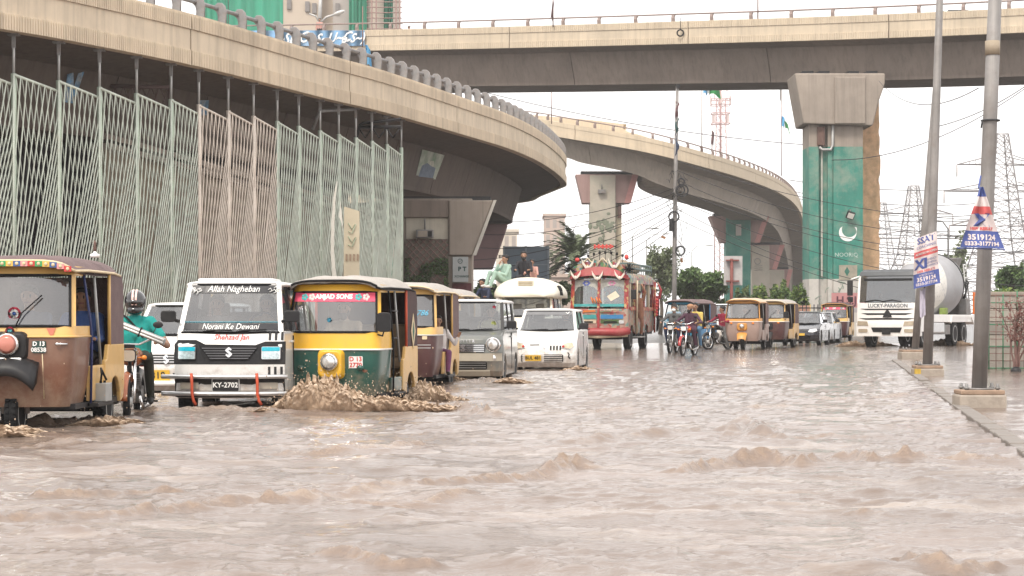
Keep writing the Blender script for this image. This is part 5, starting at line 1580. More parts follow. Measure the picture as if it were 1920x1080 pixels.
 # mirrors
 if style == 'B' or c.get('mirrors'):
  for s in (-1, 1):
   mb = MB(); x = s * 0.66
   mb.tube([(s * 0.60, F(0.6, 1.18) + 0.02, 1.14), (x + s * 0.03, F(0.6, 1.18) - 0.06, 1.12), (x + s * 0.05, F(0.6, 1.2) - 0.06, 1.2)], 0.012, 6)
   mi = mb.build('mirror_arm', BLACKP, o)
   mb = MB(); mb.loft([[(x + s * 0.05 + u, F(0.6, 1.2) - 0.09, 1.30 + v) for u, v in rrect(-0.095, 0.095, -0.13, 0.13, 0.05)], [(x + s * 0.05 + u * 0.9, F(0.6, 1.2) - 0.03, 1.30 + v * 0.9) for u, v in rrect(-0.095, 0.095, -0.13, 0.13, 0.05)]])
   mb.build('mirror', BLACKP, mi, bevel=0.01)
 o['F'] = 0
 return o, F
# ------------------------------------------------------------ motorcycle
def motorcycle(label, loc, rz, tank_m, lean=0.0, steer=0.0, group='motorcycles in the traffic', bags=False):
 o = thing('motorcycle', label, 'motorcycle', loc, rz, group)
 o.rotation_euler = (0, lean, rz)
 def bwheel(y, st=0.0):
  t = MB(); t.torus((0, 0, 0), 0.265, 0.042, 'X', 32, 8)
  w_ = t.build('wheel', BLACK, o, loc=(0, y, 0.305), rot=(0, 0, st))
  t = MB(); t.torus((0, 0, 0), 0.228, 0.016, 'X', 28, 6); t.build('rim', CHROME, w_)
  t = MB(); t.lathe([(-0.07, 0.03), (-0.06, 0.065), (0.06, 0.065), (0.07, 0.03)], (0, 0, 0), 'X', 14); t.build('hub', STEEL, w_)
  t = MB()
  for k in range(16):
   a = 2 * math.pi * k / 16
   t.cyl(((0.04 if k % 2 else -0.04), 0.05 * math.cos(a), 0.05 * math.sin(a)), (0, 0.222 * math.cos(a + 0.2), 0.222 * math.sin(a + 0.2)), 0.004, n=4)
  t.build('spokes', CHROME, w_)
  return w_
 bwheel(-0.62, steer); bwheel(0.60)
 t = MB()
 for s in (-1, 1): t.tube([(s * 0.075, -0.62, 0.305), (s * 0.08, -0.56, 0.50), (s * 0.08, -0.42, 0.95)], [0.022, 0.026, 0.02], 8)
 t.box((0, -0.44, 0.90), (0.22, 0.08, 0.04))
 fk = t.build('front_fork', CHROME, o)
 t = MB(); t.torus((0, -0.62, 0.305), 0.325, 0.05, 'X', 14, 6, a0=R(55), a1=R(175)); t.build('front_mudguard', tank_m if not bags else STEEL, o)
 t = MB(); t.torus((0, 0.60, 0.305), 0.335, 0.06, 'X', 14, 6, a0=R(10), a1=R(150)); t.build('rear_mudguard', STEEL, o)
 t = MB(); t.tube([(-0.37, -0.30, 1.04), (-0.27, -0.36, 1.07), (-0.12, -0.42, 1.0), (0.12, -0.42, 1.0), (0.27, -0.36, 1.07), (0.37, -0.30, 1.04)], 0.013, 8); hb = t.build('handlebar', CHROME, o)
 for s in (-1, 1):
  t = MB(); t.cyl((s * 0.27, -0.36, 1.07), (s * 0.385, -0.295, 1.037), 0.019, n=8); t.build('grip', BLACK, hb)
  t = MB(); t.tube([(s * 0.25, -0.37, 1.07), (s * 0.32, -0.40, 1.20)], 0.006, 5); t.ell((s * 0.345, -0.40, 1.235), (0.062, 0.015, 0.042), 12, 8); t.build('mirror', BLACKP, hb)
 t = MB(); t.loft([[(x, -0.50, z) for x, z in rrect(-0.095, 0.095, 0.79, 0.94, 0.04)], [(x * 0.8, -0.36, z) for x, z in rrect(-0.095, 0.095, 0.80, 0.93, 0.04)]]); hl = t.build('headlight', BLACKP, o, bevel=0.01)
 t = MB(); t.loft([[(x, -0.515, z) for x, z in rrect(-0.082, 0.082, 0.80, 0.93, 0.035)], [(x, -0.502, z) for x, z in rrect(-0.082, 0.082, 0.80, 0.93, 0.035)]]); t.build('lens', REFLECTOR, hl)
 t = MB(); t.bx(-0.085, 0.085, -0.53, -0.522, 0.955, 1.0); t.build('number_plate', BLACKP, o)
 for s in (-1, 1):
  t = MB(); t.cyl((s * 0.08, -0.44, 0.84), (s * 0.16, -0.45, 0.84), 0.01, n=6); t.ell((s * 0.185, -0.455, 0.84), (0.035, 0.035, 0.03), 10, 8); t.build('indicator', AMBER, o)
 t = MB(); rings = []
 for y, w_, z0, z1 in ((-0.34, 0.05, 0.80, 0.90), (-0.28, 0.11, 0.74, 0.94), (-0.10, 0.13, 0.73, 0.96), (0.08, 0.10, 0.74, 0.90), (0.16, 0.06, 0.76, 0.84)):
  rings.append([(x, y, z) for x, z in rrect(-w_, w_, z0, z1, min(w_, (z1 - z0) / 2) * 0.8)])
 t.loft(rings, smooth=True); t.build('fuel_tank', tank_m, o)
 t = MB(); rings = []
 for y, w_, z0, z1 in ((0.10, 0.09, 0.76, 0.83), (0.2, 0.12, 0.75, 0.84), (0.55, 0.13, 0.76, 0.86), (0.78, 0.11, 0.78, 0.87)):
  rings.append([(x, y, z) for x, z in rrect(-w_, w_, z0, z1, 0.03)])
 t.loft(rings); t.build('saddle', BLACK, o, bevel=0.01)
 t = MB(); t.lathe([(-0.13, 0.03), (-0.12, 0.11), (0.12, 0.11), (0.13, 0.03)], (0, 0.02, 0.38), 'X', 14); t.box((0, -0.08, 0.52), (0.17, 0.16, 0.22), rx=R(-25))
 for k in range(6): t.box((0, -0.10 - 0.012 * k, 0.46 + 0.028 * k), (0.21, 0.19, 0.010), rx=R(-25))
 t.build('engine', STEEL_D, o)
 t = MB(); t.tube([(0, -0.40, 0.88), (0, -0.20, 0.50), (0, -0.05, 0.28), (0, 0.25, 0.30), (0, 0.42, 0.72), (0, 0.75, 0.75)], 0.022, 8); t.tube([(0, -0.38, 0.84), (0, 0.35, 0.73)], 0.022, 8)
 for s in (-1, 1): t.tube([(s * 0.1, 0.15, 0.34), (s * 0.1, 0.60, 0.305)], 0.018, 6); t.cyl((s * 0.11, 0.58, 0.34), (s * 0.12, 0.46, 0.72), 0.02, n=6)
 t.build('frame', BLACKP, o)
 t = MB(); t.tube([(0.09, -0.12, 0.42), (0.12, -0.22, 0.30), (0.13, -0.05, 0.22), (0.14, 0.3, 0.24), (0.15, 0.75, 0.32)], [0.02, 0.02, 0.022, 0.04, 0.036], 8); t.build('exhaust', CHROME, o)
 t = MB(); t.cyl((-0.30, -0.02, 0.30), (0.30, -0.02, 0.30), 0.012, n=6); t.build('foot_pegs', BLACK, o)
 t = MB(); t.ell((0, 0.84, 0.74), (0.06, 0.03, 0.04), 10, 6); t.build('tail_lamp', RED_L, o)
 return o
# ------------------------------------------------------------ cars and vans
def car(label, loc, rz, W, L, front, hood, belt_z, cab, whl, mats, name='car', cat='car', group=None, driver=None, plan=0.16, roof_m=None, seats=True, rearw=None, glass=None, tint=None):
 """front: [(z, dy)] nose profile from the bottom up (dy back from the front); hood: [(y from front, z)] up to the windscreen base;
 cab: dict(y0 windscreen base, y1 windscreen top, y2 rear roof, y3 rear base (all from the front), zt roof, wb, wt half widths)"""
 o = thing(name, label, cat, loc, rz, group)
 h = W / 2; y0 = -L / 2
 body_m = mats['body']
 zf = [q[0] for q in front]; df = [q[1] for q in front]
 def F(x, z):
  s = min(1, abs(x) / h)
  return y0 + float(np.interp(z, zf, df)) + plan * s ** 4 + 0.03 * s * s
 wr, yfw, yrw = whl                           # wheel radius, axle positions from the front
 zlow = front[0][0]
 sil = [(y0 + d, z) for z, d in front] + [(y0 + y, z) for y, z in hood]
 sil += [(y0 + cab['y3'], belt_z), (L / 2 - 0.02, belt_z - 0.12), (L / 2, 0.55), (L / 2 - 0.06, 0.28)]
 ra = wr * 1.16
 def arc(yc):
  return [(y0 + yc + ra * math.cos(a), max(zlow, wr + ra * math.sin(a))) for a in np.linspace(R(-20), R(200), 13)]
 sil += [(y0 + yrw + ra + 0.05, zlow)] + arc(yrw) + [(y0 + yrw - ra - 0.05, zlow)] + [(y0 + yfw + ra + 0.05, zlow)] + arc(yfw) + [(y0 + yfw - ra - 0.03, zlow)]
 cyy = 0.0; czz = (zlow + belt_z) / 2
 slices = [-1, -0.965, -0.9, -0.75, -0.5, -0.25, 0, 0.25, 0.5, 0.75, 0.9, 0.965, 1]
 rings = []
 for s in slices:
  ring = []
  for y, z in sil:
   k = 1.0
   if abs(s) == 1: y2, z2 = y * 0.985, czz + (z - czz) * 0.94
   else: y2, z2 = y, z
   wt_ = max(0.0, min(1.0, (-(y) - (L / 2 - 0.6)) / 0.6))
   y2 += (plan * abs(s) ** 4 + 0.03 * s * s) * wt_
   wb_ = max(0.0, min(1.0, (y - (L / 2 - 0.4)) / 0.4)); y2 -= 0.12 * abs(s) ** 4 * wb_
   xs_ = s * h * (1 - 0.05 * max(0, (z - 0.7)) - 0.03 * max(0, (0.4 - z)))
   ring.append((xs_, y2, z2))
  rings.append(ring)
 mb = MB(); mb.loft(rings, True, True, True, 0, False)
 mb.build('body', body_m, o, bevel=0.012, angle=30)
 # ---- cabin
 zb, zt, wb, wt = belt_z, cab['zt'], cab['wb'], cab['wt']
 Y = lambda q: y0 + q
 rm_ = roof_m or body_m
 def roof_ring(z, e, r=0.16):
  return [(x, y, z) for x, y in rrect(-wt + e, wt - e, Y(cab['y1']) + e, Y(cab['y2']) - e * 0.5, r, 5)]
 mb = MB(); mb.loft([roof_ring(zt - 0.07, -0.03), roof_ring(zt - 0.045, -0.035), roof_ring(zt - 0.02, 0.0), roof_ring(zt, 0.10), roof_ring(zt + 0.012, 0.3)], smooth=True)
 mb.build('roof', rm_, o)
 zr = zt - 0.05
 def pil(nm, ya, yb_, w0, m=None, wa=None):
  mb = MB()
  for s in (-1, 1):
   a, b = Vector((s * (wb - 0.02), Y(ya), zb - 0.03)), Vector((s * (wt - 0.01), Y(yb_), zr))
   d = Vector((0, w0, 0)); e = Vector((s * -0.06, 0, 0))
   mb.loft([[a, a + d, a + d + e, a + e], [b, b + d, b + d + e, b + e]])
  return mb.build(nm, m or body_m, o)
 pil('windscreen_pillar', cab['y0'] - 0.02, cab['y1'], 0.075, mats.get('pillar', body_m))
 mid = cab.get('mids', [0.5 * (cab['y0'] + cab['y3']) * 0.9])
 for q in mid: pil('door_pillar', q, q + (0.03), 0.09, mats.get('pillar2', BLACKP))
 pil('rear_pillar', cab['y3'] - 0.22, cab['y2'] - 0.16, 0.2, body_m)
 bow = cab.get('bow', 0.10)
 def ws(t, u):
  x = t * ((wb - 0.07) + (wt - wb) * u); y = Y(cab['y0'] + (cab['y1'] - cab['y0']) * u) - bow * (1 - t * t) * (1 - 0.5 * u)
  return (x, y, zb - 0.02 + (zr + 0.0 - zb + 0.02) * u)
 mb = MB(); mb.loft([[ws(t, u) for t in np.linspace(-1, 1, 13)] for u in (0, 0.33, 0.66, 1)], closed=False, smooth=True)
 wsg = mb.build('windscreen', glass or WS, o)
 mb = MB(); mb.tube([Vector(ws(t, 0)) + Vector((0, -0.01, 0)) for t in np.linspace(-1, 1, 9)], 0.02, 6); mb.tube([Vector(ws(t, 1)) + Vector((0, -0.01, 0)) for t in np.linspace(-1, 1, 9)], 0.016, 6)
 mb.build('rubber_seal', BLACK, wsg)
 for t0, t1, u1 in ((-0.55, 0.05, 0.10), (0.15, 0.75, 0.12)):
  mb = MB(); mb.tube([Vector(ws(t0, 0.02)) + Vector((0, -0.03, 0.0)), Vector(ws((t0 + t1) / 2, 0.055)) + Vector((0, -0.03, 0)), Vector(ws(t1, u1 * 0.5)) + Vector((0, -0.028, 0))], 0.011, 5); mb.build('wiper', BLACK, wsg)
 # scuttle strip
 mb = MB(); mb.loft([[ (x, y - 0.05, z + 0.012) for x, y, z in [ws(t, 0) for t in np.linspace(-1, 1, 9)]], [(x, y + 0.06, z + 0.012) for x, y, z in [ws(t, 0) for t in np.linspace(-1, 1, 9)]]], closed=False); mb.build('scuttle', BLACKP, o)
 for s in (-1, 1):
  mb = MB()
  a = [(s * (wb - 0.035), Y(cab['y0'] + 0.06), zb - 0.02), (s * (wt - 0.025), Y(cab['y1'] + 0.05), zr), (s * (wt - 0.025), Y(cab['y2'] - 0.15), zr), (s * (wb - 0.035), Y(cab['y3'] - 0.2), zb - 0.02)]
  mb.add(a, [(0, 1, 2, 3)]); mb.build('side_window', tint or SIDEG, o)
 mb = MB(); mb.add([(-wb + 0.05, Y(cab['y3']) - 0.02, zb), (wb - 0.05, Y(cab['y3']) - 0.02, zb), (wt - 0.05, Y(cab['y2']) - 0.05, zr), (-wt + 0.05, Y(cab['y2']) - 0.05, zr)], [(0, 1, 2, 3)]); mb.build('rear_window', tint or SIDEG, o)
 # interior
 mb = MB(); mb.bx(-wb + 0.08, wb - 0.08, Y(cab['y0'] + 0.18), Y(cab['y0'] + 0.5), zb - 0.25, zb + 0.03); mb.build('dashboard', mats.get('inner', DARK), o, bevel=0.03)
 mb = MB(); mb.torus((0.34, Y(cab['y0'] + 0.62), zb + 0.06), 0.18, 0.016, 'Y', 20, 6); mb.build('steering_wheel', BLACK, o)
 ys = Y(cab['y0'] + 0.98)
 for s in (-1, 1): seat(o, s * 0.33, ys, zb - 0.42, 0.46, mats.get('seat', mat('grey_seat', (0.13, 0.125, 0.12), 0.8)))
 mb = MB(); mb.box((0, Y(cab['y3'] - 0.55), zb - 0.02), (wb * 1.7, 0.14, 0.55)); mb.build('rear_seat', mats.get('seat', MATS.get('grey_seat')), o, bevel=0.05)
 # wheels, mirrors
 for yw in (yfw, yrw):
  for s in (-1, 1): wheel(o, s * (h - 0.10), y0 + yw, wr, 0.17, mats.get('rim', STEEL))
 for s in (-1, 1):
  mx, my, mz = s * (h + 0.09), Y(cab['y0']) + cab.get('mir', 0.12), zb + cab.get('mirz', 0.09)
  mb = MB(); mb.loft([[(mx + u, my - 0.05, mz + v) for u, v in rrect(-0.10, 0.10, -0.075, 0.075, 0.04)], [(mx + u * 0.9, my + 0.03, mz + v * 0.9) for u, v in rrect(-0.10, 0.10, -0.075, 0.075, 0.04)]])
  mi = mb.build('door_mirror', mats.get('mirror', BLACKP), o, bevel=0.012)
  mb = MB(); mb.cyl((s * (h - 0.05), my + 0.02, mz - 0.07), (mx - s * 0.02, my, mz - 0.03), 0.022, n=6); mb.build('mirror_stalk', mats.get('mirror', BLACKP), mi)
 # door shut lines and handles
 for s in (-1, 1):
  for q in mid[:1]:
   mb = MB(); mb.bx(s * (h - 0.012), s * (h + 0.004), Y(q) + 0.02, Y(q) + 0.032, 0.32, zb - 0.06); mb.build('door_gap', BLACK, o)
   mb = MB(); mb.bx(s * (h - 0.01), s * (h + 0.02), Y(q) - 0.20, Y(q) - 0.05, zb - 0.15, zb - 0.12); mb.build('door_handle', mats.get('handle', body_m), o, bevel=0.008)
 return o, F, ws
def S_logo(parent, cx, cz, s, F, off, m):
 """the slanted S badge"""
 mb = MB()
 P1 = [(0.5, 0.45), (0.1, 0.8), (-0.1, 0.8), (-0.55, 0.38), (-0.55, 0.22), (0.05, -0.3), (-0.1, -0.42), (-0.3, -0.25), (-0.55, -0.45), (-0.1, -0.82), (0.1, -0.82), (0.55, -0.4), (0.55, -0.22), (-0.05, 0.3), (0.1, 0.42), (0.3, 0.26)]
 vs = [(cx + x * s, F(cx + x * s, cz + z * s) - off, cz + z * s) for x, z in P1]
 mb.loft([vs, [(x, y + 0.015, z) for x, y, z in vs]])
 return mb.build('badge', m, parent)
def stuff_on_front(o, F, items):
 for nm, poly, off, m in items:
  plate_on(o, nm, poly, F, off, m)
# ============================================================ PLACEMENT OF THE TRAFFIC
def at(px, d, z=None):
 """stand a thing on the road bed: px of its middle, distance"""
 return ((px - 960) / FPX * d, d, gz(d) if z is None else z)
def atf(px, d, rz, half, z=None):
 """the same, but px and d belong to the middle of the vehicle's front"""
 f = Vector(((px - 960) / FPX * d, d, 0)); q = Matrix.Rotation(rz, 3, 'Z') @ Vector((0, half, 0))
 p_ = f + q
 return (p_.x, p_.y, gz(p_.y) if z is None else z)
BROWN_P = mat('brown_rickshaw_paint', (0.17, 0.075, 0.045), 0.35, var=0.15, scale=3, dirt=0.55, dcol=(0.26, 0.17, 0.12), dscale=2, coat=0.2, mud=0.6)
YEL_P = mat('mustard_rickshaw_paint', (0.70, 0.43, 0.14), 0.4, var=0.08, scale=2, dirt=0.4, dcol=(0.42, 0.28, 0.15), dscale=2.5, coat=0.2, mud=0.55)
YEL_B = mat('bright_yellow_paint', (0.78, 0.44, 0.03), 0.38, var=0.08, scale=2, dirt=0.35, dcol=(0.45, 0.28, 0.12), dscale=3, coat=0.2)
GREEN_B = mat('bottle_green_paint', (0.012, 0.082, 0.064), 0.3, var=0.15, scale=2, dirt=0.5, dcol=(0.16, 0.10, 0.06), dscale=1.8, coat=0.3, mud=0.5)
MAUVE_C = mat('mauve_brown_canvas', (0.155, 0.105, 0.105), 0.9, var=0.12, scale=5, bump=0.5, bscale=60, dirt=0.3, dcol=(0.22, 0.17, 0.15))
GREY_C = mat('dusty_grey_canvas', (0.40, 0.37, 0.34), 0.9, var=0.12, scale=4, bump=0.5, bscale=40, dirt=0.4, dcol=(0.25, 0.21, 0.18))
DKBR_C = mat('dark_brown_canvas', (0.075, 0.045, 0.045), 0.85, var=0.15, scale=5, bump=0.4, bscale=50)
TAN_IN = mat('tan_vinyl', (0.42, 0.30, 0.19), 0.6, var=0.12, scale=3)
CREAM_T = mat('cream_trim', (0.62, 0.5, 0.32), 0.6, var=0.1)
PINK_B = mat('pink_banner', (0.75, 0.09, 0.17), 0.6, var=0.25, scale=6)
ROAD_R = R(-8.7)
def plate2(o, F, cx, cz, w_, h_, m, lines, ink, off=0.012, size=None):
 p_ = plate_on(o, 'number_plate', rrect(cx - w_ / 2, cx + w_ / 2, cz - h_ / 2, cz + h_ / 2, 0.012, 2), F, off, m, 0.015)
 n = len(lines)
 for k, t in enumerate(lines):
  zc = cz + h_ * (0.5 - (k + 0.5) / n)
  sz = size or h_ / n * 1.02
  lettering(p_, t, sz, lambda u, v, zc=zc: (cx + u, F(cx + u, zc + v) - off - 0.004, zc + v), ink, bold=0.002)
 return p_
# ---- 1 near yellow and brown rickshaw
cA = dict(lower=BROWN_P, upper=YEL_P, rear=YEL_P, canopy=MAUVE_C, hood=MAUVE_C, hem=CREAM_T, split=1.06, trim=YEL_P, lens=mat('red_tinted_lens', (0.55, 0.22, 0.17), 0.2, 0.2))
rk, F = rickshaw('mustard and brown rickshaw nearest the camera at the left edge, flowered roof trim', atf(17, 22.0, R(-1.0), 1.3, -0.10), R(-1.0), cA, style='A')
plate2(rk, F, 0.30, 0.955, 0.14, 0.20 * 0.62, mat('dark_green_plate', (0.015, 0.05, 0.04), 0.5), ['D 13', '08538'], WHITE_INK, size=0.062)
mb = MB(); mb.bx(-0.18, 0.14, -1.37, -1.33, 0.80, 0.845); mb.build('chrome_badge', ALU, rk, bevel=0.008)
mb = MB()
for s in (0.30,): mb.tube([(0.34, F(0.34, 0.45) - 0.006, 0.42), (0.335, F(0.34, 0.9) - 0.006, 0.88)], 0.006, 4)
mb.build('pressed_line', CREAM_T, rk)
for k in range(16):
 x = -0.57 + k * 0.076; c_ = [(0.55, 0.05, 0.05), (0.05, 0.35, 0.12), (0.7, 0.45, 0.1), (0.06, 0.12, 0.3), (0.7, 0.3, 0.3)][k % 5]
 mb = MB()
 mb.box((x, -1.135 + 0.0, 1.79 + 0.07 * (1 - abs(x / 0.6) ** 4.5) - 0.04), (0.074, 0.012, 0.055)); mb.ell((x, -1.142, 1.79 + 0.07 * (1 - abs(x / 0.6) ** 4.5) - 0.04), (0.02, 0.008, 0.02), 8, 5, 1)
 mb.build('flower_trim', [mat('trim_%d' % (k % 5), c_, 0.6), CREAM_T], rk)
for (x, z, r_, cs) in ((0.03, 1.30, 0.07, ('red', 'white', 'blue')), (0.0, 1.115, 0.05, ('red', 'cyan'))):
 for i, cn in enumerate(cs):
  col = dict(red=(0.6, 0.05, 0.1), white=(0.8, 0.8, 0.78), blue=(0.05, 0.15, 0.5), cyan=(0.1, 0.45, 0.5))[cn]
  rr = r_ * (1 - 0.35 * i)
  mb = MB(); mb.lathe([(-0.003, 0.001), (-0.003, rr)], (x, F(x, z) - 0.012 - 0.004 * i, z), 'Y', 16); mb.build('sticker', mat('sticker_' + cn, col, 0.5), rk)
mb = MB(); mb.prism([(0.37, 1.15), (0.46, 1.15), (0.445, 1.09), (0.42, 1.06), (0.40, 1.09)], 'Y', 0, 0.004); mb.v = [(x, F(x, z) - 0.01 + y, z) for x, y, z in mb.v]; mb.build('emblem_print', mat('faded_red_ink', (0.5, 0.16, 0.1), 0.6), rk)
mb = MB(); mb.cyl((0.58, F(0.58, 0.98) - 0.0, 0.985), (0.50, F(0.5, 0.98) - 0.03, 0.985), 0.012, n=8); mb.ell((0.49, F(0.5, 0.98) - 0.035, 0.985), (0.025, 0.015, 0.018), 10, 6); mb.build('door_knob', CHROME, rk)
mb = MB(); mb.tube([(0.655, -0.41, 0.34), (0.665, -0.41, 1.0), (0.655, -0.42, 1.2), (0.60, -0.52, 1.72)], 0.014, 6); mb.build('door_edging', mat('navy_edging', (0.02, 0.03, 0.12), 0.5), rk)
# battery box on the running board
bt = thing('battery_box', 'grey battery tied on the running board of the nearest rickshaw', 'battery', (rk.location.x + 0.69 * math.cos(R(-1.0)), rk.location.y + 0.02, rk.location.z + 0.345), R(-1.0))
mb = MB(); mb.bx(-0.07, 0.07, -0.16, 0.16, 0, 0.2); mb.build('case', mat('battery_grey', (0.35, 0.35, 0.34), 0.5), bt, bevel=0.01)
for y_ in (-0.1, 0.1):
 mb = MB(); mb.cyl((0, y_, 0.2), (0, y_, 0.225), 0.015, n=8); mb.build('terminal', BLACK, bt)
mb = MB(); mb.tube([(0, -0.1, 0.22), (0.02, -0.15, 0.30), (-0.02, 0.0, 0.36), (0.02, 0.1, 0.23)], 0.012, 6); mb.build('cable', BLACK, bt)
rf = thing('roof_ornament', 'small white and rust finial on the nearest rickshaw roof', 'ornament', (rk.location.x + 0.72 - 0.18, rk.location.y + 0.35, rk.location.z + 1.925))
mb = MB(); mb.lathe([(0, 0.05), (0.03, 0.06), (0.05, 0.02), (0.07, 0.012)], (0, 0, 0), 'Z', 10); mb.build('base', WHITE_INK, rf)
mb = MB(); mb.lathe([(0.07, 0.014), (0.10, 0.022), (0.13, 0.012), (0.16, 0.018), (0.19, 0.004)], (0, 0, 0), 'Z', 8); mb.build('spike', MATS['rust'], rf)
DRV = cloth('pale_grey_kameez', (0.42, 0.42, 0.40)); DRK = cloth('dark_trousers', (0.03, 0.03, 0.035)); SHOE = mat('black_shoe', (0.02, 0.02, 0.02), 0.5)
def driver_for(v, label, shirt, dz=0.72, dy=-0.48, dx=0.0, yaw=0.0, **k):
 M = Matrix.Rotation(v.rotation_euler.z, 3, 'Z')
 p_ = v.location + M @ Vector((dx, dy, 0))
 return person(label, J_sit(0.32, 0.0, hand_z=0.30), (shirt, DRK, SHOE), (p_.x, p_.y, v.location.z + dz), v.rotation_euler.z, voxel=0.02, head_yaw=yaw, **k)
driver_for(rk, 'driver in dark shirt behind the windscreen of the nearest rickshaw', cloth('navy_shirt', (0.03, 0.04, 0.08)))
driver_for(rk, 'passenger in blue clothes seated in the back of the nearest rickshaw', cloth('blue_kameez', (0.05, 0.10, 0.28)), dy=0.85, dx=0.28)
# ---- 2 white van behind the motorcyclist
VAN_W = mat('van_white_paint', (0.80, 0.79, 0.77), 0.28, var=0.02, coat=0.5, dirt=0.3, dcol=(0.45, 0.37, 0.30), dscale=1.8, mud=0.6)
vanspec = dict(W=1.40, L=3.2, front=[(0.30, 0.06), (0.40, 0.01), (0.75, 0.0), (0.98, 0.03), (1.12, 0.09)], hood=[(0.16, 1.15)], belt_z=1.15,
    cab=dict(y0=0.20, y1=0.55, y2=3.05, y3=3.15, zt=1.80, wb=0.695, wt=0.61, mids=[1.05, 2.0], bow=0.10, mir=0.0, mirz=0.19), whl=(0.27, 0.55, 2.4))
def van(label, loc, rz, mats, **k):
 return car(label, loc, rz, mats=mats, name='van', cat='van', **{**vanspec, **k})
vb, F, ws = car('white hatchback half hidden behind the motorcyclist, yellow number plate', atf(312, 32.5, R(-5), 1.75), R(-5), 1.5, 3.5, [(0.2, 0.10), (0.3, 0.03), (0.55, 0.0), (0.8, 0.03), (0.92, 0.10)], [(0.4, 1.0), (0.76, 1.06)], 1.06,
 dict(y0=0.74, y1=1.25, y2=3.2, y3=3.4, zt=1.56, wb=0.71, wt=0.62, mids=[1.9, 2.7], bow=0.1, mir=0.2), (0.28, 0.62, 2.95), dict(body=VAN_W, pillar=VAN_W), plan=0.15)
plate_on(vb, 'grille', rrect(-0.45, 0.45, 0.62, 0.76, 0.03), F, 0.012, BLACKP)
for k in range(3): plate_on(vb, 'grille_bar', [(-0.42, 0.64 + k * 0.04), (0.42, 0.64 + k * 0.04), (0.42, 0.655 + k * 0.04), (-0.42, 0.655 + k * 0.04)], F, 0.026, ALU)
S_logo(vb, 0.0, 0.69, 0.085, F, 0.045, CHROME)
plate2(vb, F, -0.13, 0.44, 0.36, 0.17, PLATE_Y, ['318'], BLACK_INK, size=0.15)
mb = MB(); mb.tube([(x, F(x, 0.32) - 0.03, 0.32) for x in np.linspace(-0.68, 0.68, 9)], 0.045, 8); mb.build('bumper', WHITE_P, vb)
for s in (-1, 1): plate_on(vb, 'headlight', rrect(s * 0.57 - 0.12, s * 0.57 + 0.12, 0.64, 0.78, 0.03), F, 0.02, REFLECTOR)
plate_on(vb, 'fog_slots', rrect(0.1, 0.6, 0.42, 0.48, 0.01), F, 0.012, BLACKP)
# ---- 3 white van with lettering
v1, F, ws = van('white van with script lettering across its windscreen and red bumper straps', atf(428, 27.0, R(-1.0), 1.6), R(-1.0), dict(body=VAN_W, pillar=VAN_W, mirror=BLACKP), plan=0.09)
plate_on(v1, 'grille_panel', [(-0.71, 0.73), (-0.71, 0.98), (-0.66, 1.04), (-0.42, 1.04), (-0.30, 0.985), (0.34, 0.975), (0.46, 1.02), (0.71, 1.02), (0.71, 0.73)], F, 0.012, BLACKP)
gp_ = plate_on(v1, 'grille', [(-0.36, 0.955), (0.38, 0.955), (0.26, 0.785), (-0.24, 0.785)], F, 0.024, BLACK)
for k in range(5):
 z = 0.80 + k * 0.032; wdt = 0.25 + 0.10 * k / 4
 plate_on(v1, 'grille_bar', [(-wdt + 0.02, z), (wdt, z), (wdt + 0.01, z + 0.014), (-wdt + 0.01, z + 0.014)], F, 0.036, mat('grille_grey', (0.10, 0.10, 0.11), 0.4))
S_logo(v1, 0.01, 0.885, 0.078, F, 0.055, CHROME)
for s in (-1, 1):
 hl = plate_on(v1, 'headlight', rrect(s * 0.535 - 0.115, s * 0.535 + 0.115, 0.795, 0.955, 0.015), F, 0.03, REFLECTOR)
 plate_on(hl, 'blue_film', rrect(s * 0.535 - 0.11, s * 0.535 + 0.11, 0.90, 0.95, 0.01), F, 0.045, mat('cyan_film', (0.02, 0.42, 0.55), 0.2, var=0.2, scale=20))
 plate_on(hl, 'lens', rrect(s * 0.535 - 0.105, s * 0.535 + 0.105, 0.80, 0.898, 0.01), F, 0.042, mat('ribbed_lens', (0.55, 0.65, 0.68), 0.15, 0.3, var=0.4, scale=30))
plate_on(v1, 'bumper_panel', rrect(-0.70, 0.70, 0.575, 0.728, 0.01), F, 0.016, VAN_W)
mb = MB(); mb.tube([(x, F(x, 0.58) - 0.06, 0.575) for x in np.linspace(-0.86, 0.74, 13)], 0.028, 8); mb.build('upper_bumper_bar', ALU, v1)
mb = MB(); mb.tube([(x, F(x, 0.4) - 0.06, 0.36) for x in np.linspace(-0.86, 0.74, 13)], 0.03, 8); mb.build('lower_bumper_bar', ALU, v1)
plate_on(v1, 'lower_bumper', rrect(-0.70, 0.70, 0.31, 0.565, 0.02), F, 0.014, BLACKP)
for s in (-1, 1): plate_on(v1, 'fog_light', rrect(s * 0.50 - 0.12, s * 0.50 + 0.12, 0.42, 0.50, 0.01), F, 0.024, mat('dirty_fog_lens', (0.4, 0.36, 0.30), 0.3))
plate2(v1, F, -0.03, 0.468, 0.33, 0.145, mat('black_plate', (0.012, 0.012, 0.014), 0.4), ['KY-2702'], WHITE_INK, off=0.05, size=0.09)
plate_on(v1, 'plate_border', rrect(-0.205, 0.145, 0.386, 0.55, 0.01), F, 0.040, WHITE_INK)
ORS = mat('orange_strap', (0.55, 0.085, 0.035), 0.6, var=0.15)
for x in (-0.46, 0.37):
 mb = MB(); mb.tube([(x, F(x, 0.5) - 0.10, 0.62), (x + 0.01, F(x, 0.5) - 0.105, 0.50), (x + 0.01, F(x, 0.5) - 0.10, 0.36), (x + 0.03, F(x, 0.4) - 0.10, 0.27), (x + 0.06, F(x, 0.4) - 0.09, 0.22)], 0.02, 6); mb.build('bumper_strap', ORS, v1)
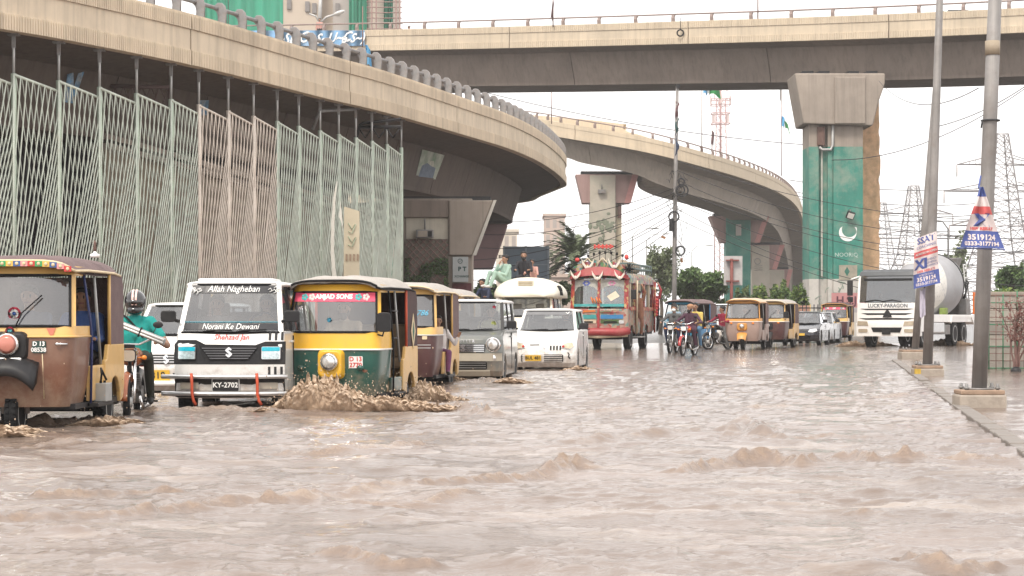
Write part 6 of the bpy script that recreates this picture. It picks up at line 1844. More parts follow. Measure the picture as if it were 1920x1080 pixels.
for k in range(3):
 for zz, m_ in ((1.035, BLACK_INK), (0.59, BLACK_INK)):
  x = 0.50 + k * 0.075
  plate_on(v1, 'stripe_decal', [(x, zz), (x + 0.03, zz), (x + 0.03, zz + 0.11), (x, zz + 0.11)], F, 0.02 if zz < 1 else 0.006, m_, 0.008)
def wsf(u, v, uc):
 t = u / 0.62; q = ws(t, uc + v / 0.62); return (u, q[1] - 0.012, q[2])
mb = MB(); mb.loft([[ (q[0], q[1] - 0.006, q[2]) for q in [ws(t, u) for t in np.linspace(-0.995, 0.995, 13)]] for u in (0.82, 0.99)], closed=False); st = mb.build('sun_strip', mat('smoke_tint', (0.03, 0.03, 0.034), 0.25), v1)
SCR = 0.28
lettering(st, 'Allah Nagheban', 0.115, lambda u, v: wsf(u, v, 0.905), WHITE_INK, shear=SCR, width=0.92)
mb = MB(); mb.loft([[ (q[0], q[1] - 0.006, q[2]) for q in [ws(t, u) for t in np.linspace(-0.99, 0.99, 13)]] for u in (0.06, 0.19)], closed=False); st2 = mb.build('lower_tint', MATS['smoke_tint'], v1)
lettering(st2, 'Norani Ke Dewani', 0.105, lambda u, v: wsf(u, v, 0.125), WHITE_INK, shear=SCR, width=0.9)
for s in (-1, 1):
 q = MB(); rr = random.Random(4 + s)
 for k in range(7):
  x0_, v0 = s * 0.51 + rr.uniform(-0.07, 0.05), rr.uniform(-0.035, 0.035)
  q.tube([wsf(x0_, v0, 0.895), wsf(x0_ + 0.03, v0 + 0.02, 0.895), wsf(x0_ + 0.05, v0 - 0.015, 0.895), wsf(x0_ + 0.02, v0 - 0.03, 0.895)], 0.0055, 4)
 q.build('calligraphy', WHITE_INK, st)
lettering(v1, 'Shehzad Jan', 0.095, lambda u, v: (u + 0.03, F(u, 1.06 + v) - 0.006, 1.075 + v), RED_INK, shear=SCR, bold=0.001)
mb = MB(); mb.tube([wsf(x, 0, 0.22) for x in np.linspace(-0.6, 0.6, 7)], 0.004, 4); mb.build('cyan_pinstripe', mat('cyan_film', (0.02, 0.42, 0.55), 0.2), v1)
mb = MB(); mb.loft([[(x, y, z) for x, y in rrect(-0.5, 0.5, -1.0, -0.2, 0.1)] for z in (1.795, 1.83)]); mb.build('roof_vent', VAN_W, v1, bevel=0.015)
driver_for(v1, 'driver in tan shirt at the wheel of the lettered white van', cloth('tan_shirt', (0.30, 0.2, 0.12)), dz=0.74, dy=-0.42, dx=0.33)
driver_for(v1, 'front passenger in grey shirt inside the lettered white van', cloth('grey_shirt', (0.12, 0.12, 0.125)), dz=0.74, dy=-0.40, dx=-0.33)
# ---- 4 green and yellow rickshaw ploughing through the water
cB = dict(lower=GREEN_B, upper=YEL_B, rear=YEL_P, canopy=GREY_C, hood=DKBR_C, hem=BLACK, split=0.94, banner=PINK_B, banner_text='AMJAD SONS', inner=TAN_IN, sill=0.55, side=GREEN_B, pod=YEL_B, frame=ORS, seat=TAN_IN)
rg, F = rickshaw('green and yellow rickshaw pushing a brown splash in front of it', atf(618, 28.0, R(-8.5), 1.3, -0.20), R(-8.5), cB, style='B')
plate2(rg, F, 0.34, 0.775, 0.18, 0.155, WHITE_INK, ['D 13', '2770'], RED_INK, off=0.008, size=0.082)
RUST = MATS['rust']
for x, z, sx, sz in ((-0.56, 0.66, 0.03, 0.10), (0.46, 0.66, 0.035, 0.02), (-0.545, 0.75, 0.02, 0.05)):
 mb = MB(); n = 10
 pts = [(x + sx * math.cos(a) * random.uniform(0.6, 1.2), z + sz * math.sin(a) * random.uniform(0.6, 1.2)) for a in np.linspace(0, 5.6, n)]
 plate_on(rg, 'rust_patch', pts, F, 0.004, mat('rust_brown', (0.20, 0.09, 0.05), 0.85, var=0.3, scale=20), 0.003)
mb = MB(); mb.lathe([(-0.002, 0.001), (-0.002, 0.035)], (-0.03, F(0, 1.33) - 0.01, 1.33), 'Y', 6); mb.build('star_sticker', mat('sky_blue_ink', (0.08, 0.4, 0.6), 0.5), rg)
dm = MB(); dm.loft([[(0.662, 1.0 + y, 1.17 + z) for y, z in ((0, -0.25), (0.16, 0), (0, 0.25), (-0.16, 0))], [(0.668, 1.0 + y, 1.17 + z) for y, z in ((0, -0.25), (0.16, 0), (0, 0.25), (-0.16, 0))]]); dq = dm.build('diamond_sticker', CREAM_T, rg)
dm = MB(); dm.loft([[(0.670, 1.0 + y, 1.17 + z) for y, z in ((0, -0.13), (0.05, 0), (0, 0.13), (-0.05, 0))], [(0.673, 1.0 + y, 1.17 + z) for y, z in ((0, -0.13), (0.05, 0), (0, 0.13), (-0.05, 0))]]); dm.build('leaf_print', MATS['dark_green_ink'], dq)
mb = MB()
for z in (1.08, 1.45): mb.tube([(0.62, -0.30, z), (0.61, 0.15, z)], 0.012, 6)
mb.build('guard_rail', BLACKP, rg)
mb = MB(); mb.tube([(0.67, -0.41, 0.34), (0.67, -0.41, 1.0), (0.62, -0.50, 1.72)], 0.015, 6); mb.build('door_edging', BLACK, rg)
driver_for(rg, 'driver in beige kameez inside the green and yellow rickshaw', cloth('beige_kameez', (0.42, 0.32, 0.22)), beard=True)
# ---- 5 brown and mustard rickshaw behind it, child leaning out
cC = dict(lower=mat('deep_maroon_paint', (0.085, 0.035, 0.035), 0.35, var=0.15, scale=3, dirt=0.4, coat=0.2), upper=YEL_P, rear=YEL_P, canopy=GREY_C, hood=MAUVE_C, hem=CREAM_T, split=1.03, inner=DARK, trim=ALU)
r5, F = rickshaw('maroon and mustard rickshaw with a child leaning out, beside the dark green hatchback', atf(744, 35.6, R(-7), 1.3), R(-7), cC, style='A')
lettering(r5, '786', 0.13, lambda u, v: (0.40 + u, F(0.4 + u, 1.4 + v) - 0.012, 1.40 + v), mat('sky_blue_ink', (0.08, 0.4, 0.6), 0.5), shear=0.3, name='window_decal')
plate_on(r5, 'emblem_plate', rrect(0.42, 0.50, 0.96, 1.02, 0.01), F, 0.008, CREAM_T)
for k in range(2): plate_on(r5, 'chrome_strip', [(0.1, 0.86 - k * 0.05), (0.56, 0.86 - k * 0.05), (0.56, 0.875 - k * 0.05), (0.1, 0.875 - k * 0.05)], F, 0.008, ALU, 0.006)
M = Matrix.Rotation(R(-7), 3, 'Z')
q = r5.location + M @ Vector((0.47, 0.12, 0.64))
Jc = J_sit(0.3, 0.0); Jc['hand_r'] = (0.42, -0.05, 0.42); Jc['elbow_r'] = (0.36, -0.02, 0.28)
person('child in a white shirt leaning out of the maroon rickshaw', Jc, (cloth('white_shirt', (0.62, 0.58, 0.56)), cloth('plum_trousers', (0.16, 0.05, 0.12)), SHOE), q, R(-7) + R(20), voxel=0.014, scale=0.82, hands='open')
driver_for(r5, 'driver in dark clothes of the maroon rickshaw', cloth('navy_shirt', (0.03, 0.04, 0.08)))
# ---- 6 canopy of another rickshaw behind
cD = dict(lower=BROWN_P, upper=YEL_P, rear=YEL_P, canopy=GREY_C, hood=GREY_C, hem=CREAM_T)
r6, F = rickshaw('rickshaw whose dusty grey roof shows behind the maroon rickshaw', atf(806, 46, R(-9), 1.3), R(-9), cD, style='A')
driver_for(r6, 'driver in dark shirt in the rickshaw hidden behind the maroon one', cloth('navy_shirt', (0.03, 0.04, 0.08)), dx=0.2)
# ---- 7 dark green grey boxy hatchback
HUS = mat('grey_green_car_paint', (0.15, 0.16, 0.148), 0.28, 0.3, var=0.05, coat=0.7, dirt=0.35, dcol=(0.24, 0.19, 0.14), dscale=2, mud=0.6)
BEI = mat('beige_bumper', (0.40, 0.36, 0.29), 0.45, var=0.08, dirt=0.4, dcol=(0.25, 0.19, 0.14), dscale=3)
h7, F, ws = car('boxy grey green hatchback with white roof and round headlights', atf(868, 40.2, R(-5.5), 1.7), R(-5.5), 1.475, 3.395,
 [(0.20, 0.10), (0.30, 0.03), (0.48, 0.0), (0.66, 0.0), (0.90, 0.05), (0.97, 0.12)], [(0.5, 1.03), (0.88, 1.08)], 1.08,
 dict(y0=0.86, y1=1.22, y2=3.1, y3=3.3, zt=1.665, wb=0.715, wt=0.645, mids=[1.9, 2.75], bow=0.10, mir=0.14, mirz=0.10), (0.29, 0.62, 2.85), dict(body=HUS, pillar=BLACKP, mirror=BLACKP), cat='car', roof_m=VAN_W, plan=0.2)
plate_on(h7, 'grille', rrect(-0.42, 0.42, 0.66, 0.82, 0.04), F, 0.012, BLACKP)
for k in range(4): plate_on(h7, 'grille_bar', [(-0.40, 0.675 + k * 0.037), (0.40, 0.675 + k * 0.037), (0.40, 0.69 + k * 0.037), (-0.40, 0.69 + k * 0.037)], F, 0.026, CHROME)
S_logo(h7, 0.0, 0.74, 0.085, F, 0.05, CHROME)
lettering(h7, 'H U S T L E R', 0.075, lambda u, v: (u, F(u, 0.865 + v) - 0.006, 0.868 + v), CHROME, bold=0.002)
for s in (-1, 1):
 x = s * 0.555; mb = MB()
 mb.lathe([(-0.05, 0.11), (-0.06, 0.125), (-0.05, 0.14), (0.08, 0.15)], (x, F(x, 0.80), 0.80), 'Y', 24); hl = mb.build('headlight', CHROME, h7)
 mb = MB(); mb.lathe([(-0.075, 0.005), (-0.07, 0.06), (-0.055, 0.118)], (x, F(x, 0.80), 0.80), 'Y', 22); mb.build('lens', REFLECTOR, hl)
 mb = MB(); mb.ell((s * 0.665, F(0.665, 0.79) - 0.03, 0.79), (0.04, 0.03, 0.035), 10, 8); mb.build('indicator', AMBER, h7)
 mb = MB(); mb.lathe([(-0.02, 0.005), (-0.02, 0.055), (0.02, 0.06)], (s * 0.56, F(0.56, 0.555), 0.555), 'Y', 16); mb.build('fog_light', REFLECTOR, h7)
plate_on(h7, 'bumper_band', [(-0.72, 0.50), (-0.72, 0.63), (-0.5, 0.645), (0.5, 0.645), (0.72, 0.63), (0.72, 0.50), (0.45, 0.49), (-0.45, 0.49)], F, 0.03, BEI, 0.05, grid=(-0.72, 0.72, 0.495, 0.64))
lg = plate_on(h7, 'lower_grille', rrect(-0.45, 0.45, 0.335, 0.485, 0.03), F, 0.014, BLACK)
for k in range(3): plate_on(lg, 'grille_bar', [(-0.43, 0.36 + k * 0.045), (0.43, 0.36 + k * 0.045), (0.43, 0.375 + k * 0.045), (-0.43, 0.375 + k * 0.045)], F, 0.026, STEEL_D)
plate_on(h7, 'skid_plate', None, F, 0.03, BEI, 0.05, grid=(-0.50, 0.50, 0.21, 0.325))
for x, z, r_, cn in ((0.50, 1.52, 0.035, 'red'), (0.48, 1.20, 0.05, 'lime')):
 t = x / 0.62; u = (z - 1.06) / 0.56; q_ = ws(t, u)
 mb = MB(); mb.lathe([(-0.002, 0.001), (-0.002, r_)], (q_[0], q_[1] - 0.01, q_[2]), 'Y', 14); mb.build('windscreen_sticker', mat('sticker_' + cn, (0.55, 0.60, 0.2) if cn == 'lime' else (0.6, 0.1, 0.1), 0.5), h7)
driver_for(h7, 'driver in pale shirt inside the boxy grey green hatchback', cloth('pale_yellow_shirt', (0.5, 0.46, 0.32)), dz=0.66, dy=0.15, dx=0.33)
# ---- 8 white hatchback
ALT = mat('hatch_white_paint', (0.82, 0.81, 0.79), 0.25, var=0.02, coat=0.6, dirt=0.25, dcol=(0.5, 0.42, 0.34), dscale=1.6, mud=0.6)
a8, F, ws = car('small white hatchback with a dented bumper and yellow plate', atf(1018, 47.6, R(-7.0), 1.7), R(-7.0), 1.475, 3.395,
 [(0.16, 0.12), (0.26, 0.03), (0.42, 0.0), (0.56, 0.02), (0.66, 0.05), (0.74, 0.12)], [(0.35, 0.84), (0.80, 0.97), (0.92, 1.0)], 1.0,
 dict(y0=0.90, y1=1.45, y2=3.05, y3=3.32, zt=1.475, wb=0.70, wt=0.60, mids=[1.85, 2.7], bow=0.12, mir=0.22, mirz=0.08), (0.28, 0.60, 2.9), dict(body=ALT, pillar=ALT, mirror=BLACKP), plan=0.17)
for s in (-1, 1):
 hl = plate_on(a8, 'headlight', [(s * 0.40, 0.60), (s * 0.46, 0.70), (s * 0.66, 0.735), (s * 0.70, 0.62), (s * 0.60, 0.555)], F, 0.02, REFLECTOR, 0.03)
 plate_on(hl, 'lens_cover', [(s * 0.43, 0.61), (s * 0.48, 0.69), (s * 0.64, 0.72), (s * 0.675, 0.63), (s * 0.60, 0.575)], F, 0.03, mat('yellowed_lens', (0.60, 0.52, 0.38), 0.15, 0.2, var=0.3, scale=14), 0.012)
 mb = MB(); mb.ell((s * 0.45, F(0.45, 0.63) - 0.03, 0.63), (0.03, 0.012, 0.03), 10, 6); mb.build('indicator', RED_L, a8)
plate_on(a8, 'upper_slot', rrect(-0.30, -0.08, 0.655, 0.675, 0.008), F, 0.008, BLACK)
S_logo(a8, 0.02, 0.625, 0.055, F, 0.025, CHROME)
for k in range(4): plate_on(a8, 'nose_slot', rrect(0.155 + k * 0.07, 0.19 + k * 0.07, 0.545, 0.65, 0.012), F, 0.008, BLACK)
lg = plate_on(a8, 'lower_grille', rrect(-0.50, 0.45, 0.28, 0.45, 0.03), F, 0.012, BLACK)
for k in range(4): plate_on(lg, 'grille_bar', [(-0.48, 0.295 + k * 0.04), (0.43, 0.295 + k * 0.04), (0.43, 0.31 + k * 0.04), (-0.48, 0.31 + k * 0.04)], F, 0.024, ALT)
plate2(a8, F, -0.22, 0.37, 0.36, 0.13, PLATE_Y, ['BUL 481'], BLACK_INK, off=0.04, size=0.10)
plate_on(a8, 'plate_holder', rrect(-0.46, 0.02, 0.275, 0.455, 0.02), F, 0.022, ALT)
mb = MB(); mb.tube([(0.55, F(0.55, 0.48) - 0.008, 0.50), (0.58, F(0.58, 0.44) - 0.01, 0.45), (0.56, F(0.56, 0.4) - 0.01, 0.40), (0.60, F(0.6, 0.36) - 0.01, 0.36)], 0.012, 5); mb.build('bumper_crack', BLACK, a8)
mb = MB(); mb.loft([[(q_[0], q_[1] - 0.006, q_[2]) for q_ in [ws(t, u) for t in np.linspace(-0.97, 0.97, 13)]] for u in (0.80, 0.98)], closed=False); st = mb.build('sun_strip', mat('grey_tint', (0.16, 0.16, 0.165), 0.3), a8)
mb = MB(); q0, q1, q2 = [Vector(ws(t, u)) + Vector((0, -0.015, 0)) for t, u in ((0.72, 0.93), (0.78, 0.85), (0.86, 0.95))]
mb.tube([q0, q1, q2], 0.014, 5); mb.build('tick_mark', WHITE_INK, st)
driver_for(a8, 'driver in grey shirt inside the small white hatchback', cloth('grey_shirt', (0.12, 0.12, 0.125)), dz=0.58, dy=0.22, dx=0.33)
# ============================================================ FARTHER TRAFFIC
def pose(v, dx, dy, dz):
 M = Matrix.Rotation(v.rotation_euler.z, 3, 'Z'); return v.location + M @ Vector((dx, dy, dz))
# ---- motorcyclist with helmet beside the near rickshaw
b0 = motorcycle('dark motorcycle ridden between the nearest rickshaw and the white vans', at(250, 26.2), R(3), mat('orange_black_tank', (0.35, 0.10, 0.03), 0.3, var=0.3, coat=0.4), steer=R(6), group=None)
TEALS = cloth('teal_shirt', (0.012, 0.30, 0.27)); OLIVE = cloth('olive_black_trousers', (0.022, 0.025, 0.018))
J = J_ride(0.80, 0.34, 0.20, (0.32, -0.36, 1.06), 0.04)
J['elbow_r'] = (0.40, -0.10, 0.98); J['hand_r'] = (0.33, -0.40, 1.03)
p0 = person('motorcyclist in a teal shirt and black striped helmet', J, (TEALS, OLIVE, SHOE), pose(b0, 0, 0.22, 0.0), R(3), voxel=0.010, sleeves='short', helmet=mat('black_gloss_helmet', (0.012, 0.012, 0.014), 0.15, coat=1), head_yaw=R(0))
mb = MB(); mb.tube([(-0.18, 0.06, 1.36), (-0.10, -0.085, 1.33), (0.02, -0.10, 1.20), (0.10, -0.08, 1.08)], 0.014, 6); mb.tube([(-0.20, -0.05, 1.34), (-0.21, -0.10, 1.15), (-0.2, -0.02, 0.98)], 0.025, 6); mb.build('bag_strap', BLACK, p0)
tb = thing('light_fitting', 'long white tube light fitting carried across the motorcycle handlebar', 'light fitting', pose(b0, 0.16, -0.46, 1.14), 0); tb.rotation_euler = (0, R(22), R(4))
mb = MB(); mb.bx(-0.30, 0.30, -0.05, 0.03, -0.042, 0.042); mb.build('housing', mat('pale_metal', (0.34, 0.34, 0.335), 0.4, 0.3), tb, bevel=0.008)
for z in (-0.018, 0.018):
 mb = MB(); mb.cyl((-0.28, -0.06, z), (0.28, -0.06, z), 0.013, n=10); mb.build('tube', WHITE_INK, tb)
mb = MB(); mb.bx(-0.03, -0.015, -0.075, 0.035, -0.06, 0.06); mb.build('tie', BLACK, tb)
# ---- cream minibus with domed roof, people on top
CREAM = mat('cream_bus_paint', (0.74, 0.70, 0.58), 0.4, var=0.05, dirt=0.3, dcol=(0.5, 0.42, 0.32), dscale=1.5)
mbs, F, ws = car('cream minibus with a high domed roof carrying people', atf(980, 62, R(-6), 2.3), R(-6), 1.75, 4.6,
 [(0.25, 0.10), (0.4, 0.02), (0.8, 0.0), (1.05, 0.08)], [(0.5, 1.22), (0.6, 1.25)], 1.25, dict(y0=0.6, y1=0.95, y2=4.3, y3=4.5, zt=1.84, wb=0.85, wt=0.78, mids=[1.6, 3.0]), (0.3, 0.8, 3.5), dict(body=CREAM), name='minibus', cat='minibus', plan=0.12)
mb = MB(); rings = []
for y, w_, h_ in ((-1.75, 0.55, 0.12), (-1.62, 0.86, 0.34), (-1.35, 0.95, 0.52), (-0.9, 0.99, 0.60), (0.5, 1.0, 0.62), (1.8, 0.99, 0.60), (2.15, 0.9, 0.4), (2.25, 0.6, 0.1)):
 rings.append([(w_ * math.cos(a) * (1.0 if abs(math.cos(a)) < 0.9 else 1.0), y, 1.80 + h_ * max(0, math.sin(a)) ** 0.75) for a in np.linspace(0, math.pi, 17)])
mb.loft(rings, closed=True, smooth=True); mb.build('domed_roof', CREAM, mbs)
mb = MB(); mb.bx(-0.22, 0.25, -1.62, -1.40, 2.12, 2.30); mb.build('roof_vent', CREAM, mbs, bevel=0.02)
for k in range(3):
 mb = MB(); mb.bx(-0.19, 0.22, -1.635, -1.622, 2.14 + 0.05 * k, 2.165 + 0.05 * k); mb.build('vent_slat', mat('tan_slat', (0.45, 0.38, 0.25), 0.6), mbs)
for k in range(3):
 mb = MB(); mb.tube([(0.965 + 0.02, -0.9 + k * 0.35, 1.86), (0.95, -0.9 + k * 0.35, 2.06), (0.90, -0.88 + k * 0.35, 2.14)], 0.035, 6); mb.build('louvre', BLACK, mbs)
plate_on(mbs, 'grille', rrect(-0.5, 0.5, 0.7, 0.9, 0.03), F, 0.01, BLACKP)
for s in (-1, 1): plate_on(mbs, 'headlight', rrect(s * 0.68 - 0.12, s * 0.68 + 0.12, 0.7, 0.88, 0.03), F, 0.02, REFLECTOR)
MINT = cloth('mint_kameez', (0.30, 0.42, 0.35)); BLKS = cloth('black_shirt', (0.02, 0.02, 0.025))
top = 2.42
J = J_sit(0.3, 0.0)
J.update(pelvis=(0, 0.05, 0.10), hand_l=(-0.05, -0.16, 0.62), elbow_l=(-0.16, -0.26, 0.36), knee_l=(-0.16, -0.42, 0.36), foot_l=(-0.14, -0.58, -0.02), knee_r=(0.14, -0.44, 0.34), foot_r=(0.14, -0.62, -0.04), hand_r=(0.12, -0.35, 0.36), elbow_r=(0.26, -0.14, 0.28))
person('man in mint kameez resting his face on his hand on the domed roof', J, (MINT, MINT, cloth('white_sandal', (0.6, 0.58, 0.55))), pose(mbs, -0.74, -0.35, 2.20), R(-55), kameez=True, voxel=0.016, hands='open')
person('young man in black shirt seated on the domed minibus roof', J_sit(0.25, 0.0, lean=0.12), (BLKS, DRK, SHOE), pose(mbs, -0.20, 0.3, top - 0.10), R(-12), voxel=0.016, head_yaw=R(8), beard=True)
person('boy in pale pink shirt beside the young man on the domed roof', J_sit(0.2, 0.0, lean=0.05), (cloth('pink_shirt', (0.50, 0.28, 0.24)), DRK, SHOE), pose(mbs, 0.02, 0.30, top - 0.14), R(-12), voxel=0.016, scale=0.78)
person('figure in navy shirt behind the left side of the domed roof', J_sit(0.2, 0.0, lean=0.25), (cloth('navy_shirt', (0.03, 0.04, 0.08)), DRK, SHOE), pose(mbs, -1.35, 0.6, 1.50), R(-40), voxel=0.018)
# ---- decorated bus
def art_mat(name, cols, scale=6.0):
 m = bpy.data.materials.new(name); m.use_nodes = True; t = m.node_tree; b = t.nodes['Principled BSDF']; b.inputs['Roughness'].default_value = 0.45
 tc = t.nodes.new('ShaderNodeTexCoord'); v = t.nodes.new('ShaderNodeTexVoronoi'); v.inputs['Scale'].default_value = scale
 t.links.new(tc.outputs['Object'], v.inputs['Vector'])
 sp = t.nodes.new('ShaderNodeSeparateColor'); t.links.new(v.outputs['Color'], sp.inputs[0])
 r = t.nodes.new('ShaderNodeValToRGB'); r.color_ramp.interpolation = 'CONSTANT'
 while len(r.color_ramp.elements) < len(cols): r.color_ramp.elements.new(0.5)
 for i, c in enumerate(cols): r.color_ramp.elements[i].position = i / len(cols); r.color_ramp.elements[i].color = (*c, 1)
 t.links.new(sp.outputs[0], r.inputs[0]); t.links.new(r.outputs[0], b.inputs['Base Color'])
 MATS[name] = m; return m
ARTW = art_mat('bus_art_pale', [(0.374, 0.296, 0.234), (0.328, 0.172, 0.140), (0.156, 0.250, 0.211), (0.351, 0.257, 0.172), (0.328, 0.078, 0.062), (0.390, 0.265, 0.218)], 9)
ARTR = art_mat('bus_art_red', [(0.312, 0.039, 0.039), (0.429, 0.094, 0.047), (0.351, 0.055, 0.047), (0.468, 0.351, 0.156), (0.273, 0.031, 0.039)], 10)
ARTM = art_mat('bus_art_mixed', [(0.328, 0.062, 0.055), (0.078, 0.234, 0.234), (0.429, 0.312, 0.140), (0.094, 0.218, 0.094), (0.390, 0.328, 0.281), (0.234, 0.094, 0.156)], 8)
CREAMP = mat('cream_panel', (0.55, 0.46, 0.33), 0.5, var=0.2, scale=6); TEALP = mat('teal_panel', (0.05, 0.30, 0.30), 0.4, var=0.2, scale=8)
BLUEP = mat('blue_panel', (0.04, 0.20, 0.42), 0.4, var=0.2, scale=8); REDP2 = mat('crimson_paint', (0.34, 0.04, 0.045), 0.45, var=0.25, scale=5, dirt=0.5)
bus = thing('decorated_bus', 'ornate painted red minibus with white wings and flowers on its roof', 'bus', atf(1122, 79, R(-13), 3.3), R(-13))
W2, YF = 1.08, -3.3
def part(nm, m, fn, bevel=0.0, parent=None):
 mb = MB(); fn(mb); return mb.build(nm, m, parent or bus, bevel=bevel)
part('front_body', ARTW, lambda b: b.loft([[(-W2, YF + 0.12, 0.75), (-W2 * 0.6, YF, 0.75), (W2 * 0.6, YF, 0.75), (W2, YF + 0.12, 0.75), (W2, YF + 0.6, 0.75), (-W2, YF + 0.6, 0.75)], [(-W2, YF + 0.12, 1.52), (-W2 * 0.6, YF + 0.02, 1.52), (W2 * 0.6, YF + 0.02, 1.52), (W2, YF + 0.12, 1.52), (W2, YF + 0.6, 1.52), (-W2, YF + 0.6, 1.52)]]), 0.03)
FB = lambda x, z: YF + 0.0 + (0.12 * max(0, abs(x) - 0.65) / 0.43)
for s, m_, z0, z1 in ((-1, TEALP, 1.15, 1.30), (1, BLUEP, 1.15, 1.30), (-1, CREAMP, 0.98, 1.12), (1, MATS['leaf_mid'], 0.98, 1.12)):
 plate_on(bus, 'painted_panel', rrect(s * 0.5 - 0.42, s * 0.5 + 0.42, z0, z1, 0.03), FB, 0.015, m_)
for s in (-1, 1):
 plate_on(bus, 'grille_slot', rrect(s * 0.45 - 0.25, s * 0.45 + 0.25, 1.0, 1.06, 0.02), FB, 0.03, BLACK)
 hl = plate_on(bus, 'headlight', rrect(s * 0.86 - 0.09, s * 0.86 + 0.09, 0.97, 1.10, 0.02), FB, 0.035, REFLECTOR)
for k, (m_, x0, x1, z0, h_) in enumerate(((mat('orange_stroke', (0.62, 0.18, 0.04), 0.5), -0.6, -0.1, 1.38, 0.10), (MATS['leaf_light'], 0.0, 0.5, 1.38, 0.05), (REDP2, 0.1, 0.8, 1.36, 0.04), (mat('orange_stroke', (0.6, 0.2, 0.05), 0.5), -0.85, -0.62, 1.36, 0.1))):
 plate_on(bus, 'painted_stroke', [(x0, z0), (x1, z0 + 0.03), (x1 - 0.05, z0 + h_), (x0 + 0.06, z0 + h_ - 0.02)], FB, 0.018, m_)
part('centre_rib', REDP2, lambda b: b.bx(-0.04, 0.04, YF - 0.05, YF + 0.05, 0.8, 1.52), 0.01)
part('bumper', REDP2, lambda b: b.tube([(-W2 - 0.02, YF + 0.15, 0.70), (-W2 * 0.8, YF - 0.08, 0.66), (0, YF - 0.14, 0.66), (W2 * 0.8, YF - 0.08, 0.66), (W2 + 0.02, YF + 0.15, 0.70)], 0.15, 8))
part('bumper_lip', CREAMP, lambda b: b.tube([(-W2, YF + 0.13, 0.54), (0, YF - 0.15, 0.48), (W2, YF + 0.13, 0.54)], 0.06, 8))
plate_on(bus, 'number_plate', rrect(-0.56, -0.26, 0.62, 0.76, 0.01), lambda x, z: YF - 0.24, 0.0, BLACKP)
# windscreen
def wsb(x, z): return YF + 0.03 + 0.10 * max(0, abs(x) - 0.65) / 0.43 + (z - 1.52) * 0.16
for s in (-1, 1):
 gw_ = plate_on(bus, 'windscreen', [(s * 0.05, 1.60), (s * 0.95, 1.60), (s * 0.93, 2.62), (s * 0.05, 2.66)], wsb, 0.0, WS, 0.006)
 plate_on(gw_, 'painted_arch', [(s * 0.05, 2.62), (s * 0.93, 2.58), (s * 0.93, 2.15), (s * 0.80, 2.32), (s * 0.5, 2.40), (s * 0.2, 2.32), (s * 0.05, 2.20)], wsb, 0.012, mat('pale_arch_paint', (0.42, 0.42, 0.38), 0.6, var=0.35, scale=9), 0.006)
 part('screen_pillar', ARTR, lambda b: b.loft([[(s * 0.95, wsb(0.95, 1.52) - 0.02, 1.52), (s * 1.09, wsb(1.05, 1.52) + 0.02, 1.52), (s * 1.09, wsb(1.05, 1.52) + 0.3, 1.52), (s * 0.95, wsb(1, 1.52) + 0.3, 1.52)], [(s * 0.93, wsb(0.95, 2.7) - 0.02, 2.7), (s * 1.07, wsb(1.05, 2.7) + 0.02, 2.7), (s * 1.07, wsb(1.05, 2.7) + 0.2, 2.7), (s * 0.93, wsb(1, 2.7) + 0.2, 2.7)]]))
 plate_on(gw_, 'teal_strip', [(s * 0.06, 1.60), (s * 0.94, 1.60), (s * 0.94, 1.70), (s * 0.06, 1.70)], wsb, 0.012, TEALP, 0.006)
 mb = MB()
 for k in range(6):
  a = k * 1.047; mb.ell((s * 0.48 + 0.10 * math.cos(a), wsb(0.5, 2.47) - 0.02, 2.47 + 0.07 * math.sin(a)), (0.05, 0.008, 0.04), 8, 5)
 mb.build('flower_print', mat('petal_blue' if s < 0 else 'petal_pink', (0.10, 0.14, 0.45) if s < 0 else (0.6, 0.25, 0.4), 0.5), gw_)
plate_on(bus, 'windscreen_sticker', [(0.30, 1.98), (0.62, 2.18), (0.78, 1.98), (0.46, 1.80)], wsb, 0.012, mat('cream_sticker', (0.66, 0.58, 0.45), 0.6), 0.006)
part('centre_post', ARTR, lambda b: b.loft([[(-0.05, wsb(0, 1.52) - 0.04, 1.52), (0.05, wsb(0, 1.52) - 0.04, 1.52), (0.05, wsb(0, 1.52) + 0.05, 1.52), (-0.05, wsb(0, 1.52) + 0.05, 1.52)], [(-0.05, wsb(0, 2.7) - 0.04, 2.7), (0.05, wsb(0, 2.7) - 0.04, 2.7), (0.05, wsb(0, 2.7) + 0.05, 2.7), (-0.05, wsb(0, 2.7) + 0.05, 2.7)]]))
for k in range(4):
 part('garland', mat('orange_stroke', (0.6, 0.2, 0.05), 0.5), lambda b: b.tube([(-0.28 + 0.1 * k, wsb(0, 1.9) - 0.06, 1.95 - 0.05 * (k % 2)), (-0.20 + 0.1 * k, wsb(0, 1.8) - 0.08, 1.74)], 0.03, 6))
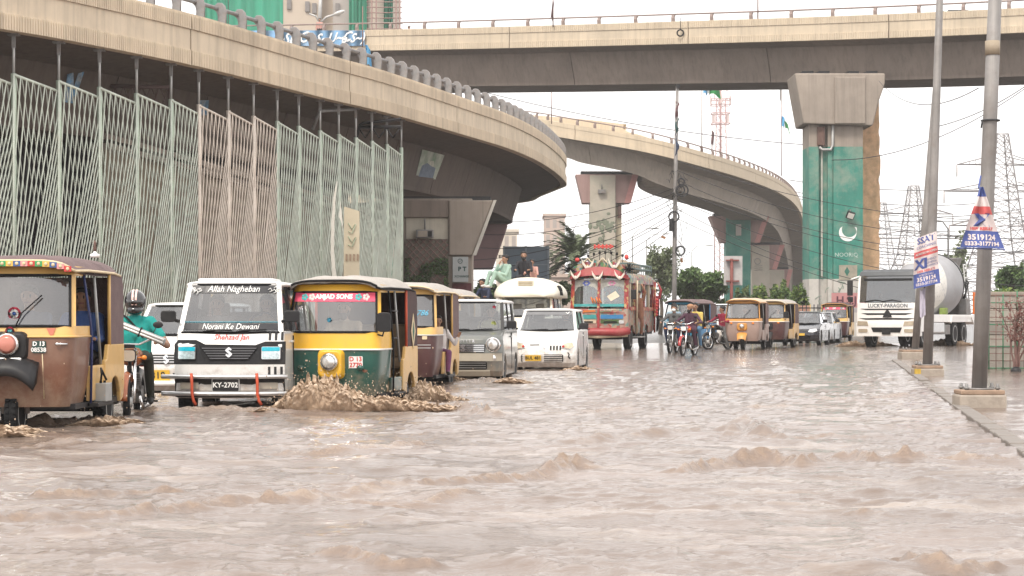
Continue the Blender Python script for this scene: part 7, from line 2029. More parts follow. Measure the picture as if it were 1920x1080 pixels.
# visor, crown, roof
def archz(x, z0, h_): return z0 + h_ * (1 - (abs(x) / 1.1) ** 2.2)
part('visor', REDP2, lambda b: b.loft([[(x, YF - 0.06 + 0.12 * (abs(x) / 1.1) ** 2, archz(x, 2.62, 0.14)) for x in np.linspace(-1.1, 1.1, 15)], [(x, YF + 0.05 + 0.12 * (abs(x) / 1.1) ** 2, archz(x, 2.74, 0.34)) for x in np.linspace(-1.1, 1.1, 15)]], closed=False))
part('visor_underside', ARTR, lambda b: b.loft([[(x, YF - 0.05 + 0.12 * (abs(x) / 1.1) ** 2, archz(x, 2.61, 0.14)) for x in np.linspace(-1.1, 1.1, 15)], [(x, YF + 0.35, archz(x, 2.61, 0.14)) for x in np.linspace(-1.1, 1.1, 15)]], closed=False))
part('crown_board', ARTM, lambda b: b.loft([[(x, YF + 0.28, 2.75) for x in np.linspace(-1.0, 1.0, 15)] + [(x, YF + 0.28, archz(x, 3.02, 0.30)) for x in np.linspace(1.0, -1.0, 15)], [(x, YF + 0.40, 2.75) for x in np.linspace(-1.0, 1.0, 15)] + [(x, YF + 0.40, archz(x, 3.02, 0.30)) for x in np.linspace(1.0, -1.0, 15)]]))
for x in (-0.45, 0.12):
 part('crown_arch', CREAMP, lambda b: b.tube([(x - 0.2, YF + 0.24, 3.02), (x - 0.18, YF + 0.24, 3.22), (x, YF + 0.24, 3.40), (x + 0.18, YF + 0.24, 3.22), (x + 0.2, YF + 0.24, 3.02)], 0.03, 6))
WINGM = mat('white_wing', (0.72, 0.66, 0.58), 0.6, var=0.08)
for x, z, sc in ((-0.84, 2.72, 0.8), (-0.02, 2.68, 0.85), (0.82, 2.70, 0.8), (-0.44, 3.10, 0.95), (0.56, 3.12, 0.95)):
 w_ = MB()
 for s in (-1, 1):
  pr = [(0, -0.12), (s * 0.10, -0.08), (s * 0.22, 0.10), (s * 0.25, 0.30), (s * 0.17, 0.16), (s * 0.06, 0.02), (0, -0.02)]
  w_.loft([[(x + u * sc, YF - 0.12 + (0.3 if z > 3 else 0), z + v * sc) for u, v in pr], [(x + u * sc, YF - 0.08 + (0.3 if z > 3 else 0), z + v * sc) for u, v in pr]])
 w_.ell((x, YF - 0.14 + (0.3 if z > 3 else 0), z - 0.05), (0.05, 0.05, 0.08), 8, 6)
 w_.build('wing_ornament', WINGM, bus)
for s in (-1, 1):
 mb = MB(); random.seed(20 + s)
 for k in range(60):
  a, e = random.uniform(0, 6.28), random.uniform(-0.6, 1.4)
  c = Vector((s * 1.12, YF + 0.05, 2.95)); d_ = Vector((math.cos(a) * math.cos(e), math.sin(a) * math.cos(e), math.sin(e)))
  mb.cyl(c, c + d_ * random.uniform(0.22, 0.34), 0.02, 0.004, n=4)
 mb.build('black_plume', BLACK, bus)
for k in range(7):
 x = -0.62 + k * 0.22; zf_ = 3.66 + 0.12 * (1 - ((k - 3) / 3) ** 2)
 st = part('flower_stem', BLACKP, lambda b: b.cyl((x, YF + 1.2, 3.2), (x, YF + 1.2, zf_ - 0.1), 0.012, n=4))
 part('black_bud', BLACK, lambda b: b.ell((x, YF + 1.2, zf_ - 0.14), (0.05, 0.05, 0.06), 8, 6), parent=st)
for k in range(5):
 x = -0.34 + k * 0.15
 part('red_flower', mat('red_petal', (0.65, 0.07, 0.06), 0.6), lambda b: [b.ell((x + 0.05 * math.cos(a), YF + 1.2, 3.86 + 0.05 * math.sin(a)), (0.045, 0.04, 0.045), 7, 5) for a in (0, 2.1, 4.2)])
part('side_flower', MATS['red_petal'], lambda b: b.ell((-0.9, YF + 0.5, 3.35), (0.09, 0.07, 0.08), 8, 6)); part('side_flower', MATS['red_petal'], lambda b: b.ell((0.95, YF + 0.6, 3.45), (0.08, 0.07, 0.1), 8, 6))
part('roof', ARTM, lambda b: b.loft([[(1.06 * math.cos(a), y, 2.62 + 0.32 * math.sin(a) ** 0.6) for a in np.linspace(0, math.pi, 13)] for y in (YF + 0.4, 3.0)], closed=True), 0.0)
part('roof_rack', mat('grey_teal_rack', (0.14, 0.2, 0.2), 0.6), lambda b: [b.tube([(-0.95, YF + 0.9, z), (0.95, YF + 0.9, z), (0.95, 2.9, z), (-0.95, 2.9, z)], 0.03, 6, closed=True) for z in (3.05, 3.22)])
for k in range(12):
 y = YF + 1.0 + k * 0.48
 for s in (-1, 1): part('rack_post', MATS['grey_teal_rack'], lambda b: b.cyl((s * 0.95, y, 2.85), (s * 0.95, y, 3.22), 0.02, n=5))
lug = part('roof_load', mat('sack_brown', (0.28, 0.22, 0.16), 0.9, var=0.3, scale=3), lambda b: [b.ell((random.uniform(-0.5, 0.5), random.uniform(-1.8, 2.2), 3.12), (0.45, 0.5, 0.28), 12, 8) for _ in range(7)])
# side walls
for s in (-1, 1):
 part('side_lower', ARTW, lambda b: b.prism([(YF + 0.6, 0.70), (YF + 0.75, 0.70)] + [(YF + 1.15 + 0.48 * math.cos(a), 0.45 + 0.48 * math.sin(a)) for a in np.linspace(R(150), R(30), 7)] + [(YF + 1.7, 0.62), (YF + 4.0, 0.62)] + [(YF + 4.5 + 0.5 * math.cos(a), 0.45 + 0.5 * math.sin(a)) for a in np.linspace(R(160), R(20), 7)] + [(3.1, 0.70), (3.1, 1.55), (YF + 0.6, 1.55)], 'X', s * (W2 - 0.02), s * (W2 - 0.08)))
 part('side_band', ARTR, lambda b: b.bx(s * (W2 - 0.03), s * (W2 + 0.03), YF + 0.5, 3.1, 1.46, 1.60))
 part('roof_band', ARTM, lambda b: b.bx(s * (W2 - 0.06), s * (W2 + 0.03), YF + 0.4, 3.1, 2.48, 2.68))
 for k in range(6):
  y = YF + 0.55 + k * 1.08
  part('window_post', ARTR if k % 2 else CREAMP, lambda b: b.bx(s * (W2 - 0.07), s * (W2 + 0.01), y, y + 0.16, 1.6, 2.48))
  if k < 5 and not (s > 0 and k in (1,)):
   part('side_window', SIDEG, lambda b: b.bx(s * (W2 - 0.05), s * (W2 - 0.042), y + 0.16, y + 1.08, 1.62, 2.46))
part('back_wall', ARTM, lambda b: b.bx(-W2 + 0.1, W2 - 0.1, 3.04, 3.1, 0.7, 2.6))
part('floor', BLACKP, lambda b: b.bx(-W2 + 0.1, W2 - 0.1, YF + 0.3, 3.0, 0.55, 0.7))
part('chassis', BLACK, lambda b: b.bx(-0.7, 0.7, YF + 0.3, 2.8, 0.38, 0.55))
for y in (YF + 1.15, YF + 4.5):
 for s in (-1, 1): wheel(bus, s * 0.9, y, 0.42, 0.24, STEEL)
part('entry_step', STEEL, lambda b: b.bx(W2 - 0.1, W2 + 0.22, YF + 1.75, YF + 2.75, 0.44, 0.49), 0.01)
for k in range(2): part('decorated_pole', ARTR if k else CREAMP, lambda b: b.tube([(W2 + 0.06, YF + 1.75 + k * 4.2, 0.6), (W2 + 0.08, YF + 1.75 + k * 4.2, 2.6)], 0.04, 6))
part('side_garland', MATS['red_petal'], lambda b: [b.ell((W2 + 0.08, 2.9, 1.3 + 0.12 * k), (0.09, 0.16, 0.07), 8, 6) for k in range(6)])
for k in range(3): seat(bus, -0.5 + 0.5 * k, YF + 1.5, 1.0, 0.44)
for k in range(2): part('bus_mirror', BLACKP, lambda b: b.box(((-1) ** k * 1.3, YF + 0.1, 2.05), (0.2, 0.06, 0.36)), 0.02)
# conductor hanging on the door
Jh = dict(pelvis=(0, 0, 0.92), chest=(0, 0.0, 1.2), neck=(0, 0, 1.44), head=(0, -0.02, 1.6), shoulder_l=(-0.19, 0, 1.38), elbow_l=(-0.28, -0.04, 1.62), hand_l=(-0.12, 0.02, 1.86), shoulder_r=(0.19, 0, 1.38), elbow_r=(0.27, -0.1, 1.66), hand_r=(0.16, -0.05, 1.90),
   hip_l=(-0.09, 0, 0.9), knee_l=(-0.13, -0.05, 0.48), foot_l=(-0.12, 0.03, 0.08), hip_r=(0.09, 0, 0.9), knee_r=(0.14, -0.08, 0.5), foot_r=(0.1, 0.0, 0.08))
RUSTK = cloth('rust_kameez', (0.22, 0.10, 0.06))
person('bus conductor in rust kameez hanging from the painted bus door', Jh, (RUSTK, RUSTK, SHOE), pose(bus, W2 + 0.08, YF + 2.0, 0.49), R(-5), kameez=True, voxel=0.016, cap=HAIR)
person('passenger in red checked shirt standing at the back of the painted bus', {k: v for k, v in Jh.items()}, (cloth('red_check', (0.35, 0.05, 0.06)), DRK, SHOE), pose(bus, W2 - 0.05, 3.35, 0.62), R(-10), voxel=0.018)
driver_for(bus, 'bus driver in pale shirt behind the painted windscreen', cloth('white_shirt', (0.62, 0.58, 0.56)), dz=1.05, dy=-2.2, dx=0.5)
# ---- motorcycles in the middle distance
b1 = motorcycle('motorcycle ridden by a man in a white face mask', at(1262, 71), R(-15), mat('black_tank', (0.015, 0.015, 0.018), 0.2, coat=0.5), steer=R(0))
GREYJ = cloth('grey_jacket', (0.10, 0.10, 0.10)); DENIM = cloth('denim', (0.03, 0.05, 0.12))
J = J_ride(0.80, 0.34, 0.2, (0.36, -0.50, 1.05)); 
pz = person('motorcyclist wearing a white face mask and grey shirt', J, (GREYJ, DENIM, SHOE), pose(b1, 0, 0.22, 0), R(-15), voxel=0.016, mask=WHITE_INK)
person('pillion rider peering over the masked motorcyclist', J_ride(0.84, 0.36, 0.24, (0.2, -0.2, 1.0)), (cloth('light_blue_shirt', (0.25, 0.35, 0.42)), DENIM, SHOE), pose(b1, -0.08, 0.60, 0.02), R(-15), voxel=0.018, mask=mat('blue_mask', (0.3, 0.42, 0.5), 0.8))
b2 = motorcycle('motorcycle with red tank ridden by a bearded man in a cap', at(1291, 66), R(-22), mat('red_tank', (0.35, 0.02, 0.02), 0.2, coat=0.5), steer=R(4))
MAR = cloth('maroon_kameez', (0.065, 0.025, 0.045))
person('bearded motorcyclist in maroon kameez and tan cap looking aside', J_ride(0.80, 0.34, 0.2, (0.36, -0.50, 1.05)), (MAR, MAR, SHOE), pose(b2, 0, 0.22, 0), R(-22), voxel=0.014, beard=True, cap=cloth('tan_cap', (0.38, 0.2, 0.11)), head_yaw=R(-32), kameez=True)
person('pillion rider in yellow shirt behind the bearded motorcyclist', J_ride(0.84, 0.34, 0.22, (0.16, -0.2, 1.0)), (cloth('yellow_shirt', (0.60, 0.45, 0.12)), cloth('blue_jeans', (0.08, 0.18, 0.30)), SHOE), pose(b2, 0.05, 0.58, 0.0), R(-22), voxel=0.018)
b3 = motorcycle('motorcycle turning away in front of the white pickup', at(1347, 79), R(-42), mat('black_tank', (0.015, 0.015, 0.018), 0.2), steer=R(-10), lean=R(-6))
CRIM = cloth('crimson_shirt', (0.23, 0.015, 0.04))
J3 = J_ride(0.80, 0.34, 0.2, (0.34, -0.45, 1.05)); J3.update(knee_r=(0.26, -0.2, 0.45), foot_r=(0.3, -0.05, 0.06), toe_r=(0.32, -0.2, 0.03))
person('motorcyclist in crimson shirt with one foot on the wet road', J3, (CRIM, GREYJ, SHOE), pose(b3, 0.06, 0.2, 0), R(-42), voxel=0.016, head_yaw=R(-40))
# ---- blue rickshaw and the rest
BLU = mat('sky_blue_paint', (0.04, 0.28, 0.45), 0.35, var=0.12, scale=3, dirt=0.35, coat=0.2)
cE = dict(lower=BLU, upper=BLU, rear=mat('blue_rear_paint', (0.05, 0.25, 0.5), 0.4, dirt=0.3), canopy=MAUVE_C, hood=MAUVE_C, hem=MAUVE_C, inner=DARK, rim=CREAM_T)
r9, F = rickshaw('sky blue rickshaw with brown roof behind the motorcycles', atf(1270, 84, R(-26), 1.3), R(-26), cE, style='A')
driver_for(r9, 'driver in grey shirt of the sky blue rickshaw', GREYJ)
ORB = mat('orange_rickshaw_paint', (0.60, 0.27, 0.05), 0.4, var=0.12, dirt=0.3)
MAU = mat('mauve_rickshaw_paint', (0.33, 0.235, 0.20), 0.4, var=0.1, scale=2, dirt=0.3, dcol=(0.28, 0.18, 0.14))
PALEC = mat('pale_dusty_canvas', (0.52, 0.42, 0.31), 0.9, var=0.15, scale=4, bump=0.4, bscale=40)
cF = dict(lower=MAU, upper=ORB, rear=MAU, canopy=PALEC, hood=MAUVE_C, hem=ORB, pod=ORB, guard=ORB, split=1.05, side=MAU)
r10, F = rickshaw('mauve and orange rickshaw with an orange nose and pale cloth roof', atf(1391, 78.5, R(-14), 1.3), R(-14), cF, style='C')
driver_for(r10, 'driver in dark clothes of the mauve and orange rickshaw', BLKS)
cG = dict(lower=cC['lower'], upper=YEL_P, rear=YEL_P, canopy=GREY_C, hood=MAUVE_C, hem=CREAM_T, mirrors=True)
r11, F = rickshaw('mustard rickshaw overlapped by the mauve and orange one', atf(1440, 84, R(-20), 1.3), R(-20), cG, style='C')
driver_for(r11, 'driver in grey check shirt leaning at the side of the mustard rickshaw', cloth('grey_check', (0.28, 0.26, 0.25)), dx=0.2)
cH = dict(lower=cC['lower'], upper=YEL_P, rear=YEL_P, canopy=DKBR_C, hood=DKBR_C, hem=ORB, banner=PINK_B, banner_text='ASIF', split=1.0)
r12, F = rickshaw('mustard and maroon rickshaw beside the cement truck, red windscreen strip', atf(1563, 102, R(-16), 1.3), R(-16), cH, style='A')
driver_for(r12, 'driver in pale shirt of the rickshaw beside the cement truck', DRV)
DKC = mat('dark_blue_car_paint', (0.018, 0.02, 0.03), 0.2, 0.2, coat=0.8, dirt=0.25, dcol=(0.2, 0.17, 0.14)); SILV = mat('silver_car_paint', (0.42, 0.43, 0.44), 0.3, 0.5, coat=0.5, dirt=0.2)
sedan = dict(W=1.66, L=4.1, front=[(0.18, 0.14), (0.3, 0.03), (0.45, 0.0), (0.6, 0.03), (0.70, 0.10)], hood=[(0.5, 0.82), (1.05, 0.93)], belt_z=0.95, cab=dict(y0=1.05, y1=1.75, y2=3.2, y3=3.75, zt=1.45, wb=0.78, wt=0.62, mids=[2.2], bow=0.14, mir=0.3), whl=(0.31, 0.75, 3.25))
def sed(label, px, d, rz, m):
 o, F, ws = car(label, atf(px, d, rz, 2.05), rz, mats=dict(body=m, mirror=BLACKP), group='cars waiting in the distance', **sedan)
 plate_on(o, 'grille', rrect(-0.32, 0.32, 0.60, 0.68, 0.02), F, 0.012, BLACKP); plate_on(o, 'lower_grille', rrect(-0.45, 0.45, 0.28, 0.42, 0.03), F, 0.012, BLACK)
 for s in (-1, 1): plate_on(o, 'headlight', [(s * 0.38, 0.58), (s * 0.42, 0.68), (s * 0.70, 0.72), (s * 0.74, 0.62), (s * 0.55, 0.56)], F, 0.02, REFLECTOR)
 plate_on(o, 'number_plate', rrect(-0.22, 0.22, 0.42, 0.52, 0.01), F, 0.02, PLATE_Y)
 driver_for(o, 'driver inside the ' + label, GREYJ, dz=0.5, dy=0.0, dx=0.35)
 return o
sed('dark car waiting behind the mustard rickshaw', 1499, 91, R(-16), DKC)
sed('silver car waiting behind the dark car', 1527, 98, R(-15), SILV)
pk, F, ws = van('white van roof seen behind the crimson shirted motorcyclist', atf(1346, 96, R(-20), 1.6), R(-20), dict(body=VAN_W, pillar=VAN_W), plan=0.1)
# ---- cement truck
TRW = mat('truck_white_paint', (0.82, 0.80, 0.77), 0.35, var=0.04, coat=0.3, dirt=0.25, dcol=(0.42, 0.34, 0.27), dscale=1.4, mud=0.3)
DRUM = mat('drum_grey', (0.30, 0.30, 0.315), 0.45, 0.1, var=0.1, scale=1.5, dirt=0.3, dcol=(0.28, 0.24, 0.2))
tk = thing('cement_truck', 'white cement mixer truck with grey striped drum ploughing through water', 'truck', at(1662, 85), R(-27))
def tp(nm, m, fn, bevel=0.0, parent=None):
 mb = MB(); fn(mb); return mb.build(nm, m, parent or tk, bevel=bevel)
FT = lambda x, z: float(np.interp(z, [0.5, 0.9, 1.75, 1.8, 2.9, 3.1], [0.0, -0.02, 0.0, 0.02, 0.22, 0.34])) + 0.10 * (abs(x) / 1.25) ** 4
def ringT(z, yb=1.9, off=0.0): 
 return [(-1.24 + off, yb, z)] + [(x, FT(x, z) + off, z) for x in np.linspace(-1.24 + off, 1.24 - off, 11)] + [(1.24 - off, yb, z)]
tp('cab_lower', TRW, lambda b: b.loft([ringT(z) for z in (0.62, 0.9, 1.3, 1.78)]), 0.02)
tp('cab_roof', mat('dark_grey_roof', (0.07, 0.075, 0.08), 0.4), lambda b: b.loft([ringT(2.86), ringT(3.02, 1.9, 0.03), ringT(3.12, 1.85, 0.15)]), 0.02)
for s in (-1, 1):
 tp('cab_pillar', TRW, lambda b: b.loft([[(s * (1.24 - e), FT(1.24, z) + f, z) for e, f in ((0, 0), (0.10, 0.0), (0.10, 0.12), (0, 0.12))] for z in (1.78, 2.86)]))
 tp('cab_rear_pillar', TRW, lambda b: b.bx(s * 1.14, s * 1.24, 1.3, 1.9, 1.78, 2.86))
 tp('side_window', SIDEG, lambda b: b.bx(s * 1.215, s * 1.222, 0.3, 1.3, 1.80, 2.84))
tp('cab_back', TRW, lambda b: b.bx(-1.14, 1.14, 1.84, 1.9, 1.78, 2.86))
tg = plate_on(tk, 'windscreen', None, FT, -0.005, SIDEG, 0.006, grid=(-1.14, 1.14, 1.80, 2.84))
plate_on(tg, 'sun_strip', rrect(-1.0, 1.0, 2.66, 2.76, 0.02), FT, 0.004, BLACK, 0.006)
for x in (-0.6, 0.1): tp('wiper', BLACK, lambda b: b.tube([(x - 0.3, FT(x, 1.84) - 0.03, 1.83), (x + 0.15, FT(x, 1.88) - 0.03, 1.90), (x + 0.5, FT(x, 1.84) - 0.02, 1.83)], 0.02, 5), parent=tg)
lettering(tk, 'LUCKY-PARAGON', 0.215, lambda u, v: (0.05 + u, FT(u, 1.66 + v) - 0.008, 1.665 + v), mat('slate_ink', (0.08, 0.10, 0.13), 0.6), width=0.92, bold=0.004)
for z0, z1, w_ in ((1.50, 1.55, 1.1), (1.30, 1.37, 1.05), (1.11, 1.17, 1.15)):
 plate_on(tk, 'grille_slot', [(-w_, z1), (w_, z1), (w_ * 0.75, z0), (-w_ * 0.75, z0)], FT, 0.012, BLACK)
plate_on(tk, 'grille_centre', rrect(-0.62, 0.62, 1.18, 1.29, 0.03), FT, 0.02, TRW)
plate_on(tk, 'star_badge', [(0.05 + 0.22 * math.cos(R(90 + 60 * k)) * (1 if k % 2 == 0 else 0.6), 1.32 + 0.22 * math.sin(R(90 + 60 * k)) * (1 if k % 2 == 0 else 0.6)) for k in range(6)], FT, 0.04, BLACKP)
plate_on(tk, 'bumper', None, lambda x, z: FT(x, z) - 0.02, 0.06, TRW, 0.12, grid=(-1.24, 1.24, 0.45, 0.98))
plate_on(tk, 'bumper_grille', [(-0.52, 0.62), (-0.60, 0.80), (0.66, 0.80), (0.58, 0.60)], FT, 0.10, BLACK)
plate_on(tk, 'number_plate', rrect(-0.15, 0.2, 0.52, 0.72, 0.02), FT, 0.13, BLACKP)
for s in (-1, 1):
 plate_on(tk, 'headlight', [(s * 0.72, 0.86), (s * 0.76, 1.04), (s * 1.18, 1.06), (s * 1.2, 0.88)], FT, 0.095, mat('dusty_lens', (0.45, 0.38, 0.28), 0.25, 0.2))
 plate_on(tk, 'fog_light', rrect(s * 0.95 - 0.2, s * 0.95 + 0.2, 0.60, 0.74, 0.04), FT, 0.10, mat('dusty_lens', (0.45, 0.38, 0.28), 0.25))
 tp('mirror', BLACKP, lambda b: (b.box((s * 1.52, 0.05, 2.38), (0.22, 0.12, 0.62)), b.box((s * 1.5, 0.05, 1.92), (0.2, 0.12, 0.22))), 0.03)
 tp('mirror_bracket', TRW, lambda b: b.tube([(s * 1.2, 0.3, 2.85), (s * 1.5, 0.08, 2.72)], 0.03, 6))
tp('chassis_frame', STEEL_D, lambda b: b.bx(-0.55, 0.55, 0.6, 9.0, 0.75, 1.0))
tp('rear_frame', TRW, lambda b: b.bx(-1.2, 1.2, 2.2, 9.0, 1.0, 1.32), 0.02)
for s in (-1, 1):
 tp('rear_mudguard', TRW, lambda b: b.prism([(5.0, 1.0), (5.2, 1.28), (8.4, 1.28), (8.8, 0.9), (8.7, 0.9), (8.3, 1.2), (5.3, 1.2), (5.1, 0.95)], 'X', s * 0.75, s * 1.24))
 tp('fuel_tank', ALU, lambda b: b.bx(s * 0.7, s * 1.2, 2.4, 4.2, 0.55, 1.0), 0.06)
for y in (1.25, 5.9, 7.3):
 for s in (-1, 1): wheel(tk, s * 1.02, y, 0.52, 0.30, STEEL)
ax = Matrix.Rotation(R(12), 3, 'X')
dprof = [(-2.6, 0.35), (-2.45, 0.62), (-1.5, 1.12), (-0.4, 1.36), (0.6, 1.36), (1.8, 1.05), (2.8, 0.66), (2.9, 0.55)]
def dr(prof, b, k=1.0, m=0):
 c = Vector((0, 5.9, 2.45))
 rings = []
 for t, r_ in prof:
  rings.append([c + ax @ Vector((r_ * k * math.cos(a), t, r_ * k * math.sin(a))) for a in np.linspace(0, 2 * math.pi, 33)[:-1]])
 b.loft(rings, smooth=True)
dm_ = tp('drum', DRUM, lambda b: dr(dprof, b))
def stripe(b):
 c = Vector((0, 5.9, 2.45)); rows = []
 for i in range(41):
  t = -2.0 + 3.8 * i / 40; a0 = R(-40) + i * 0.11
  r_ = float(np.interp(t, [q[0] for q in dprof], [q[1] for q in dprof])) * 1.006
  rows.append([c + ax @ Vector((r_ * math.cos(a), t, r_ * math.sin(a))) for a in np.linspace(a0, a0 + 1.25, 9)])
 b.loft(rows, closed=False, smooth=True)
tp('drum_stripe', mat('drum_slate', (0.55, 0.53, 0.50), 0.5), stripe, parent=dm_)
def ringd(t, k, b):
 r_ = float(np.interp(t, [q[0] for q in dprof], [q[1] for q in dprof])) * k
 c = Vector((0, 5.9, 2.45)); b.tube([c + ax @ Vector((r_ * math.cos(a), t, r_ * math.sin(a))) for a in np.linspace(0, 2 * math.pi, 33)[:-1]], 0.05, 6, closed=True)
tp('drum_ring', BLACKP, lambda b: ringd(0.9, 1.0, b), parent=dm_)
tp('drum_cap_plate', mat('lime_green_paint', (0.20, 0.27, 0.06), 0.6, var=0.3), lambda b: ringd(-2.2, 1.05, b), parent=dm_)
tp('hopper', STEEL_D, lambda b: b.loft([[(-0.5, 8.0, 3.1), (0.5, 8.0, 3.1), (0.5, 8.9, 3.2), (-0.5, 8.9, 3.2)], [(-0.65, 7.8, 3.75), (0.65, 7.8, 3.75), (0.65, 9.0, 3.8), (-0.65, 9.0, 3.8)]]), 0.02)
tp('hopper_support', STEEL_D, lambda b: [b.cyl((x, 8.1, 1.3), (x, 8.1, 3.2), 0.06) for x in (-0.5, 0.5)])
for s in (-1, 1):
 l_ = tp('ladder_rail', STEEL, lambda b: b.cyl((1.1 + 0.0 * s, 8.4 + s * 0.22, 1.3), (0.9, 8.4 + s * 0.22, 3.5), 0.03))
for k in range(7): tp('ladder_rung', STEEL, lambda b: b.cyl((1.1 - 0.027 * k, 8.18, 1.4 + 0.3 * k), (1.1 - 0.027 * k, 8.62, 1.4 + 0.3 * k), 0.025))
tp('rear_pedestal', STEEL_D, lambda b: (b.bx(-0.9, 0.9, 8.0, 8.3, 1.32, 2.7), b.bx(-0.7, 0.7, 8.3, 8.7, 1.9, 2.3)), 0.03)
tp('chute', STEEL_D, lambda b: b.loft([[(0.3 + 0.28 * math.cos(a), 8.9 + t * 0.2, 3.1 - 1.1 * t + 0.28 * math.sin(a)) for a in np.linspace(R(180), R(360), 9)] for t in (0, 1.3)], closed=False))
tp('control_box', mat('lime_green_paint', (0.20, 0.27, 0.06), 0.6, var=0.3), lambda b: b.bx(0.9, 1.2, 4.4, 4.7, 1.32, 1.6), 0.03)
tp('side_box', STEEL_D, lambda b: b.bx(0.85, 1.2, 7.6, 8.2, 1.32, 2.0), 0.03)
tp('hydraulic_hoses', BLACK, lambda b: [b.tube([(0.95, 7.8 + 0.1 * k, 1.9), (1.1, 8.0 + 0.1 * k, 2.4 + 0.1 * k), (0.8, 8.2, 3.0)], 0.03, 5) for k in range(4)])
tp('under_guard', STEEL_D, lambda b: b.bx(1.05, 1.15, 2.3, 5.2, 0.5, 0.9))
tp('orange_panel', mat('orange_panel', (0.70, 0.16, 0.02), 0.5), lambda b: b.bx(1.16, 1.24, 8.75, 9.05, 1.35, 2.3))
tp('water_tank', TRW, lambda b: b.lathe([(-0.8, 0.05), (-0.75, 0.38), (0.75, 0.38), (0.8, 0.05)], (0, 2.35, 1.72), 'X', 18))
tp('steps', TRW, lambda b: b.bx(1.0, 1.22, 0.4, 0.85, 0.45, 0.62), 0.02)
driver_for(tk, 'truck driver in white shirt behind the cement truck windscreen', cloth('white_shirt', (0.62, 0.58, 0.56)), dz=1.35, dy=0.95, dx=0.55)
driver_for(tk, 'truck passenger in pale clothes behind the cement truck windscreen', DRV, dz=1.35, dy=0.95, dx=-0.55)
# ============================================================ POLES, SIGNS, BANNERS
POLE = mat('weathered_pole_steel', (0.27, 0.255, 0.245), 0.6, 0.25, var=0.2, scale=2.0, streak=0.6, dirt=0.5, dcol=(0.2, 0.16, 0.14), dscale=2.5)
BLOCK = mat('pole_base_concrete', (0.36, 0.31, 0.26), 0.8, var=0.25, scale=3, bump=0.4, bscale=20, dirt=0.5, dcol=(0.14, 0.11, 0.09), dscale=2)
def lamp_pole(label, bpx, by, tpx, ty, r0, r1, blk, d, topc=None, yellow=False):
 b = P(bpx, by, d); t = P(tpx, ty, d)
 o = thing('lamp_pole', label, 'pole', (b.x, b.y, gz(d)), 0, 'street lamp poles along the kerb')
 mb = MB(); mb.tube([b - o.location, b.lerp(t, 0.33) - o.location, b.lerp(t, 0.66) - o.location, t - o.location], [r0, r0 * 0.97, (r0 + r1) / 2, r1], 14)
 mb.build('shaft', POLE, o)
 w_, dp, h_ = blk
 mb = MB(); zt = b.z - o.location.z
 mb.bx(-w_ / 2, w_ / 2, -dp / 2, dp / 2, -0.1, zt - 0.07); bl = mb.build('base_block', BLOCK, o, bevel=0.025)
 mb = MB(); mb.bx(-w_ / 2 * 0.94, w_ / 2 * 0.94, -dp / 2 * 0.94, dp / 2 * 0.94, zt - 0.07, zt - 0.01); mb.build('mortar_cap', mat('rust_mortar', (0.30, 0.21, 0.15), 0.85, var=0.3, scale=6), bl, bevel=0.015)
 for s in (-1, 1):
  for q in (-1, 1):
   mb = MB(); mb.cyl((s * w_ * 0.33, q * dp * 0.33, zt - 0.02), (s * w_ * 0.33, q * dp * 0.33, zt + 0.07), 0.022, n=6); mb.cyl((s * w_ * 0.33, q * dp * 0.33, zt), (s * w_ * 0.33, q * dp * 0.33, zt + 0.03), 0.036, n=6); mb.build('anchor_bolt', STEEL_D, bl)
 mb = MB(); mb.lathe([(zt - 0.01, r0 * 1.9), (zt + 0.012, r0 * 1.9)], (0, 0, 0), 'Z', 16); mb.build('flange', POLE, o)
 if yellow:
  mb = MB(); mb.bx(-w_ / 2 - 0.004, -w_ / 2 + 0.11, -dp / 2 - 0.004, -dp / 2 + 0.1, 0.05, zt - 0.075); mb.build('yellow_corner', mat('old_yellow_paint', (0.5, 0.33, 0.05), 0.7, var=0.3, scale=8), bl)
 return o
pC = lamp_pole('nearest grey lamp pole on a big concrete block at the right', 1836, 729, 1868, -60, 0.098, 0.084, (0.60, 0.5, 0.3), 27.4)
pA = lamp_pole('lamp pole with an upright school banner, yellow cornered base block', 1739, 684, 1764, -60, 0.098, 0.064, (0.58, 0.5, 0.3), 42.6, yellow=True)
pB = lamp_pole('thinner leaning lamp pole just behind the upright banner', 1716, 655, 1760, 90, 0.105, 0.075, (0.9, 0.7, 0.3), 61.0)
# arm of pole B carries on behind pole A
mb = MB(); mb.lathe([(-0.09, 0.098), (0.09, 0.097)], P(1861, 90, 27.4), 'Z', 14); tag(mb.build('tape_band', mat('brown_tape', (0.33, 0.27, 0.2), 0.7)), 'brown tape band wrapped round the nearest lamp pole', 'tape')
mb = MB(); mb.torus(P(1857, 226, 27.4), 0.115, 0.012, 'Z', 16, 6); mb.tube([P(1842, 226, 27.3), P(1840, 240, 27.3)], 0.012, 5); tag(mb.build('wire_tie', WIRE), 'wire tie twisted round the upper nearest lamp pole', 'wire tie')
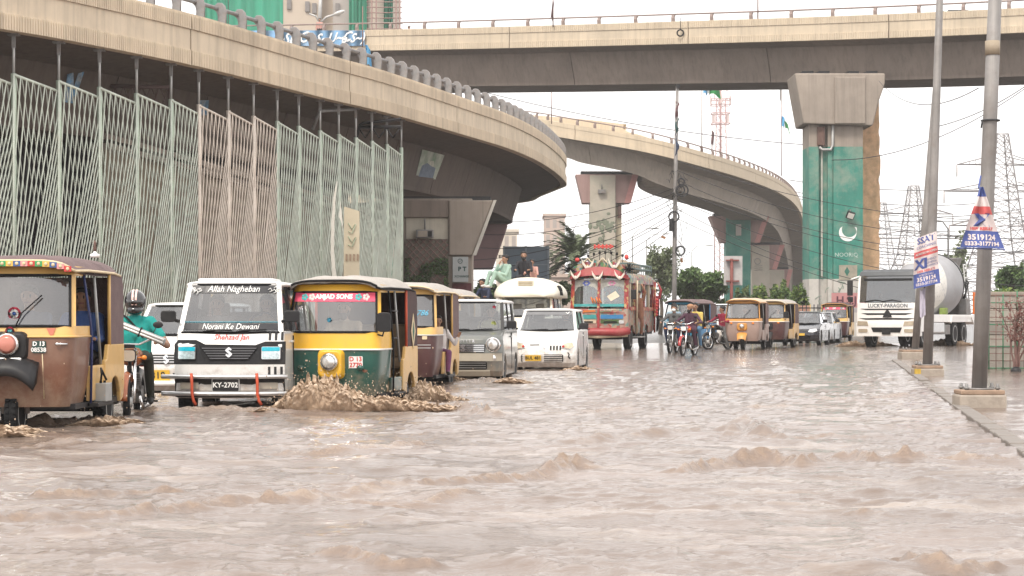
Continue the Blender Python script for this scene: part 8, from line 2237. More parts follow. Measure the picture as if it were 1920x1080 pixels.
# banners
BAN_W = mat('banner_white', (0.66, 0.58, 0.57), 0.8, var=0.12, scale=4); BAN_B = mat('banner_blue', (0.075, 0.105, 0.30), 0.8, var=0.25, scale=5); BAN_R = mat('banner_red', (0.60, 0.12, 0.12), 0.8, var=0.2)
def banner(label, corners, d, wave, bands, texts, gather=0.0):
 """corners tl,tr,br,bl photo pixels; bands: (v0, v1, mat); cloth with folds"""
 o = thing('banner', label, 'banner', P(*corners[3], d), 0, 'school banners tied to the lamp poles')
 C = [P(*q, d) for q in corners]
 def pt(u, v, lift=0.0):
  q = C[0].lerp(C[1], u).lerp(C[3].lerp(C[2], u), v)
  f = wave * (math.sin(u * 9 + v * 3.5) * 0.6 + math.sin(u * 17 - v * 5) * 0.3 + math.sin(v * 7) * 0.5)
  return q + Vector((0, -f - lift - 0.16, 0)) - o.location
 NU, NV = 22, 30
 for v0, v1, m in bands:
  n = max(2, int((v1 - v0) * NV)); mb = MB()
  mb.loft([[pt(u, v0 + (v1 - v0) * k / n) for u in np.linspace(0, 1, NU)] for k in range(n + 1)], closed=False, smooth=True)
  mb.loft([[pt(u, v0 + (v1 - v0) * k / n, -0.006) for u in np.linspace(0, 1, NU)] for k in range(n + 1)], closed=False, smooth=True)
  mb.build('cloth_band', m, o, fix=False)
 Wd, Hd = (C[2] - C[3]).length, (C[3] - C[0]).length
 for body, size, uc, vc, m, kw in texts:
  def fn(u, v, uc=uc, vc=vc):
   vv = vc - v / Hd; wloc = (C[0].lerp(C[3], vv) - C[1].lerp(C[2], vv)).length
   return pt(min(0.985, max(0.015, uc + u / wloc)), vv, 0.008)
  lettering(o, body, size, fn, m, **kw)
 return o
b_a = banner('upright white and blue school banner on the middle lamp pole', [(1711, 449), (1753, 434), (1760, 531), (1710, 542)], 42.3, 0.05,
  [(0, 0.28, BAN_W), (0.281, 0.40, BAN_R), (0.401, 0.72, BAN_W), (0.721, 1.0, BAN_B)],
  [('SSAT', 0.17, 0.5, 0.085, BAN_B, dict(bold=0.004)), ('COACHING', 0.075, 0.5, 0.21, BAN_B, {}), ('ADMISSION OPEN', 0.055, 0.5, 0.34, BAN_W, dict(bold=0.002)), ('XI', 0.26, 0.30, 0.55, BAN_B, dict(bold=0.012)),
  ('SCIENCE', 0.055, 0.72, 0.49, BAN_B, {}), ('GENERAL', 0.055, 0.72, 0.55, BAN_B, {}), ('COMMERCE', 0.05, 0.72, 0.61, BAN_B, {}), ('100% RESULTS', 0.06, 0.5, 0.69, BAN_R, dict(bold=0.002)), ('FOR DETAILS', 0.05, 0.5, 0.77, BAN_W, {}), ('3519124', 0.11, 0.5, 0.85, BAN_W, dict(bold=0.004)), ('0333-3177194', 0.075, 0.5, 0.94, BAN_W, dict(bold=0.002))])
b_c = banner('triangular gathered school banner tied high on the nearest lamp pole', [(1832, 352), (1838, 352), (1878, 467), (1795, 464)], 27.1, 0.045,
  [(0, 0.16, BAN_B), (0.161, 0.32, BAN_W), (0.321, 0.45, BAN_R), (0.451, 0.72, BAN_W), (0.721, 1.0, BAN_B)],
  [('X', 0.20, 0.5, 0.55, BAN_B, dict(bold=0.016)), ('100% RESULT', 0.05, 0.5, 0.685, BAN_R, dict(bold=0.003)), ('3519124', 0.10, 0.5, 0.83, BAN_W, dict(bold=0.004)), ('0333-3177194', 0.075, 0.5, 0.935, BAN_W, dict(bold=0.003))])
mb = MB(); mb.tube([P(1794, 465, 27.0), P(1885, 468, 27.0)], 0.008, 5); mb.v = [tuple(Vector(q) - b_c.location) for q in mb.v]; mb.build('hem_rod', BAN_B, b_c)
mb = MB(); mb.tube([P(1835, 352, 26.95), P(1839, 330, 27.2)], 0.012, 5); mb.v = [tuple(Vector(q) - b_c.location) for q in mb.v]; mb.build('tie_cord', BAN_B, b_c)
# torn scrap below upright banner
mb = MB(); mb.loft([[P(1722 + 10 * u, y + 3 * math.sin(u * 5), 42.4) + Vector((0, -0.16 + 0.03 * math.sin(u * 8 + y), 0)) for u in np.linspace(0, 1, 8)] for y in (543, 560, 580, 594)], closed=False, smooth=True)
tag(mb.build('banner_scrap', mat('lilac_cloth', (0.45, 0.42, 0.5), 0.8)), 'torn pale strip hanging below the upright school banner', 'cloth strip')
# blue cloth banner on the high flyover parapet
dB = 154.5
bb = thing('street_banner', 'long blue printed banner hung on the high flyover railing at the left', 'banner', P(686, 86, dB - 6.2))
mb = MB(); y0p, y1p = 57, 86
mb.loft([[Vector((L2.pt(L2.nearest(px) , 0.16, 0).x, L2.pt(L2.nearest(px), 0.16, 0).y, 0)) + Vector((0, 0, CAM_H + (HORIZON - py) / FPX * L2.pt(L2.nearest(px), 0.16, 0).y)) - bb.location for px in np.linspace(460, 688, 30)] for py in (57, 66, 76, 86)], closed=False, smooth=True)
bsh = mb.build('cloth', mat('banner_sky_blue', (0.20, 0.38, 0.60), 0.7, var=0.35, scale=1.2, dirt=0.5, dcol=(0.6, 0.62, 0.62), dscale=0.9), bb)
q0 = L2.pt(L2.nearest(620), 0.2, 0); q1 = L2.pt(L2.nearest(660), 0.2, 0)
dirv = (q1 - q0).normalized(); dirv.z = 0
for tx, px, sz in (('~S~U~C', 620, 1.0), ('o-S~)', 665, 0.9), ('~SDC~', 560, 1.1)):
 qq = L2.pt(L2.nearest(px), 0.20, 0); zc = CAM_H + (HORIZON - 72) / FPX * qq.y
 lettering(bb, tx, sz, lambda u, v, qq=qq, zc=zc: Vector((qq.x, qq.y, zc + v)) + dirv * u - bb.location, WHITE_INK, shear=0.4, bold=0.02)
# utility pole with cable coils
dU = 105.0
up_ = thing('utility_pole', 'tall thin utility pole wrapped in cable coils before the far ramp', 'pole', (P(1265, 600, dU).x, dU, gz(dU)))
U = lambda px, py, dd=0.0: P(px, py, dU + dd) - up_.location
mb = MB(); mb.tube([U(1264, 645), U(1264.5, 500), U(1266.5, 330), U(1270, 160)], [0.13, 0.115, 0.10, 0.075], 10); mb.build('shaft', POLE, up_)
mb = MB(); mb.loft([[U(1266, 158, e), U(1276, 158, e), U(1274, 165, e), U(1268, 165, e)] for e in (-0.15, 0.15)]); mb.build('pole_head', BLACKP, up_)
for px, py, r_ in ((1279, 357, 0.27), (1275, 356, 0.2), (1263, 406, 0.24), (1275, 470, 0.21), (1277, 340, 0.14)):
 mb = MB(); 
 for k in range(4): mb.torus(U(px + k * 0.3, py + (k % 2) * 0.8, -0.2 - 0.02 * k), r_ + 0.012 * (k % 3), 0.022, 'Y', 24, 5)
 mb.build('cable_coil', WIRE, up_)
mb = MB(); mb.bx(-0.12, 0.12, -0.15, 0.15, -0.35, 0.25); mb.v = [tuple(Vector(q) + U(1259.5, 420, -0.2)) for q in mb.v]; mb.build('junction_box', BLACKP, up_, bevel=0.02)
mb = MB(); random.seed(9)
for k in range(16):
 x, y = random.uniform(1255, 1280), random.uniform(320, 400); pts = [U(x, y, -0.15)]
 for j in range(5): x += random.uniform(-6, 7); y += random.uniform(-9, 10); pts.append(U(x, y, -0.15 + random.uniform(-0.2, 0.2)))
 mb.tube(pts, 0.014, 4)
tag(mb.build('cable_tangle', WIRE, up_), kind='stuff')
mb = MB(); random.seed(10)
for k in range(9):
 x, y = random.uniform(1256, 1290), random.uniform(400, 440)
 pts = [U(x, y, -0.15), U(x + random.uniform(-12, 16), y + 25, -0.2), U(x + random.uniform(-18, 24), y + 48, -0.2), U(x + random.uniform(-6, 10), y + 66, -0.2)]
 mb.tube(pts, 0.008, 4)
tag(mb.build('loose_wires', WIRE, up_), kind='stuff')
cols = [cloth('rag_maroon', (0.11, 0.05, 0.055)), cloth('rag_teal', (0.03, 0.075, 0.075)), cloth('rag_blue', (0.04, 0.055, 0.10))]
for k, (ya, yb) in enumerate(((190, 222), (222, 250), (250, 292))):
 mb = MB(); mb.loft([[U(1266.5 + 1.2 * math.sin(k * 2 + j) + i * (2.2 + 1.2 * math.sin(j * 1.7 + k)), ya + (yb - ya) * j / 6, -0.12 + 0.08 * math.sin(j + i)) for i in range(3)] for j in range(7)], closed=False, smooth=True); mb.build('rag', cols[k], up_)
for px, py, rot in ((1244, 445, 20), (1278, 488, 80)):
 tg_ = thing('hanging_tag', 'small brown board dangling on the wires %s the utility pole' % ('left of' if px < 1260 else 'right of'), 'tag', P(px, py, dU))
 mb = MB(); mb.box((0, 0, 0), (0.22, 0.03, 0.12), ry=R(rot)); mb.build('board', mat('rust_board', (0.30, 0.15, 0.07), 0.8), tg_)
 mb = MB(); mb.tube([(0, 0, 0.05), (0.05 if px > 1260 else 0.3, 0, 0.5)], 0.006, 4); mb.build('string', WIRE, tg_)
# ---- flag poles, flags, street lamps
def flag(label, px, y0, y1, d, rows, cat='flag pole', r=0.05):
 o = thing('flag_pole', label, cat, P(px, y0, d))
 mb = MB(); mb.cyl(P(px, y0, d) - o.location, P(px, y1, d) - o.location, r, r * 0.7, n=6); mb.build('pole', mat('rusty_pole', (0.26, 0.16, 0.14), 0.7, var=0.2), o)
 for nm, m, quad in rows:
  mb = MB(); q = [P(x, y, d) - o.location for x, y in quad]; n = 8
  mb.loft([[q[0].lerp(q[3], v).lerp(q[1].lerp(q[2], v), u) + Vector((0, 0.25 * math.sin(u * 7 + v * 2), 0.1 * math.sin(u * 5))) for u in np.linspace(0, 1, n)] for v in np.linspace(0, 1, 5)], closed=False, smooth=True)
  mb.build(nm, m, o)
 return o
FB_, FG_, FW_ = cloth('flag_blue', (0.12, 0.42, 0.72)), cloth('flag_green', (0.03, 0.26, 0.07)), cloth('flag_white', (0.75, 0.75, 0.73))
flag('flag pole with a blue white and green flag below the high flyover', 1316, 285, 152, 186, [('blue_stripe', FB_, [(1319, 152), (1326, 154), (1326, 177), (1319, 176)]), ('white_stripe', FW_, [(1326, 154), (1331, 156), (1331, 177), (1326, 177)]), ('green_field', FG_, [(1329, 157), (1350, 168), (1352, 183), (1331, 176)])])
flag('flag pole with a drooping blue and green flag near the green pier', 1465, 330, 150, 205, [('blue_stripe', FB_, [(1466, 218), (1472, 222), (1471, 240), (1466, 238)]), ('green_field', FG_, [(1471, 226), (1479, 236), (1482, 250), (1473, 240)]), ('furled_cloth', cloth('rag_grey', (0.25, 0.24, 0.23)), [(1462, 160), (1466, 162), (1465, 190), (1463, 190)])])
flag('thin pole with a furled grey pennant above the far ramp', 1335, 290, 230, 190, [('furled_cloth', cloth('rag_maroon', (0.16, 0.06, 0.07)), [(1335, 246), (1340, 250), (1338, 270), (1333, 272)])])
flag('pink pole standing on the far ramp beside the curved railing', 1034, 232, 163, 187, [])
flag('thin pole with a dark rag on the high flyover', 1037, 50, -30, 146, [('furled_cloth', cloth('rag_maroon', (0.16, 0.06, 0.07)), [(1036, 2), (1039, 4), (1036, 36), (1032, 36)])])
flag('grey lamp post rising above the high flyover rail', 1421, 38, -40, 138, [])
flag('thin dark pole in front of the blue street banner', 680, 88, 12, 148, [('furled_cloth', cloth('rag_blue2', (0.1, 0.35, 0.6)), [(685, 84), (694, 90), (697, 122), (687, 124)])])
def street_lamp(label, px, y0, y1, d, arm, r=0.07):
 o = thing('street_lamp', label, 'street lamp', (P(px, y0, d).x, d, gz(d)), 0, 'distant street lamps')
 b = Vector((0, 0, 0)); t = P(px, y1, d) - o.location
 mb = MB(); mb.tube([b, t * 0.93, t + Vector((arm * 0.25, 0, 0)), t + Vector((arm, 0, 0.15))], [r * 1.3, r, r * 0.8, r * 0.6], 6); mb.build('post', STEEL, o)
 mb = MB(); mb.ell(t + Vector((arm, 0, 0.12)), (0.55, 0.2, 0.1), 10, 6); mb.build('lamp_head', STEEL, o)
for lb, px, y1, d, arm in (('slim street lamp right of the grey billboard back', 1075, 417, 260, 2.0), ('street lamp just left of the pale leafy tree', 1186, 430, 250, 2.6), ('street lamp between the pale pier and the leafy tree', 1212, 440, 280, 2.6), ('street lamp beside the cable coils', 1297, 462, 300, 2.5), ('street lamp bending left between the pylons', 1778, 415, 150, -1.6)):
 street_lamp(lb, px, 600, y1, d, arm)
sl = thing('twin_street_lamp', 'twin armed street lamp before the netted tower block', 'street lamp', P(600, 80, 165))
mb = MB(); mb.tube([P(598, 90, 165) - sl.location, P(600, 20, 165) - sl.location, P(602, -20, 165) - sl.location], 0.14, 7); mb.tube([P(599, 45, 165) - sl.location, P(612, 32, 165) - sl.location, P(632, 26, 165) - sl.location], 0.09, 6); mb.tube([P(599, 42, 165) - sl.location, P(592, 30, 165) - sl.location, P(580, 26, 165) - sl.location], 0.07, 6); mb.build('post', STEEL, sl)
mb = MB(); mb.ell(P(636, 24, 165) - sl.location, (0.5, 0.25, 0.16), 10, 6, M=Matrix.Rotation(R(-20), 3, 'Y')); mb.build('lamp_head', mat('pale_lamp_head', (0.55, 0.55, 0.53), 0.5), sl)
# hanging tyre ring on the high flyover
mb = MB(); p_ = L2.pt(L2.nearest(1275), 0.15, 0); zc = CAM_H + (HORIZON - 62) / FPX * p_.y; mb.torus((p_.x, p_.y - 0.05, zc), 0.21, 0.05, 'Y', 20, 7); mb.tube([(p_.x, p_.y, zc + 0.2), (p_.x + 0.02, p_.y, zc + 1.0)], 0.02, 5); tag(mb.build('hanging_ring', BLACK), 'black ring hung on a wire from the high flyover edge', 'ring')
# car and rider on the high flyover
p_ = L2.pt(L2.nearest(1785), -2.0, 0.35)
cu, F, ws = car('white car passing on the high flyover at the upper right', (p_.x, p_.y, p_.z), R(97), mats=dict(body=VAN_W, mirror=BLACKP), **sedan)
p_ = L2.pt(L2.nearest(742), -1.6, 0.35)
bq = motorcycle('motorcycle passing on the high flyover beside the netted tower', (p_.x, p_.y, p_.z), R(-85), mat('black_tank', (0.015, 0.015, 0.018), 0.2), group=None)
person('rider in navy jacket on the high flyover', J_ride(0.80, 0.34, 0.2, (0.34, -0.45, 1.05)), (cloth('navy_shirt', (0.03, 0.04, 0.08)), DRK, SHOE), pose(bq, 0, 0.2, 0), R(-85), voxel=0.02, cap=cloth('rag_grey', (0.25, 0.24, 0.23)))
p_ = L2.pt(L2.nearest(588), -0.8, 0.35)
person('pedestrian in pale pink standing on the high flyover before the netted tower', dict(Jh, hand_l=(-0.24, -0.05, 0.8), elbow_l=(-0.25, 0, 1.1), hand_r=(0.24, -0.05, 0.8), elbow_r=(0.25, 0, 1.1)), (cloth('pink_shirt', (0.50, 0.28, 0.24)), DRK, SHOE), (p_.x, p_.y, p_.z + 0.45), 0, voxel=0.02)
# ============================================================ SIGNS IN THE BACKGROUND
dS = 128.0
hs = thing('shop_sign', 'pink sign lettered H.S.J at the foot of the green pier', 'sign', P(1595, 600, dS)); hs.location.z = gz(dS)
mb = MB(); q = [(1559, 577), (1625, 577), (1625, 549), (1559, 549)]
mb.loft([[P(x, y, dS + e) - hs.location for x, y in q] for e in (0, 0.08)]); mb.build('board', mat('pink_sign', (0.48, 0.22, 0.22), 0.6, var=0.08, scale=2), hs)
mb = MB(); mb.loft([[P(x, y, dS + e) - hs.location for x, y in ((1559, 586), (1625, 586), (1625, 577.5), (1559, 577.5))] for e in (0, 0.08)]); mb.build('lower_strip', mat('grey_sign_strip', (0.36, 0.33, 0.34), 0.7), hs)
lettering(hs, 'H.S.J', 0.66, lambda u, v: P(1587, 564, dS - 0.02) - hs.location + Vector((u, 0, v)), mat('maroon_ink', (0.10, 0.025, 0.04), 0.6), bold=0.02)
for x in (1562, 1620):
 mb = MB(); mb.cyl(P(x, 590, dS + 0.15) - hs.location, P(x, 630, dS + 0.15) - hs.location, 0.07, n=6); mb.build('post', STEEL_D, hs)
# white board with red T post
dT = 118.0
ts = thing('traffic_board', 'pale board back on a red brown post with two cross bars', 'sign', P(1371, 640, dT)); ts.location.z = gz(dT)
mb = MB(); mb.loft([[P(x, y, dT + e) - ts.location for x, y in ((1357, 535), (1392, 535), (1392, 480), (1357, 480))] for e in (0.2, 0.26)]); mb.build('board', mat('pale_sign_back', (0.45, 0.43, 0.42), 0.6, var=0.1), ts)
mb = MB(); mb.cyl((0, 0, 0), P(1372, 485, dT) - ts.location, 0.09, n=8); mb.build('post', mat('red_oxide', (0.20, 0.06, 0.05), 0.7), ts)
for y in (488, 527):
 mb = MB(); mb.loft([[P(x, yy, dT + e) - ts.location for x, yy in ((1361, y + 1.3), (1386, y + 1.3), (1386, y - 1.3), (1361, y - 1.3))] for e in (-0.1, 0.15)]); mb.build('cross_bar', MATS['red_oxide'], ts)
# grey billboard back behind the domed roof
dK = 128.0
bk = thing('billboard', 'blue grey back of a hoarding behind the people on the domed roof', 'billboard', P(986, 600, dK)); bk.location.z = gz(dK)
for (a, b_) in ((945, 985.5), (986.5, 1028)):
 for (c_, d_) in ((463, 495.5), (496.5, 536)):
  mb = MB(); mb.loft([[P(x, y, dK + e) - bk.location for x, y in ((a + 1, d_), (b_ - 1, d_), (b_ - 1, c_), (a + 1, c_))] for e in (0, 0.05)]); mb.build('panel', mat('slate_panel', (0.13, 0.165, 0.20), 0.6, var=0.08, scale=1), bk)
for x in (945, 986, 1028):
 mb = MB(); mb.bx(-0.06, 0.06, -0.08, 0.06, 0, P(986, 462, dK).z); mb.v = [tuple(Vector(q) + Vector((P(x, 600, dK).x - bk.location.x, 0, 0))) for q in mb.v]; mb.build('frame_post', mat('slate_frame', (0.20, 0.235, 0.26), 0.6), bk)
for y in (463, 496):
 mb = MB(); mb.loft([[P(x, yy, dK + e) - bk.location for x, yy in ((945, y + 1), (1028, y + 1), (1028, y - 1), (945, y - 1))] for e in (-0.05, 0.0)]); mb.build('frame_rail', MATS['slate_frame'], bk)
# ============================================================ BUILDINGS
def facade(label, x0, x1, ytop, d, m, depth, rows, cols, wm, ybot=600, name='building', inset=0.15, skip=0, extra=None):
 X = lambda px: (px - 960) / FPX * d
 Zt = CAM_H + (HORIZON - ytop) / FPX * d
 o = thing(name, label, 'building', (X((x0 + x1) / 2), d, gz(d)))
 w_ = X(x1) - X(x0); H = Zt - o.location.z
 mb = MB(); mb.bx(-w_ / 2, w_ / 2, 0, depth, -0.2, H); mb.build('wall', m, o)
 fh, fw = H / rows, w_ / cols
 me0 = None
 for r_ in range(rows):
  for c_ in range(cols):
   if skip and (r_ * 7 + c_ * 3) % skip == 0: continue
   if me0 is None:
    mb = MB(); mb.bx(-fw * 0.28, fw * 0.28, -0.03, 0.05, -fh * 0.28, fh * 0.28); q = mb.build('window', wm, o); me0 = q.data
   else: q = link('window', me0, o)
   q.location = (-w_ / 2 + fw * (c_ + 0.5), 0, fh * (r_ + 0.5))
 mb = MB(); mb.bx(-w_ / 2 - 0.3, w_ / 2 + 0.3, -0.3, depth, H, H + 0.5); mb.build('parapet', m, o)
 return o
PINKB = mat('pale_pink_render', (0.50, 0.39, 0.33), 0.9, var=0.08, scale=0.2); CREB = mat('pale_cream_render', (0.60, 0.53, 0.44), 0.9, var=0.08, scale=0.2); WIN = mat('dim_window', (0.20, 0.18, 0.17), 0.4)
PALW = mat('pale_window', (0.36, 0.31, 0.28), 0.6)
facade('distant pale pink tower rising left of the palm', 1021, 1059, 405, 430, PINKB, 14, 7, 3, PALW)
facade('distant low cream building behind the grey hoarding', 938, 1040, 478, 330, CREB, 20, 4, 6, PALW)
facade('distant cream building at the right of the maroon pier', 930, 970, 435, 380, CREB, 12, 5, 3, PALW, skip=3)
facade('low beige block behind the painted bus', 1030, 1150, 520, 300, PINKB, 14, 2, 6, PALW)
# tower under construction with green netting
dW = 235.0
XW = lambda px: (px - 960) / FPX * dW
ZW = lambda py: CAM_H + (HORIZON - py) / FPX * dW
tw = thing('netted_tower', 'unfinished tower block draped with green netting at the upper left', 'building', (XW(560), dW, gz(dW)))
TB = mat('beige_tower_wall', (0.50, 0.42, 0.34), 0.9, var=0.1, scale=0.15); NET = mat('green_netting', (0.04, 0.30, 0.19), 0.8, var=0.25, scale=0.5, bump=0.5, bscale=2.0, stretch=(1, 1, 0.15)); TG = mat('grey_tower_face', (0.40, 0.36, 0.33), 0.9, var=0.1, scale=0.2)
def tpart(nm, m, x0, x1, y0, y1, dy0, dy1, bevel=0):
 mb = MB(); mb.bx(XW(x0) - tw.location.x, XW(x1) - tw.location.x, dy0, dy1, ZW(y0) - tw.location.z, ZW(y1) - tw.location.z); return mb.build(nm, m, tw, bevel=bevel)
tpart('main_block', TB, 372, 735, 640, -120, 0.5, 16)
tpart('bay', TB, 534, 602, 640, -120, -1.5, 0.6); tpart('grey_bay', TG, 625, 655, 640, -120, -0.6, 0.6); tpart('pale_bay', mat('pale_tower_bay', (0.58, 0.5, 0.42), 0.9, var=0.08), 690, 724, 640, -120, -0.6, 0.6)
for x0, x1 in ((372, 430), (432, 533), (656, 689), (721, 738)):
 mb = MB(); n = 24
 rows = []
 for j in range(14):
  z = ZW(640) + (ZW(-120) - ZW(640)) * j / 13 - tw.location.z
  rows.append([(XW(x0 + (x1 - x0) * i / n) - tw.location.x, -1.2 + 0.25 * math.sin(i * 1.3 + j * 0.4) + 0.15 * math.sin(i * 2.9), z) for i in range(n + 1)])
 mb.loft(rows, closed=False, smooth=True); mb.build('netting', NET, tw)
for x, y in ((575, 15), (588, 18), (630, 16), (575, -40), (588, -40), (630, -40), (541, 10)):
 tpart('window', WIN, x, x + 8, y + 11, y - 8, -1.75 if x < 603 else -0.85, -1.4 if x < 603 else -0.5)
for x in (700, 708, 745, 752):
 mb = MB(); mb.cyl((XW(x) - tw.location.x, -2.5, 0), (XW(x) - tw.location.x, -2.5, ZW(-120) - tw.location.z), 0.09, n=5); mb.build('scaffold_pole', MATS['rusty_pole'], tw)
for k in range(16):
 z = ZW(60 - 10 * k) - tw.location.z
 mb = MB(); mb.cyl((XW(690) - tw.location.x, -2.5, z), (XW(757) - tw.location.x, -2.5, z), 0.06, n=5); mb.build('scaffold_rail', MATS['rusty_pole'], tw)
# ============================================================ MASTS AND PYLONS
PYL = mat('pylon_steel', (0.22, 0.20, 0.20), 0.6, 0.3, var=0.1)
def pylon(label, px, ytop, ybase, d, wtop, wbase, waist, arms, group='transmission pylons', m=None, r=0.11, panels=13):
 H = (ybase - ytop) / FPX * d
 o = thing('pylon', label, 'pylon', (P(px, 600, d).x, d, gz(d)), R(8), group)
 m = m or PYL
 def wd(t): return float(np.interp(t, [0, waist, 1], [wbase, wtop * 1.25, wtop * 0.4])) / 2
 ts = list(1 - (1 - np.linspace(0, 1, panels + 1)) ** 1.15)
 zb = lambda t: H * t
 for sx in (-1, 1):
  for sy in (-1, 1):
   mb = MB(); mb.tube([(sx * wd(t), sy * wd(t), zb(t)) for t in (0, waist, 1)], r, 4, smooth=False); mb.build('corner_leg', m, o)
 mb = MB()
 for i in range(panels):
  a, b = ts[i], ts[i + 1]
  for sx, sy, ex, ey in ((-1, -1, 1, -1), (1, -1, 1, 1), (1, 1, -1, 1), (-1, 1, -1, -1)):
   mb.tube([(sx * wd(a), sy * wd(a), zb(a)), (ex * wd(b), ey * wd(b), zb(b))], r * 0.55, 3, smooth=False)
   mb.tube([(ex * wd(a), ey * wd(a), zb(a)), (sx * wd(b), sy * wd(b), zb(b))], r * 0.55, 3, smooth=False)
   mb.tube([(sx * wd(b), sy * wd(b), zb(b)), (ex * wd(b), ey * wd(b), zb(b))], r * 0.5, 3, smooth=False)
 tag(mb.build('bracing', m, o), kind='stuff')
 for t, L_ in arms:
  for s in (-1, 1):
   mb = MB(); w_ = wd(t)
   for sy in (-1, 1):
    mb.tube([(s * w_, sy * w_, zb(t)), (s * L_, 0, zb(t) - 0.1)], r * 0.7, 4, smooth=False)
    mb.tube([(s * w_, sy * w_, zb(t) + 1.6), (s * L_, 0, zb(t) - 0.1)], r * 0.6, 4, smooth=False)
   for k in range(1, 5):
    u = k / 5; mb.tube([(s * (w_ + (L_ - w_) * u), w_ * (1 - u), zb(t)), (s * (w_ + (L_ - w_) * u), w_ * (1 - u), zb(t) + 1.6 * (1 - u))], r * 0.4, 3, smooth=False)
   ar = mb.build('cross_arm', m, o)
   mb = MB(); mb.cyl((s * L_, 0, zb(t) - 0.1), (s * L_, 0, zb(t) - 2.4), 0.12, n=5); mb.build('insulator', mat('insulator_brown', (0.25, 0.19, 0.17), 0.4), ar)
 return o
pylon('tall pylon at the right edge behind the nearest lamp pole', 1876, 203, 560, 400, 5.5, 15, 0.45, [(0.52, 10), (0.70, 11), (0.84, 8.5)], r=0.15, panels=15)
pylon('pylon left of the leaning lamp pole', 1713, 302, 560, 470, 4.5, 16, 0.50, [(0.62, 13), (0.80, 9)], r=0.14)
pylon('fainter pylon close beside the orange wrapped column', 1653, 335, 560, 560, 4.5, 15, 0.50, [(0.62, 12), (0.80, 9)], r=0.12)
TEL = mat('telecom_pink_steel', (0.45, 0.28, 0.27), 0.6, 0.1, var=0.1)
tl = thing('telecom_mast', 'pale red telecom lattice mast with platforms above the far ramp', 'mast', (P(1351, 600, 330).x, 330, gz(330)))
ZT = lambda y: CAM_H + (HORIZON - y) / FPX * 330 - tl.location.z
for sx, sy in ((-1, -1), (1, -1), (0, 1)):
 mb = MB(); mb.cyl((sx * 1.2, sy * 1.2, 0), (sx * 0.7, sy * 0.7, ZT(185)), 0.09, n=5); mb.build('corner_leg', TEL, tl)
mb = MB()
for k in range(34):
 a, b = ZT(185) * k / 34, ZT(185) * (k + 1) / 34; wa, wb_ = 1.2 - 0.5 * k / 34, 1.2 - 0.5 * (k + 1) / 34
 for (p_, q_) in (((-1, -1), (1, -1)), ((1, -1), (0, 1)), ((0, 1), (-1, -1))):
  mb.tube([(p_[0] * wa, p_[1] * wa, a), (q_[0] * wb_, q_[1] * wb_, b)], 0.05, 3, smooth=False)
tag(mb.build('bracing', TEL, tl), kind='stuff')
mb = MB(); mb.cyl((0, 0, ZT(330)), (0, 0, ZT(165)), 0.18, n=6); mb.build('core_pole', TEL, tl)
for y, w_ in ((197, 1.45), (187, 1.45), (232, 1.4), (213, 1.4)):
 mb = MB(); mb.tube([(-w_, -w_, ZT(y)), (w_, -w_, ZT(y)), (w_, w_, ZT(y)), (-w_, w_, ZT(y))], 0.08, 4, closed=True, smooth=False); mb.build('platform_rail', TEL, tl)
for k in range(8):
 a = k * 0.785; mb = MB(); mb.bx(-0.14, 0.14, -0.1, 0.1, ZT(230 if k % 2 else 196), ZT(214 if k % 2 else 180)); mb.v = [(q[0] + 1.5 * math.cos(a), q[1] + 1.5 * math.sin(a), q[2]) for q in mb.v]; mb.build('antenna', mat('antenna_white', (0.6, 0.5, 0.48), 0.6), tl)
for x in (-0.9, 1.0):
 mb = MB(); mb.cyl((x, 0, ZT(187)), (x, 0, ZT(165)), 0.06, n=4); mb.build('whip_aerial', TEL, tl)
# ============================================================ WIRES
def wire(label, a, b, sag, r=0.02, group='overhead wires strung across the sky'):
 a, b = Vector(a), Vector(b); pts = []
 for k in range(17):
  t = k / 16; q = a.lerp(b, t); q.z -= sag * 4 * t * (1 - t); pts.append(q)
 mb = MB(); mb.tube(pts, r, 4)
 q = mb.build('overhead_wire', WIRE)
 tag(q, label, 'wire', group)
random.seed(31); ORD = ['topmost', 'second', 'third', 'fourth', 'fifth', 'sixth', 'seventh', 'eighth', 'ninth', 'tenth', 'eleventh', 'lowest']
for k in range(9):      # from the utility pole to the lower left behind the near ramp
 wire(ORD[k] + ' black cable from the top running down left from the coiled utility pole', P(1266, 352 + k * 9, 105), P(880, 420 + k * 22 + random.uniform(-6, 6), 112), 0.6 + 0.15 * (k % 3), 0.016)
for k in range(7):      # utility pole to the right
 wire(ORD[k] + ' black cable from the top running right from the coiled utility pole', P(1266, 300 + k * 18, 105), P(1990, 410 + k * 32 + random.uniform(-8, 8), 96), 0.9 + 0.2 * (k % 3), 0.014)
for k in range(12):      # transmission lines far away
 y = 335 + k * 14.5
 wire(ORD[k] + ' far transmission line from the top among those behind the pylons', P(1480, y + 5 + random.uniform(-3, 3), 420), P(2050, y - 4 + random.uniform(-4, 4), 400), 2.5 + (k % 4), 0.075, 'far transmission lines')
wire('thin wire crossing the sky above the far ramp', P(860, 160, 180), P(1560, 275, 170), 0.8, 0.03)
wire('thin wire rising from the green pier to the upper right', P(1560, 300, 120), P(1990, 115, 100), 1.2, 0.022)
wire('thin wire between the leaning lamp pole and the nearest pole', P(1745, 240, 60), P(1990, 110, 60), 0.3, 0.012)
wire('thin wire from the high flyover pier to the right poles', P(1648, 152, 120), P(1835, 165, 70), 0.9, 0.018)
